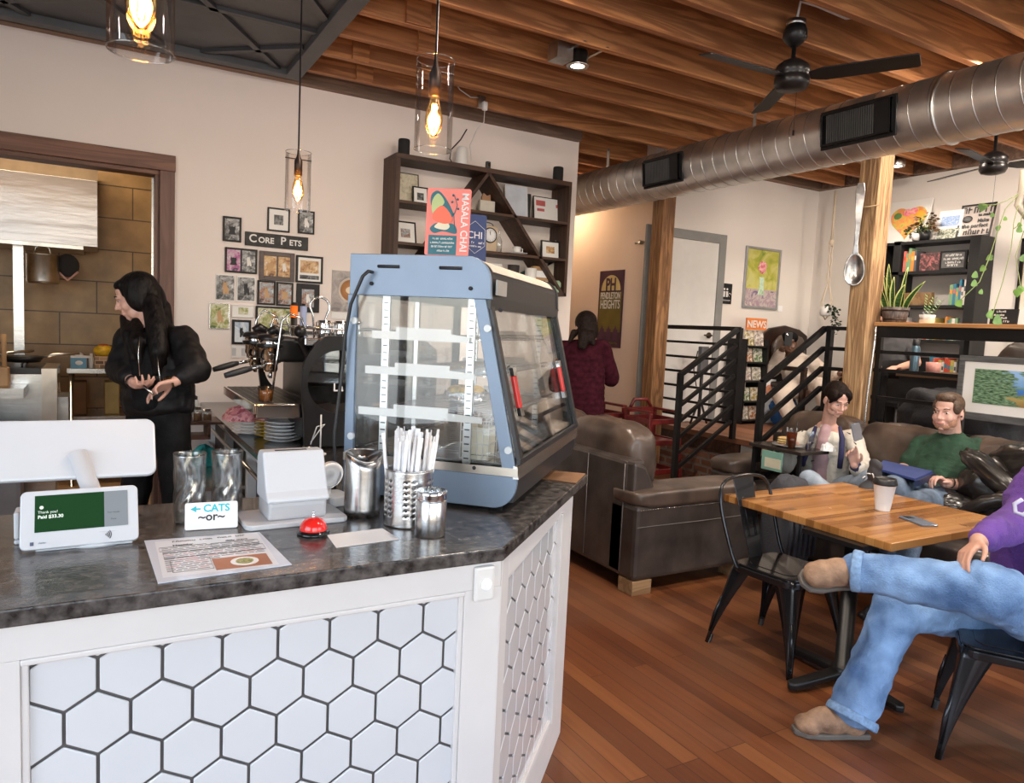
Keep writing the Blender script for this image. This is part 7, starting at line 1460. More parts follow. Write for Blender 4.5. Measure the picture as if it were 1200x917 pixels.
# ================================================================== PLATFORM FURNITURE
ac = thing('carved_armchair', 'dark carved wooden armchair with leather back in the far corner', 'armchair', (7.05, 5.55, PZ)); M_cw = mat('carved_dark_wood', (.03, .014, .009), .35, var=.3)
MB().box((-.33, -.28, .42), (.33, .28, .48)).build('seat', M_lea, ac, bev=.02); 
b = MB(); b.prism([(-.36, .26, .45), (.36, .26, .45), (.38, .30, 1.02), (.25, .31, 1.09), (.0, .31, 1.13), (-.25, .31, 1.09), (-.38, .30, 1.02)], (0, .05, 0)); b.build('back', M_cw, ac, bev=.01)
puff_ = MB(); puff(puff_, (0, .25, .82), (.56, .10, .40), 3, .02, 2); puff_.build('back_cushion', M_lea2, ac)
for x in (-.33, .33):
    MB().box((x-.03, -.28, .62), (x+.03, .28, .67)).build('arm', M_cw, ac, bev=.01)
    for y in (-.25, .26): MB().box((x-.025, y-.025, 0), (x+.025, y+.025, .62)).build('leg', M_cw, ac)
pt2 = thing('platform_table', 'dark wooden table edge on the platform behind the railing', 'table', (6.25, 3.3, PZ)); MB().box((-.40, -1.2, .70), (.40, .40, .74)).build('table_top', wood('dark_table_top', (.05, .025, .015), (.16, .09, .05), 'Y', .3), pt2, bev=.004); MB().box((-.38, -1.15, .55), (.38, .38, .70)).build('apron', M_blk, pt2)
for x, y in ((-.34, -1.1), (.34, -1.1), (-.34, .34), (.34, .34)): MB().box((x-.03, y-.03, 0), (x+.03, y+.03, .55)).build('leg', M_blk, pt2)
TT = PZ+.741
t = thing('blue_water_bottle', 'tall steel blue insulated bottle on the platform table', 'bottle', (6.0, AX(1072, 420, 6.0).y, TT)); MB().lathe([(0, 0), (.035, 0), (.036, .005), (.036, .20), (.026, .22)], (0, 0, 0), 28).build('bottle', mat('steel_blue', (.10, .17, .22), .3, .5), t); MB().lathe([(.026, .22), (.028, .225), (.028, .27), (0, .275)], (0, 0, 0), 24).build('lid', M_blk, t)
t = thing('pink_plastic_cup', 'short clear pink tumbler on the platform table', 'cup', (6.0, AX(1094, 425, 6.0).y, TT)); MB().lathe([(0, 0), (.05, 0), (.055, .09)], (0, 0, 0), 28).build('cup', mat('pink_clear', (.60, .28, .24), .15), t, solid=.003)
t = thing('paper_on_table', 'sheets of printed paper scattered on the platform table', 'papers', (6.1, 3.2, TT)); [MB().box((-.1, -.14, .001*k), (.1, .14, .001*k+.0008)).xf(Tm(.05*k, -.1*k, 0)@Rz(.4*k)).build('sheet', art('printed_sheet', [(.2, .12, .08), (.55, .45, .38), (.7, .62, .55)], 25), t) for k in range(4)]
oc = thing('office_chair', 'dark curved-back armchair with a patterned edge on the platform', 'armchair', (6.98, 3.17, PZ), .3); b = MB(); puff(b, (0, 0, .80), (.16, .58, .44), 3, .02, 5, Matrix.Rotation(.25, 3, 'X')); b.build('back', mat('brown_back', (.035, .024, .018), .4), oc); MB().tube([(-.02, -.28, .58), (-.05, -.31, .8), (-.02, -.2, 1.02), (0, .1, 1.04)], .022).build('patterned_edge', bricks('checked_trim', (.02, .02, .02), (.6, .58, .55), (.02, .02, .02), .03, .03, .002, 'YZ', .6, .1), oc); MB().box((-.2, -.25, .42), (.25, .25, .50)).build('seat', M_lea, oc, bev=.03)
for x, y in ((-.15, -.2), (.2, -.2), (-.15, .2), (.2, .2)): MB().cyl((x, y, 0), (x, y, .42), .02).build('leg', M_cw, oc)
b = MB(); puff(b, (0, 0, .32), (.6, .9, .64), 3, .05, 8); o = b.build('dark_bench', mat('black_fabric', (.012, .012, .016), .7, bump=.3)); o.location = (5.85, 3.1, PZ); tag(o, 'large black upholstered piece under the platform table behind the railing', 'ottoman')
tag(MB().box((7.58, 2.9, 1.25), (7.61, 3.7, 2.0)).build('wall_panel', M_wallr), 'plain pale panel on the right wall below the shelf', 'panel')
# backpack hanging behind the metal chair
bp_ = thing('grey_backpack', 'dark grey ribbed backpack standing on the floor beyond the metal chair', 'backpack', (3.98, 3.18, 0)); b = MB()
puff(b, (0, 0, .36), (.30, .26, .70), 3.2, .02, 2); b.build('bag_body', mat('grey_canvas', (.045, .048, .06), .8, bump=.4, bscale=80), bp_)
for k in range(6): MB().tube([(-.13+.05*k, -.13, .60), (-.13+.05*k, -.145, .40), (-.13+.05*k, -.13, .2)], .012).build('pleat', MATS['grey_canvas'], bp_)
MB().box((-.10, -.145, .60), (-.02, -.135, .625)).build('white_tag', M_paper, bp_)
# ================================================================== PEOPLE
def remesh(o, vox, sm=4, fac=.6):
    md = o.modifiers.new('remesh', 'REMESH'); md.mode = 'VOXEL'; md.voxel_size = vox; md.use_smooth_shade = True
    if sm: m2 = o.modifiers.new('smooth', 'SMOOTH'); m2.factor = fac; m2.iterations = sm
    return o
def frame3(fwd, upv=V((0, 0, 1))):
    f = V(fwd).normalized(); r = f.cross(V(upv)).normalized(); u = r.cross(f).normalized(); return Matrix((r, f, u)).transposed()
def head(b, C, R, s=1.0, nose=1.0):
    P_ = lambda x, y, z: V(C)+R@V((x*s, y*s, z*s)); E_ = lambda c, r, : b.ell(P_(*c), tuple(q*s for q in r), R)
    E_((0, -.014, .032), (.074, .093, .084)); E_((0, .020, -.022), (.060, .068, .082)); E_((0, .030, -.068), (.046, .050, .040)); E_((0, .066, -.092), (.020, .020, .018)); E_((0, .042, .045), (.054, .044, .042))
    for k in (-1, 1):
        E_((k*.036, .058, -.030), (.026, .026, .028)); E_((k*.077, -.008, -.012), (.010, .020, .031)); E_((k*.030, -.0 + .030, -.075), (.026, .04, .03))
    b.caps(P_(-.030, .084, .022), P_(.030, .084, .022), .011*s); b.caps(P_(0, .090, .008), P_(0, .108*nose, -.030), .0075*s, .0125*s); b.caps(P_(-.012, .094, -.034), P_(.012, .094, -.034), .0085*s)
    b.caps(P_(-.018, .088, -.058), P_(.018, .088, -.058), .0075*s); b.caps(P_(-.016, .086, -.068), P_(.016, .086, -.068), .0085*s)
def face_parts(C, R, s, parent, brow, lid=False, inv=None):
    P_ = lambda x, y, z: (V(C)+R@V((x*s, y*s, z*s)))-V(inv)
    M_eye = mat('eye_white', (.7, .68, .66), .3); M_iris = mat('iris', (.04, .03, .025), .2); M_lip = mat('lips', (.48, .17, .15), .45)
    for k in (-1, 1):
        e = MB().ell(P_(k*.031, .0785, .002), (.0120*s, .007*s, (.0028 if lid else .0046)*s), R).build('eye', M_eye, parent); MB().ell(P_(k*.031, .0865, .0015), (.005*s, .0035*s, (.003 if lid else .005)*s), R).build('iris', M_iris, e)
        MB().tube([P_(k*.016, .0945, .025), P_(k*.032, .094, .030), P_(k*.048, .083, .026)], .0026*s, 6).build('eyebrow', brow, parent)
    MB().tube([P_(-.022, .090, -.062), P_(-.010, .0965, -.0615), P_(0, .0965, -.063), P_(.010, .0965, -.0615), P_(.022, .090, -.062)], [.002*s, .0045*s, .005*s, .0045*s, .002*s], 8).build('lips', M_lip, parent)
def limb(b, pts, rs):
    for i in range(len(pts)-1): b.caps(pts[i], pts[i+1], rs[i], rs[i+1], 16)
def trunk(b, Pv, Cv, side, prof):
    """stack of ellipsoids from pelvis to neck base: prof = (t, half width, half depth)"""
    Pv, Cv = V(Pv), V(Cv); ax = (Cv-Pv).normalized(); sd_ = (V(side)-ax*V(side).dot(ax)).normalized(); fr = ax.cross(sd_).normalized(); R = Matrix((sd_, fr, ax)).transposed(); L_ = (Cv-Pv).length
    n_ = 15
    for i in range(n_):
        t_ = prof[0][0]+(prof[-1][0]-prof[0][0])*i/(n_-1)
        for j in range(len(prof)-1):
            if t_ <= prof[j+1][0]+1e-6: break
        q = (t_-prof[j][0])/(prof[j+1][0]-prof[j][0]); q = q*q*(3-2*q); rx, ry = (prof[j][k]+(prof[j+1][k]-prof[j][k])*q for k in (1, 2)); b.ell(Pv+ax*L_*t_, (rx, ry, min(.07, L_*.25)), R)
def hand(b, W, F, N, s=1.0, curl=(.5, .6, .7, .8), thumb=1, spread=.10, tcurl=.4):
    """W wrist, F finger direction, N palm normal (towards which the fingers curl); thumb = side sign"""
    F = V(F).normalized(); N = (V(N)-F*V(N).dot(F)).normalized(); S_ = F.cross(N).normalized()*thumb; W = V(W)
    for k in range(4):
        off = (.030, .010, -.010, -.028)[k]*s; K = W+F*(.088, .092, .088, .080)[k]*s+S_*off; b.caps(W+F*.012*s+S_*off*.55, K, .0135*s, .0115*s, 10)
        L3 = [(.040, .025, .020), (.045, .028, .021), (.041, .026, .020), (.032, .020, .018)][k]; p_ = K; a = 0
        for j in range(3):
            a += curl[k]*(.9, 1.0, .7)[j]; d = (F*math.cos(a)+N*math.sin(a)+S_*(spread*(1.5-k)*.5)).normalized(); q = p_+d*L3[j]*s; b.caps(p_, q, (.0095-.0008*j)*s, (.0088-.0010*j)*s, 10); p_ = q
    t0 = W+F*.022*s+S_*.022*s; t1 = t0+(F*.6+S_*.75+N*.25).normalized()*.042*s; t2 = t1+(F*.85+S_*(.45-.5*tcurl)+N*(.2+.5*tcurl)).normalized()*.032*s; t3 = t2+(F*.9+S_*(.1-.6*tcurl)+N*(.2+.6*tcurl)).normalized()*.026*s
    b.caps(t0, t1, .0145*s, .0115*s, 10); b.caps(t1, t2, .0112*s, .0100*s, 10); b.caps(t2, t3, .0098*s, .0085*s, 10)
def shoe(b, A, toe, s=1.0, flat=None):
    A, toe = V(A), V(toe); d = (toe-A).normalized(); u = V(flat) if flat is not None else V((0, 0, 1)); u = (u-d*u.dot(d)).normalized(); r = d.cross(u); R = Matrix((r, d, u)).transposed(); L_ = (toe-A).length
    b.ell(A+d*.01-u*.045*s, (.038*s, .045*s, .035*s), R); b.ell(A+d*L_*.45-u*.035*s, (.044*s, L_*.42, .042*s), R); b.ell(A+d*L_*.80-u*.050*s, (.047*s, L_*.24, .028*s), R); b.caps(A+u*.04*s, A-u*.02*s, .046*s, .044*s)
def person(lab, base, group=None): return thing('person', lab, 'person', base, 0, group)
def piece(nm, b, mt, p_, vox, base, sm=3, label=None):
    b.xf(Tm(*(-V(base)))); o = b.build(nm, mt, p_, smooth=True, label=label); return remesh(o, vox, sm)
def wrinkle(o, amt=.012, size=.09, seed=0):
    tx_ = bpy.data.textures.new('folds', 'CLOUDS'); tx_.noise_scale = size; tx_.noise_depth = 1
    md = o.modifiers.new('folds', 'DISPLACE'); md.texture = tx_; md.strength = amt; md.mid_level = .5; md.texture_coords = 'LOCAL'; return o
M_skinf = mat('fair_skin', (.66, .38, .30), .45, var=.05, scale=18); M_skint = mat('tan_skin', (.58, .31, .22), .45, var=.05, scale=18); M_skind = mat('deep_brown_skin', (.14, .065, .04), .45, var=.08, scale=18)
M_hairk = mat('black_hair', (.008, .006, .006), .5, var=.5, scale=60, stretch=(1, 1, .12), bump=.5, bscale=90, spec=.15); M_hairb = mat('brown_hair', (.10, .055, .03), .5, var=.4, scale=70, bump=.5, bscale=120); M_haird = mat('dark_brown_hair', (.016, .009, .007), .6, var=.4, scale=60, bump=.4, bscale=90, spec=.1)
M_blkcl = mat('black_jersey', (.009, .009, .010), .8, var=.3, scale=12, spec=.15, bump=.2, bscale=120); M_blkny = mat('black_nylon_jacket', (.009, .008, .009), .55, spec=.25, var=.3, scale=9, bump=.35, bscale=18)
def J(x, y, D): return AD(x, y, D)
def D_y(x, y, Y): return (AY(x, y, Y)-O0).dot(fw)
def D_x(x, y, X_): return (AX(x, y, X_)-O0).dot(fw)
RT = V((rt.x, rt.y, 0)).normalized(); FW = V((fw.x, fw.y, 0)).normalized(); UP = V((0, 0, 1))
# ---- barista
B0 = V((J(185, 500, 3.9).x, J(185, 500, 3.9).y, 0)); p_ = person('person in black with long dark hair standing behind the counter looking down', B0)
Pv, Cv = J(186, 482, 3.92), J(184, 388, 3.92); side = (RT*.96-FW*.20)
hc = J(160, 348, 3.88); HR_ = frame3(-RT*.90-FW*.34-UP*.36); 
Rs, Ls_, = J(152, 396, 3.98), J(214, 397, 3.86); Re, Le = J(143, 432, 3.92), J(228, 432, 3.78); Rw, Lw = J(157, 449, 3.74), J(205, 447, 3.68)
Rh, Lh = J(170, 488, 3.94), J(202, 488, 3.9); Rk, Lk = J(157, 590, 3.92), J(208, 596, 3.84); Ra, La = J(152, 690, 4.0), J(212, 705, 3.92); 
b = MB(); head(b, hc, HR_, 1.02); limb(b, [hc+HR_@V((0, -.03, -.06)), J(176, 386, 3.9)], [.055, .06]); trunk(b, Pv, Cv, side, [(0, .15, .10), (.25, .13, .09), (.5, .13, .09), (.75, .15, .10), (.92, .13, .085)])
for a, e, w in ((Rs, Re, Rw), (Ls_, Le, Lw)): limb(b, [a, e, w], [.050, .038, .026])
for a, k, n_ in ((Rh, Rk, Ra), (Lh, Lk, La)): limb(b, [a, k, n_], [.075, .055, .036])
hand(b, Rw, J(178, 458, 3.62)-Rw, UP*.3-FW*.2+RT*.2, 1.0, (.5, .6, .7, .8), -1); hand(b, Lw, J(176, 457, 3.60)-Lw, -UP*.4-FW*.5-RT*.2, 1.0, (.35, .4, .5, .6), -1)
piece('body', b, M_skinf, p_, .006, B0)
face_parts(hc, HR_, 1.02, p_, M_hairk, True, B0)
b = MB()
trunk(b, Pv+UP*.02, Cv, side, [(0, .20, .145), (.15, .205, .150), (.35, .20, .145), (.6, .195, .14), (.8, .19, .125), (.97, .12, .09)])
for a, e, w, q in ((Rs, Re, Rw, .5), (Ls_, Le, Lw, .5)): b.caps(a, e, .075, .082, 18); b.caps(e, e+(w-e)*.55, .080, .058, 18)
limb(b, [Rs, Ls_], [.07, .07]); wrinkle(piece('bomber_jacket', b, M_blkny, p_, .009, B0), .018, .07)
b = MB(); trunk(b, Pv+UP*.05-FW*.045, Cv-FW*.05, side, [(.0, .11, .115), (.3, .11, .12), (.6, .12, .115), (.85, .10, .09)]); piece('black_top', b, M_blkcl, p_, .009, B0)
b = MB(); trunk(b, Pv-UP*.06, Pv+UP*.1, side, [(0, .17, .12), (.6, .16, .12)])
for a, k, n_ in ((Rh, Rk, Ra), (Lh, Lk, La)): limb(b, [a, k, n_+UP*.02], [.095, .072, .055])
wrinkle(piece('trousers', b, M_blkcl, p_, .010, B0), .012, .08)
for n_, nm in ((Ra, 'shoe'), (La, 'shoe')): b = MB(); n2 = V((n_.x, n_.y, .085)); limb(b, [n_, n2], [.04, .045]); shoe(b, n2, n2-FW*.2-RT*.08); piece(nm, b, M_blk, p_, .008, B0)
b = MB(); PH = lambda x, y, z: hc+HR_@V((x, y, z)); b.ell(PH(0, -.025, .045), (.090, .103, .088), HR_); b.ell(PH(0, -.07, -.02), (.085, .07, .10), HR_); b.ell(PH(-.062, -.01, 0.0), (.035, .06, .085), HR_); b.ell(PH(.066, -.02, -.01), (.026, .055, .085), HR_); b.ell(PH(0, .035, .080), (.064, .052, .032), HR_); b.ell(PH(.052, .030, .035), (.03, .045, .06), HR_)
limb(b, [J(177, 352, 3.86), J(184, 385, 3.80), J(186, 412, 3.76), J(184, 436, 3.76)], [.050, .055, .05, .02]); limb(b, [J(190, 360, 3.95), J(194, 395, 3.88), J(192, 425, 3.80)], [.045, .05, .02]); limb(b, [J(146, 372, 3.92), J(150, 392, 3.80), J(156, 420, 3.76)], [.025, .035, .016]); limb(b, [J(160, 378, 3.86), J(162, 400, 3.76), J(164, 425, 3.76)], [.03, .04, .015])
piece('long_hair', b, M_hairk, p_, .007, B0)
for pts in ([J(163, 395, 3.73), J(162, 415, 3.72), J(164, 440, 3.72)], [J(184, 417, 3.72), J(187, 440, 3.71), J(192, 470, 3.76)]): MB().tube([q-B0 for q in pts], .0035, 6).build('silver_zip', M_steel, p_)
MB().lathe([(.031, -.01), (.034, -.004), (.034, .004), (.031, .01)], J(198, 448, 3.67)-B0, 20, Lw-Le).build('gold_wristwatch', mat('gold', (.6, .42, .2), .25, 1), p_); MB().lathe([(.031, -.012), (.034, -.004), (.034, .004), (.031, .012)], J(155, 447, 3.76)-B0, 20, Rw-Re).build('bracelet', M_blk, p_)
MB().tube([J(168, 452, 3.56)-B0, J(180, 462, 3.56)-B0], .006).build('held_pen', M_steel, p_); MB().ell(PH(.078, .0, -.045)-B0, .007).build('earring', M_chrome, p_)
# ---- person in burgundy, back view
Yb = 5.25; D0 = D_y(685, 420, Yb); B0 = V((J(682, 500, D0).x, Yb, 0)); p_ = person('person in a burgundy sweater standing with back turned beyond the sofa', B0)
hc = J(686, 382, D0); HR_ = frame3(FW*.9-RT*.25-UP*.25); Cv, Pv = J(684, 404, D0), J(682, 498, D0); side = RT
Ls_, Rs = J(661, 408, D0), J(706, 407, D0); Le, Re = J(652, 450, D0+.1), J(716, 443, D0+.12); Rw, Lw = J(706, 438, D0+.38), J(664, 440, D0+.38); Lh, Rh = J(672, 500, D0), J(694, 500, D0)
b = MB(); head(b, hc, HR_, 1.05); limb(b, [hc-UP*.05, Cv], [.055, .06]); trunk(b, Pv, Cv, side, [(0, .16, .12), (.3, .14, .10), (.6, .15, .10), (.85, .15, .10)])
for a, e, w in ((Rs, Re, Rw), (Ls_, Le, Lw)): limb(b, [a, e, w], [.05, .04, .028])
for a in (Lh, Rh): limb(b, [a, V((a.x, a.y+.03, .52)), V((a.x, a.y, .08))], [.085, .06, .04])
hand(b, Rw, FW-RT*.6, -UP, 1.0, (.4, .5, .5, .6), 1); hand(b, Lw, FW+RT*.6, -UP, 1.0, (.4, .5, .5, .6), -1); piece('body', b, M_skinf, p_, .008, B0)
b = MB(); trunk(b, Pv, Cv+UP*.0, side, [(0, .185, .16), (.2, .20, .17), (.4, .20, .165), (.6, .195, .16), (.8, .19, .14), (.95, .14, .11)])
for a, e, w in ((Rs, Re, Rw), (Ls_, Le, Lw)): b.caps(a, e, .075, .078, 18); b.caps(e, w, .078, .048, 18)
limb(b, [Rs, Ls_], [.075, .075]); wrinkle(piece('burgundy_sweater', b, mat('burgundy_knit', (.042, .007, .013), .9, var=.25, scale=25, spec=.08, bump=.5, bscale=160), p_, .010, B0), .016, .08)
b = MB()
for a in (Lh, Rh): limb(b, [a, V((a.x, a.y+.03, .52)), V((a.x, a.y, .10))], [.11, .085, .06])
piece('dark_trousers', b, M_blkcl, p_, .012, B0)
for a in (Lh, Rh): b = MB(); shoe(b, V((a.x, a.y, .085)), V((a.x, a.y+.2, .085))); piece('shoe', b, M_blk, p_, .009, B0)
b = MB(); PH = lambda x, y, z: hc+HR_@V((x, y, z)); b.ell(PH(0, -.02, .03), (.098, .112, .105), HR_); b.ell(PH(0, -.07, -.05), (.092, .06, .11), HR_); limb(b, [J(684, 393, D0-.12), J(680, 406, D0-.16)], [.055, .02]); limb(b, [J(692, 393, D0-.12), J(695, 403, D0-.15)], [.045, .02]); limb(b, [J(673, 390, D0-.05), J(667, 400, D0-.1)], [.035, .014]); limb(b, [J(688, 395, D0-.13), J(684, 408, D0-.17)], [.045, .016])
piece('dark_wavy_hair', b, M_haird, p_, .008, B0)
# ---- woman on the sofa
def seated(lab, base): return person(lab, base)
X0 = 4.72; Dd = lambda x, y, X_: D_x(x, y, X_)
def K(x, y, X_): return AX(x, y, X_)
B0 = V((4.7, K(968, 540, 4.7).y, .5)); p_ = person('person in a white patterned cardigan sitting on the sofa holding a phone over a meal', B0)
hc = K(980, 468, 4.66); HR_ = frame3(-FW*.93+RT*.12-UP*.40); Cv, Pv = K(970, 503, 4.74), K(966, 566, 4.84); side = (V((0, -1, 0))*.95+V((1, 0, 0))*.15)
Rs, Ls_ = K(941, 513, 4.74), K(1000, 512, 4.80); Re, Le = K(920, 545, 4.58), K(1014, 555, 4.64); Rw, Lw = K(912, 523, 4.44), K(1001, 545, 4.46)
Rh, Lh = K(952, 572, 4.78), K(985, 574, 4.80); Rk, Lk = K(948, 562, 4.28), K(1036, 558, 4.40); Ra, La = K(1003, 600, 4.15), K(1020, 569, 4.02)
b = MB(); head(b, hc, HR_, 1.0, .97); limb(b, [hc+HR_@V((0, -.03, -.06)), Cv+UP*.02], [.048, .052]); trunk(b, Pv, Cv, side, [(0, .15, .11), (.3, .12, .09), (.6, .13, .09), (.85, .14, .085), (1.0, .09, .06)])
for a, e, w in ((Rs, Re, Rw), (Ls_, Le, Lw)): limb(b, [a, e, w], [.045, .036, .025])
for a, k, n_ in ((Rh, Rk, Ra), (Lh, Lk, La)): limb(b, [a, k, n_], [.075, .05, .034])
hand(b, Rw, J(925, 516, (Rw-O0).dot(fw)-.02)-Rw, -UP-FW*.2, .95, (.5, .6, .6, .7), 1); hand(b, Lw, K(998, 520, 4.42)-Lw, -RT*.5-FW*.6+UP*.1, .95, (.35, .7, .8, .9), 1, .08, .3); piece('body', b, M_skinf, p_, .0055, B0)
face_parts(hc, HR_, 1.0, p_, M_haird, True, B0)
b = MB(); PH = lambda x, y, z: hc+HR_@V((x, y, z)); b.ell(PH(0, -.022, .045), (.083, .098, .088), HR_); b.ell(PH(0, -.075, .0), (.072, .05, .08), HR_)
for k in (-1, 1): b.ell(PH(k*.052, .020, .050), (.034, .062, .048), HR_); b.caps(PH(k*.030, .072, .078), PH(k*.072, .045, .0), .018, .010)
piece('dark_tied_hair', b, M_haird, p_, .006, B0)
M_card = mat('white_cardigan', (.70, .66, .58), .8, var=.03, bump=.4, bscale=140); 
b = MB(); trunk(b, Pv+UP*.02, Cv, side, [(0, .19, .14), (.3, .19, .135), (.6, .185, .12), (.85, .165, .10), (1.0, .08, .06)])
for a, e, w in ((Rs, Re, Rw), (Ls_, Le, Lw)): b.caps(a, e, .062, .064, 16); b.caps(e, e+(w-e)*.72, .066, .055, 16)
limb(b, [Rs, Ls_], [.055, .055]); wrinkle(piece('patterned_cardigan', b, M_card, p_, .008, B0), .014, .06)
fr_ = (HR_@V((0, 1, 0))); fr_ = V((-.86, -.45, 0)).normalized()
b = MB(); trunk(b, Pv+fr_*.04, Cv+fr_*.035, side, [(.0, .09, .125), (.5, .088, .112), (.8, .07, .090), (.97, .045, .065)]); piece('pink_top', b, mat('pale_pink_cotton', (.62, .40, .42), .8), p_, .007, B0)
M_nv = mat('navy_trim', (.03, .03, .10), .8); 
for pts in ([K(956, 500, 4.64), K(951, 514, 4.57), K(945, 530, 4.54), K(940, 545, 4.56)], [K(984, 500, 4.66), K(987, 514, 4.61), K(986, 530, 4.60), K(984, 548, 4.62)]): MB().tube([q-B0 for q in pts], [.012, .020, .020, .018], 8).build('navy_lapel', M_nv, p_)
for e, w in ((Le, Lw), (Re, Rw)): MB().caps(e+(w-e)*.66-B0, e+(w-e)*.78-B0, .050, .046).build('navy_cuff', M_nv, p_)
rr = random.Random(4); b = MB()
for (x, y) in ((940, 505), (932, 520), (944, 522), (948, 510), (934, 536), (942, 538), (996, 508), (1003, 520), (998, 530), (1008, 536), (1012, 548), (926, 532), (1005, 512), (951, 540)):
    X_ = 4.60 if x < 975 else 4.66; q = K(x, y, X_)-B0; a = rr.uniform(0, 3); b.caps(q, q+(RT*math.cos(a)+UP*math.sin(a))*.022, .0045, .002, 6)
b.build('dark_stitched_marks', M_ink, p_)['kind'] = 'stuff'
M_jeanl = mat('light_blue_denim', (.36, .44, .54), .85, var=.12, scale=14, bump=.4, bscale=120)
b = MB(); trunk(b, Pv-UP*.03, Pv+UP*.10, side, [(0, .17, .13), (.6, .16, .12)])
for a, k, n_ in ((Rh, Rk, Ra), (Lh, Lk, La)): limb(b, [a, k, k+(n_-k)*.9], [.092, .070, .052])
wrinkle(piece('light_jeans', b, M_jeanl, p_, .009, B0), .014, .07)
for n_, d in ((Ra, -UP*.2-V((1, 0, 0))), (La, -V((1, 0, 0))*.4-V((0, 1, 0))*.2+UP*.65)): b = MB(); d = d.normalized(); shoe(b, n_, n_+d*.17, .95, -V((1, 0, 0)) if n_ is La else UP); piece('grey_shoe', b, mat('grey_canvas_shoe', (.05, .05, .055), .7), p_, .007, B0)
so = K(1014, 562, 3.9)-B0
b = MB(); 
for k in range(3): b.tube([so+RT*(.035*math.cos(a)+.0)+UP*(.055*math.sin(a))*(1-.25*k)+UP*.0-fw*.03 for a in [.3+k*.9+i*.2 for i in range(4)]], .0035, 5)
b.build('white_sole_lines', M_white, p_)
t = thing('smartphone', 'phone held up in the hand of the person in the white cardigan', 'phone', tuple(K(1004, 506, 4.43))); MXf = frame_m((0, 0, 0), RT*.85+UP*.35, UP*.85-RT*.35-FW*.2); rslab(.062, .125, .010, .008, MXf, 'body', mat('grey_phone_back', (.3, .3, .32), .15), t, .002); MB().box((-.028, -.058, .0042), (.028, .058, .005), MXf).build('screen', mat('dim_phone_screen', (.25, .24, .25), .15), t)
# ---- man in green
B0 = V((4.75, K(1105, 560, 4.75).y, .5)); p_ = person('person in a dark green t-shirt leaning back on the sofa with a blue folder', B0)
hc = K(1111, 483, 4.78); HR_ = frame3(-RT*.80-FW*.55-UP*.02); Cv, Pv = K(1113, 517, 4.88), K(1096, 580, 4.70); side = (V((0, -1, 0))*.97-V((1, 0, 0))*.12)
Rs, Ls_ = K(1083, 523, 4.84), K(1145, 527, 4.92); Re, Le = K(1058, 552, 4.68), K(1136, 570, 4.74); Rw, Lw = K(1052, 558, 4.44), K(1108, 566, 4.50)
Rh, Lh = K(1085, 583, 4.64), K(1112, 585, 4.66); Rk, Lk = K(1047, 572, 4.12), K(1075, 590, 4.18); Ra, La = K(1042, 640, 4.02), K(1062, 655, 4.05)
b = MB(); head(b, hc, HR_, 1.05); limb(b, [hc+HR_@V((0, -.03, -.06)), Cv+UP*.02], [.062, .068]); trunk(b, Pv, Cv, side, [(0, .16, .12), (.3, .14, .11), (.6, .16, .115), (.85, .17, .10), (1.0, .10, .07)])
for a, e, w in ((Rs, Re, Rw), (Ls_, Le, Lw)): limb(b, [a, e, w], [.055, .045, .030])
for a, k, n_ in ((Rh, Rk, Ra), (Lh, Lk, La)): limb(b, [a, k, n_], [.08, .058, .04])
hand(b, Lw, K(1092, 556, 4.38)-Lw, -UP*.3-V((1, 0, 0))*.8+FW*.0, 1.05, (.6, .8, .9, 1.0), 1, .08, .3); hand(b, Rw, K(1058, 562, 4.36)-Rw, -UP, 1.0, (.3, .4, .4, .5), -1); piece('body', b, M_skinf, p_, .0055, B0)
face_parts(hc, HR_, 1.05, p_, M_hairb, False, B0)
b = MB(); PH = lambda x, y, z: hc+HR_@V((x*1.05, y*1.05, z*1.05)); b.ell(PH(0, -.022, .050), (.081, .097, .080), HR_); b.ell(PH(0, -.068, .0), (.072, .045, .075), HR_); b.ell(PH(0, .045, .092), (.060, .048, .032), HR_)
for k in (-1, 1): b.ell(PH(k*.060, .015, .035), (.022, .045, .045), HR_)
piece('short_brown_hair', b, M_hairb, p_, .006, B0)
b = MB(); b.ell(PH(0, .052, -.082), (.050, .036, .026), HR_); b.ell(PH(-.046, .028, -.058), (.018, .045, .034), HR_); b.ell(PH(.046, .028, -.058), (.018, .045, .034), HR_); piece('stubble_beard', b, mat('reddish_stubble', (.42, .21, .13), .7, var=.2, scale=120), p_, .005, B0, 2)
MB().ell(PH(-.080, .005, -.015)-B0, .007).ell(PH(.080, .005, -.015)-B0, .007).build('earbuds', M_blk, p_)
b = MB(); trunk(b, Pv+UP*.02, Cv, side, [(0, .20, .155), (.25, .195, .155), (.5, .195, .15), (.75, .20, .135), (.92, .18, .115), (1.02, .11, .085)])
for a, e in ((Rs, Re), (Ls_, Le)): b.caps(a, a+(e-a)*.62, .082, .072, 18)
limb(b, [Rs, Ls_], [.08, .08]); wrinkle(piece('green_tshirt', b, mat('bottle_green_cotton', (.018, .060, .032), .85, var=.2, scale=9, bump=.3, bscale=120), p_, .008, B0), .018, .06)
b = MB(); trunk(b, Pv-UP*.03, Pv+UP*.08, side, [(0, .18, .14), (.6, .17, .13)])
for a, k, n_ in ((Rh, Rk, Ra), (Lh, Lk, La)): limb(b, [a, k, n_], [.10, .080, .062])
wrinkle(piece('washed_jeans', b, mat('grey_blue_denim', (.11, .15, .21), .85, var=.35, scale=10, bump=.4, bscale=120), p_, .009, B0), .016, .06)
for n_ in (Ra, La): b = MB(); n2 = V((n_.x, n_.y, .09)); limb(b, [n_, n2], [.05, .05]); shoe(b, n2, n2-V((.2, 0, 0))); piece('dark_shoe', b, M_blk, p_, .009, B0)
MB().lathe([(.033, -.008), (.037, 0), (.033, .008)], K(1113, 565, 4.53)-B0, 20, Lw-Le).build('dark_bracelet', M_blk, p_)
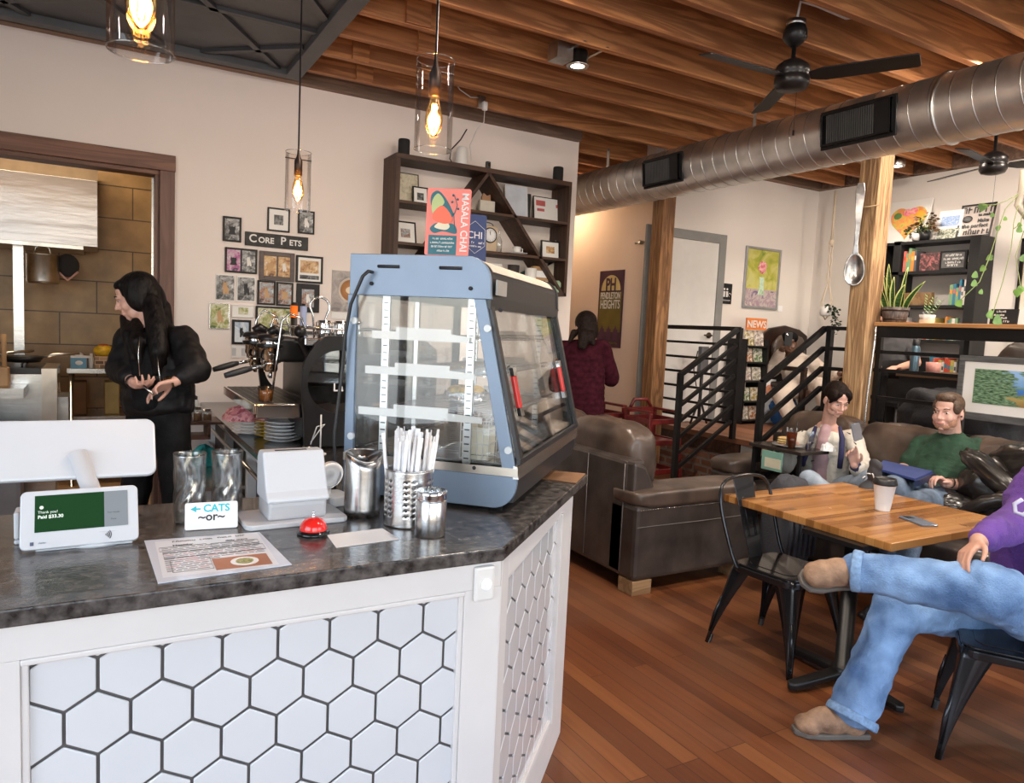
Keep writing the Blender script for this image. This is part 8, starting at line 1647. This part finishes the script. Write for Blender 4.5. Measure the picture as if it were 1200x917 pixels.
q = [K(1026, 545, 4.30), K(1080, 553, 4.42), K(1068, 563, 4.22), K(1022, 551, 4.12)]
q = [K(1035, 541, 4.45), K(1093, 554, 4.45), K(1072, 563, 4.14), K(1026, 550, 4.16)]
t = thing('blue_folder', 'navy blue folder lying on the lap of the person in green', 'folder', tuple(q[0])); MB().prism([x-q[0] for x in q], (0, 0, .012)).build('cover', mat('navy_folder', (.03, .055, .20), .5), t); MB().prism([q[1]-q[0]+V((-.02, .0, -.035)), q[2]-q[0]+V((0, 0, -.035)), q[2]-q[0]-V((0, 0, .0)), q[1]-q[0]-V((.02, 0, .0))], (.05, .0, 0)).build('flap', mat('dark_navy_folder', (.012, .02, .06), .5), t)
# ---- person in the purple hoodie (cut by the right edge)
B0 = V((3.35, 1.35, .0)); p_ = person('person in a purple hoodie, jeans and tan boots sitting cross-legged at the right edge', B0)
Pv, Cv = J(1244, 712, 3.0), J(1254, 552, 3.05); side = (RT*.9-FW*.42)
Ra, Rk, Rh = J(1003, 828, 2.97), J(1052, 712, 3.05), J(1218, 716, 3.12)      # planted leg
La, Lk, Lh = J(1000, 668, 2.93), J(1162, 694, 2.68), J(1275, 748, 2.88)      # crossed leg
Rs, Re, Rw = J(1240, 558, 3.12), J(1194, 610, 3.02), J(1147, 634, 2.76); Ls_, Le, Lw = J(1305, 560, 2.95), J(1320, 660, 2.85), J(1262, 690, 2.72)
hc = J(1250, 478, 3.05); HR_ = frame3(-RT*.9+FW*.3-UP*.15)
b = MB(); head(b, hc, HR_, 1.05); limb(b, [hc+HR_@V((0, -.03, -.06)), Cv], [.062, .07]); trunk(b, Pv, Cv, side, [(0, .17, .14), (.3, .17, .14), (.6, .17, .13), (.85, .17, .11)])
for a, e, w in ((Rs, Re, Rw), (Ls_, Le, Lw)): limb(b, [a, e, w], [.06, .048, .032])
for a, k, n_ in ((Rh, Rk, Ra), (Lh, Lk, La)): limb(b, [a, k, n_], [.085, .06, .042])
hand(b, Rw, J(1118, 660, 2.70)-Rw, RT*.8+FW*.2, 1.0, (.35, .4, .5, .6), 1, .06, .2); hand(b, Lw, -RT-UP*.2, -UP, 1.05, (.4, .5, .5, .6), 1); piece('body', b, M_skint, p_, .006, B0)
b = MB(); PH = lambda x, y, z: hc+HR_@V((x*1.05, y*1.05, z*1.05)); b.ell(PH(0, -.022, .050), (.083, .100, .082), HR_); b.ell(PH(0, -.068, .0), (.074, .047, .08), HR_); b.ell(PH(0, .045, .09), (.060, .048, .032), HR_); piece('short_hair', b, M_hairb, p_, .008, B0)
M_pur = mat('purple_fleece', (.12, .045, .27), .9, var=.10, scale=8, sheen=.04, bump=.4, bscale=140)
b = MB(); trunk(b, Pv+UP*.10, Cv, side, [(0, .27, .20), (.2, .26, .20), (.45, .245, .185), (.7, .235, .16), (.9, .20, .13), (1.02, .13, .10)]); b.caps(Rs, Re, .088, .078, 20); b.caps(Re, Re+(Rw-Re)*.75, .078, .058, 20); b.caps(Re+(Rw-Re)*.80, Re+(Rw-Re)*.92, .047, .047, 20); b.caps(Ls_, Le, .09, .075, 20); b.caps(Le, Lw, .075, .055, 20); limb(b, [Rs, Ls_], [.09, .09])
wrinkle(piece('purple_hoodie', b, M_pur, p_, .009, B0), .026, .10)
MB().tube([J(1198, 585, 2.80)-B0, J(1189, 590, 2.82)-B0, J(1190, 600, 2.80)-B0, J(1199, 603, 2.78)-B0, J(1207, 597, 2.77)-B0], .008, 8).build('pale_hoodie_print', mat('pale_lilac_print', (.55, .55, .70), .7), p_)
M_jean = mat('faded_blue_denim', (.21, .35, .58), .85, 0, .28, 6, bump=.5, bscale=150, col2=(.055, .12, .27))
b = MB(); trunk(b, Pv-UP*.02, Pv+UP*.12, side, [(0, .21, .17), (.6, .2, .16)])
limb(b, [Rh, Rk, Rk+(Ra-Rk)*.5, Ra+V((0, 0, .015))], [.125, .102, .088, .098]); limb(b, [Lh, Lk, Lk+(La-Lk)*.5, La+(Lk-La)*.06], [.125, .108, .088, .078])
wrinkle(piece('blue_jeans', b, M_jean, p_, .009, B0), .030, .085)
b = MB(); kp = J(1158, 686, 2.56); b.ell(kp-B0, (.06, .02, .05), frame3(fw, up)); 
b.bm.free()
M_boot = mat('tan_suede_boot', (.30, .185, .115), .75, 0, .3, 16, bump=.4, bscale=60, col2=(.16, .09, .055)); M_sole = mat('grey_boot_sole', (.13, .115, .10), .7)
b = MB(); n2 = V((Ra.x, Ra.y, .105)); toe = J(936, 852, 2.98); toe.z = .105; limb(b, [Ra+UP*.04, n2], [.056, .058]); shoe(b, n2, n2+(toe-n2).normalized()*.235, 1.32); piece('tan_boot', b, M_boot, p_, .007, B0)
d = (toe-n2).normalized(); sdv = d.cross(UP); b = MB(); pts_ = [(-.055, -.038), (.03, -.042), (.14, -.056), (.21, -.05), (.25, -.02), (.25, .02), (.21, .05), (.14, .056), (.03, .042), (-.055, .038)]
b.prism([V((n2.x, n2.y, .001))+d*x+sdv*y-B0 for x, y in pts_], (0, 0, .024)); b.build('boot_sole', M_sole, p_, bev=.006)
ct_ = J(953, 667, 2.90); d = (ct_-La).normalized(); uf = (UP*.62-FW*.55-RT*.0); uf = (uf-d*uf.dot(d)).normalized()
b = MB(); fr3 = frame3(d, uf); b.ell(La+d*.0-uf*.008, (.054, .07, .064), fr3); b.ell(La+d*.06-uf*.016, (.058, .08, .060), fr3); b.ell(La+d*.11-uf*.03, (.060, .07, .050), fr3); b.ell(La+d*.145-uf*.04, (.056, .05, .042), fr3); b.ell(La-d*.01-uf*.05, (.046, .05, .035), fr3); piece('tan_boot', b, M_boot, p_, .007, B0)
sdv = d.cross(uf); A_ = La+d*.01-uf*.098; b = MB(); b.prism([A_+d*x*.74+sdv*y-B0 for x, y in pts_], uf*.022); b.build('boot_sole', M_sole, p_, bev=.006)
for k_, (n_, q_, r_) in enumerate(((Ra+V((0, 0, .0)), Rk, .098), (La+(Lk-La)*.05, Lk, .080))):
    ax_ = (q_-n_).normalized(); MB().lathe([(r_*1.00, -.055 if k_ == 0 else -.025), (r_*1.03, -.05 if k_ == 0 else -.02), (r_*1.02, -.03 if k_ == 0 else .0), (r_*.97, -.02 if k_ == 0 else .012)], n_-B0, 32, ax_).build('jeans_hem', mat('pale_denim_hem', (.20, .33, .54), .85, var=.15, scale=60), p_, smooth=True, solid=.004)
# ---- person in white on the platform
X_ = 6.95; B0 = V((6.95, K(930, 430, X_).y, PZ+.45)); p_ = person('person dressed in white sitting in the carved armchair holding up a phone', B0)
hc = K(925, 401, 6.98); HR_ = frame3(-V((.66, .75, 0))); Cv, Pv = K(930, 420, 7.02), K(948, 452, 6.95); side = V((.75, -.66, 0))
Rs, Ls_ = K(914, 424, 7.0), K(950, 424, 7.0); Re, Le = K(904, 434, 6.75), K(970, 440, 6.85); Rw, Lw = K(917, 408, 6.70), K(985, 437, 6.7)
b = MB(); head(b, hc, HR_, 1.05); limb(b, [hc-UP*.06, Cv], [.06, .065]); trunk(b, Pv, Cv, side, [(0, .18, .14), (.4, .17, .14), (.8, .17, .12)])
for a, e, w in ((Rs, Re, Rw), (Ls_, Le, Lw)): limb(b, [a, e, w], [.055, .045, .032])
Rk, Lk = K(915, 462, 6.55), K(965, 455, 6.5); Ra, La = K(928, 492, 6.5), K(972, 496, 6.5)
for a, k, n_ in ((Pv-RT*.08, Rk, Ra), (Pv+RT*.08, Lk, La)): limb(b, [a, k, n_], [.085, .06, .042])
hand(b, Rw, K(928, 403, 6.62)-Rw, FW*.3-UP*.4+RT*.3, 1.1, (.5, .6, .7, .8), 1); hand(b, Lw, RT, -UP, 1.0, (.4, .4, .5, .5), 1); piece('body', b, M_skind, p_, .008, B0)
b = MB(); b.ell(hc+UP*.055, (.09, .10, .075)); piece('dark_cap', b, M_blkcl, p_, .01, B0)
M_wcl = mat('white_cotton_clothes', (.66, .56, .48), .8, var=.06, scale=8)
b = MB(); trunk(b, Pv, Cv, side, [(0, .24, .18), (.3, .23, .18), (.6, .21, .16), (.9, .17, .12)]); limb(b, [Rs, Re, Re+(Rw-Re)*.75], [.085, .085, .06]); limb(b, [Ls_, Le, Le+(Lw-Le)*.8], [.085, .08, .06]); limb(b, [Rs, Ls_], [.08, .08]); wrinkle(piece('white_shirt', b, M_wcl, p_, .012, B0), .03, .1)
b = MB(); limb(b, [Pv-RT*.08, Rk, Ra], [.12, .10, .08]); limb(b, [Pv+RT*.08, Lk, La], [.12, .10, .08]); wrinkle(piece('white_trousers', b, M_wcl, p_, .012, B0), .02, .1)
for n_ in (Ra, La): b = MB(); n2 = V((n_.x, n_.y, PZ+.09)); limb(b, [n_, n2], [.05, .05]); shoe(b, n2, n2-FW*.2); piece('dark_shoe', b, M_blk, p_, .010, B0)
t = thing('smartphone', 'dark phone held in front of the face by the person in white', 'phone', tuple(K(924, 397, 6.60))); MXf = frame_m((0, 0, 0), RT, UP-FW*.1); rslab(.08, .15, .01, .009, MXf, 'body', M_blk, t, .002); MB().cyl(MXf@V((-.02, .05, .004)), MXf@V((-.02, .05, .008)), .010).build('camera_lens', M_chrome, t)
# ---- person in grey behind the ledge
X_ = 6.85; B0 = V((6.85, K(1045, 410, X_).y, PZ+.45)); p_ = person('person in a dark grey t-shirt seated behind the ledge below the snake plant', B0)
hc = K(1040, 372, 6.85); HR_ = frame3(V((-.3, -.9, -.2))); Cv, Pv = K(1048, 392, 6.9), K(1050, 432, 6.85); side = V((.3, -.9, 0))
b = MB(); head(b, hc, HR_, 1.0); limb(b, [hc-UP*.06, Cv], [.055, .06]); trunk(b, Pv, Cv, side, [(0, .16, .13), (.4, .15, .12), (.8, .16, .11)])
Rs, Ls_ = K(1030, 399, 6.8), K(1066, 399, 6.95); Re, Le = K(1022, 422, 6.6), K(1074, 425, 6.75); Rw, Lw = K(1030, 428, 6.4), K(1055, 430, 6.45)
for a, e, w in ((Rs, Re, Rw), (Ls_, Le, Lw)): limb(b, [a, e, w], [.05, .042, .03])
for q in (-.1, .1): a = Pv+V((0, q, 0)); limb(b, [a, a+V((-.42, 0, .0)), V((a.x-.40, a.y, PZ+.08))], [.08, .06, .04])
hand(b, Rw, -V((1, 0, 0)), -UP, 1.0, (.3, .3, .4, .5), 1); hand(b, Lw, -V((1, 0, 0)), -UP, 1.0, (.3, .3, .4, .5), -1); piece('body', b, M_skint, p_, .009, B0)
b = MB(); trunk(b, Pv, Cv, side, [(0, .20, .16), (.3, .19, .16), (.6, .185, .15), (.9, .16, .12)]); b.caps(Rs, Rs+(Re-Rs)*.6, .07, .068); b.caps(Ls_, Ls_+(Le-Ls_)*.6, .07, .068); limb(b, [Rs, Ls_], [.07, .07]); wrinkle(piece('grey_tshirt', b, mat('charcoal_cotton', (.05, .048, .052), .85), p_, .012, B0), .02, .08)
b = MB()
for q in (-.1, .1): a = Pv+V((0, q, 0)); limb(b, [a, a+V((-.42, 0, .0)), V((a.x-.40, a.y, PZ+.10))], [.10, .08, .06])
piece('dark_trousers', b, M_blkcl, p_, .012, B0)
b = MB(); b.ell(hc+UP*.04, (.085, .095, .08)); piece('dark_hair', b, M_haird, p_, .010, B0)
for q in (-.1, .1): a = Pv+V((0, q, 0)); b = MB(); n2 = V((a.x-.40, a.y, PZ+.085)); shoe(b, n2, n2-V((.2, 0, 0))); piece('dark_shoe', b, M_blk, p_, .010, B0)
ch_ = thing('plain_chair', 'dark chair under the person in grey, mostly hidden by the ledge', 'chair', (6.88, B0.y, PZ)); MB().box((-.2, -.22, .36), (.25, .22, .40)).build('seat', M_blk, ch_); MB().box((.22, -.22, .40), (.25, .22, .85)).build('backrest', M_blk, ch_)
for x, y in ((-.18, -.2), (.22, -.2), (-.18, .2), (.22, .2)): MB().cyl((x, y, 0), (x, y, .36), .015).build('leg', M_blk, ch_)
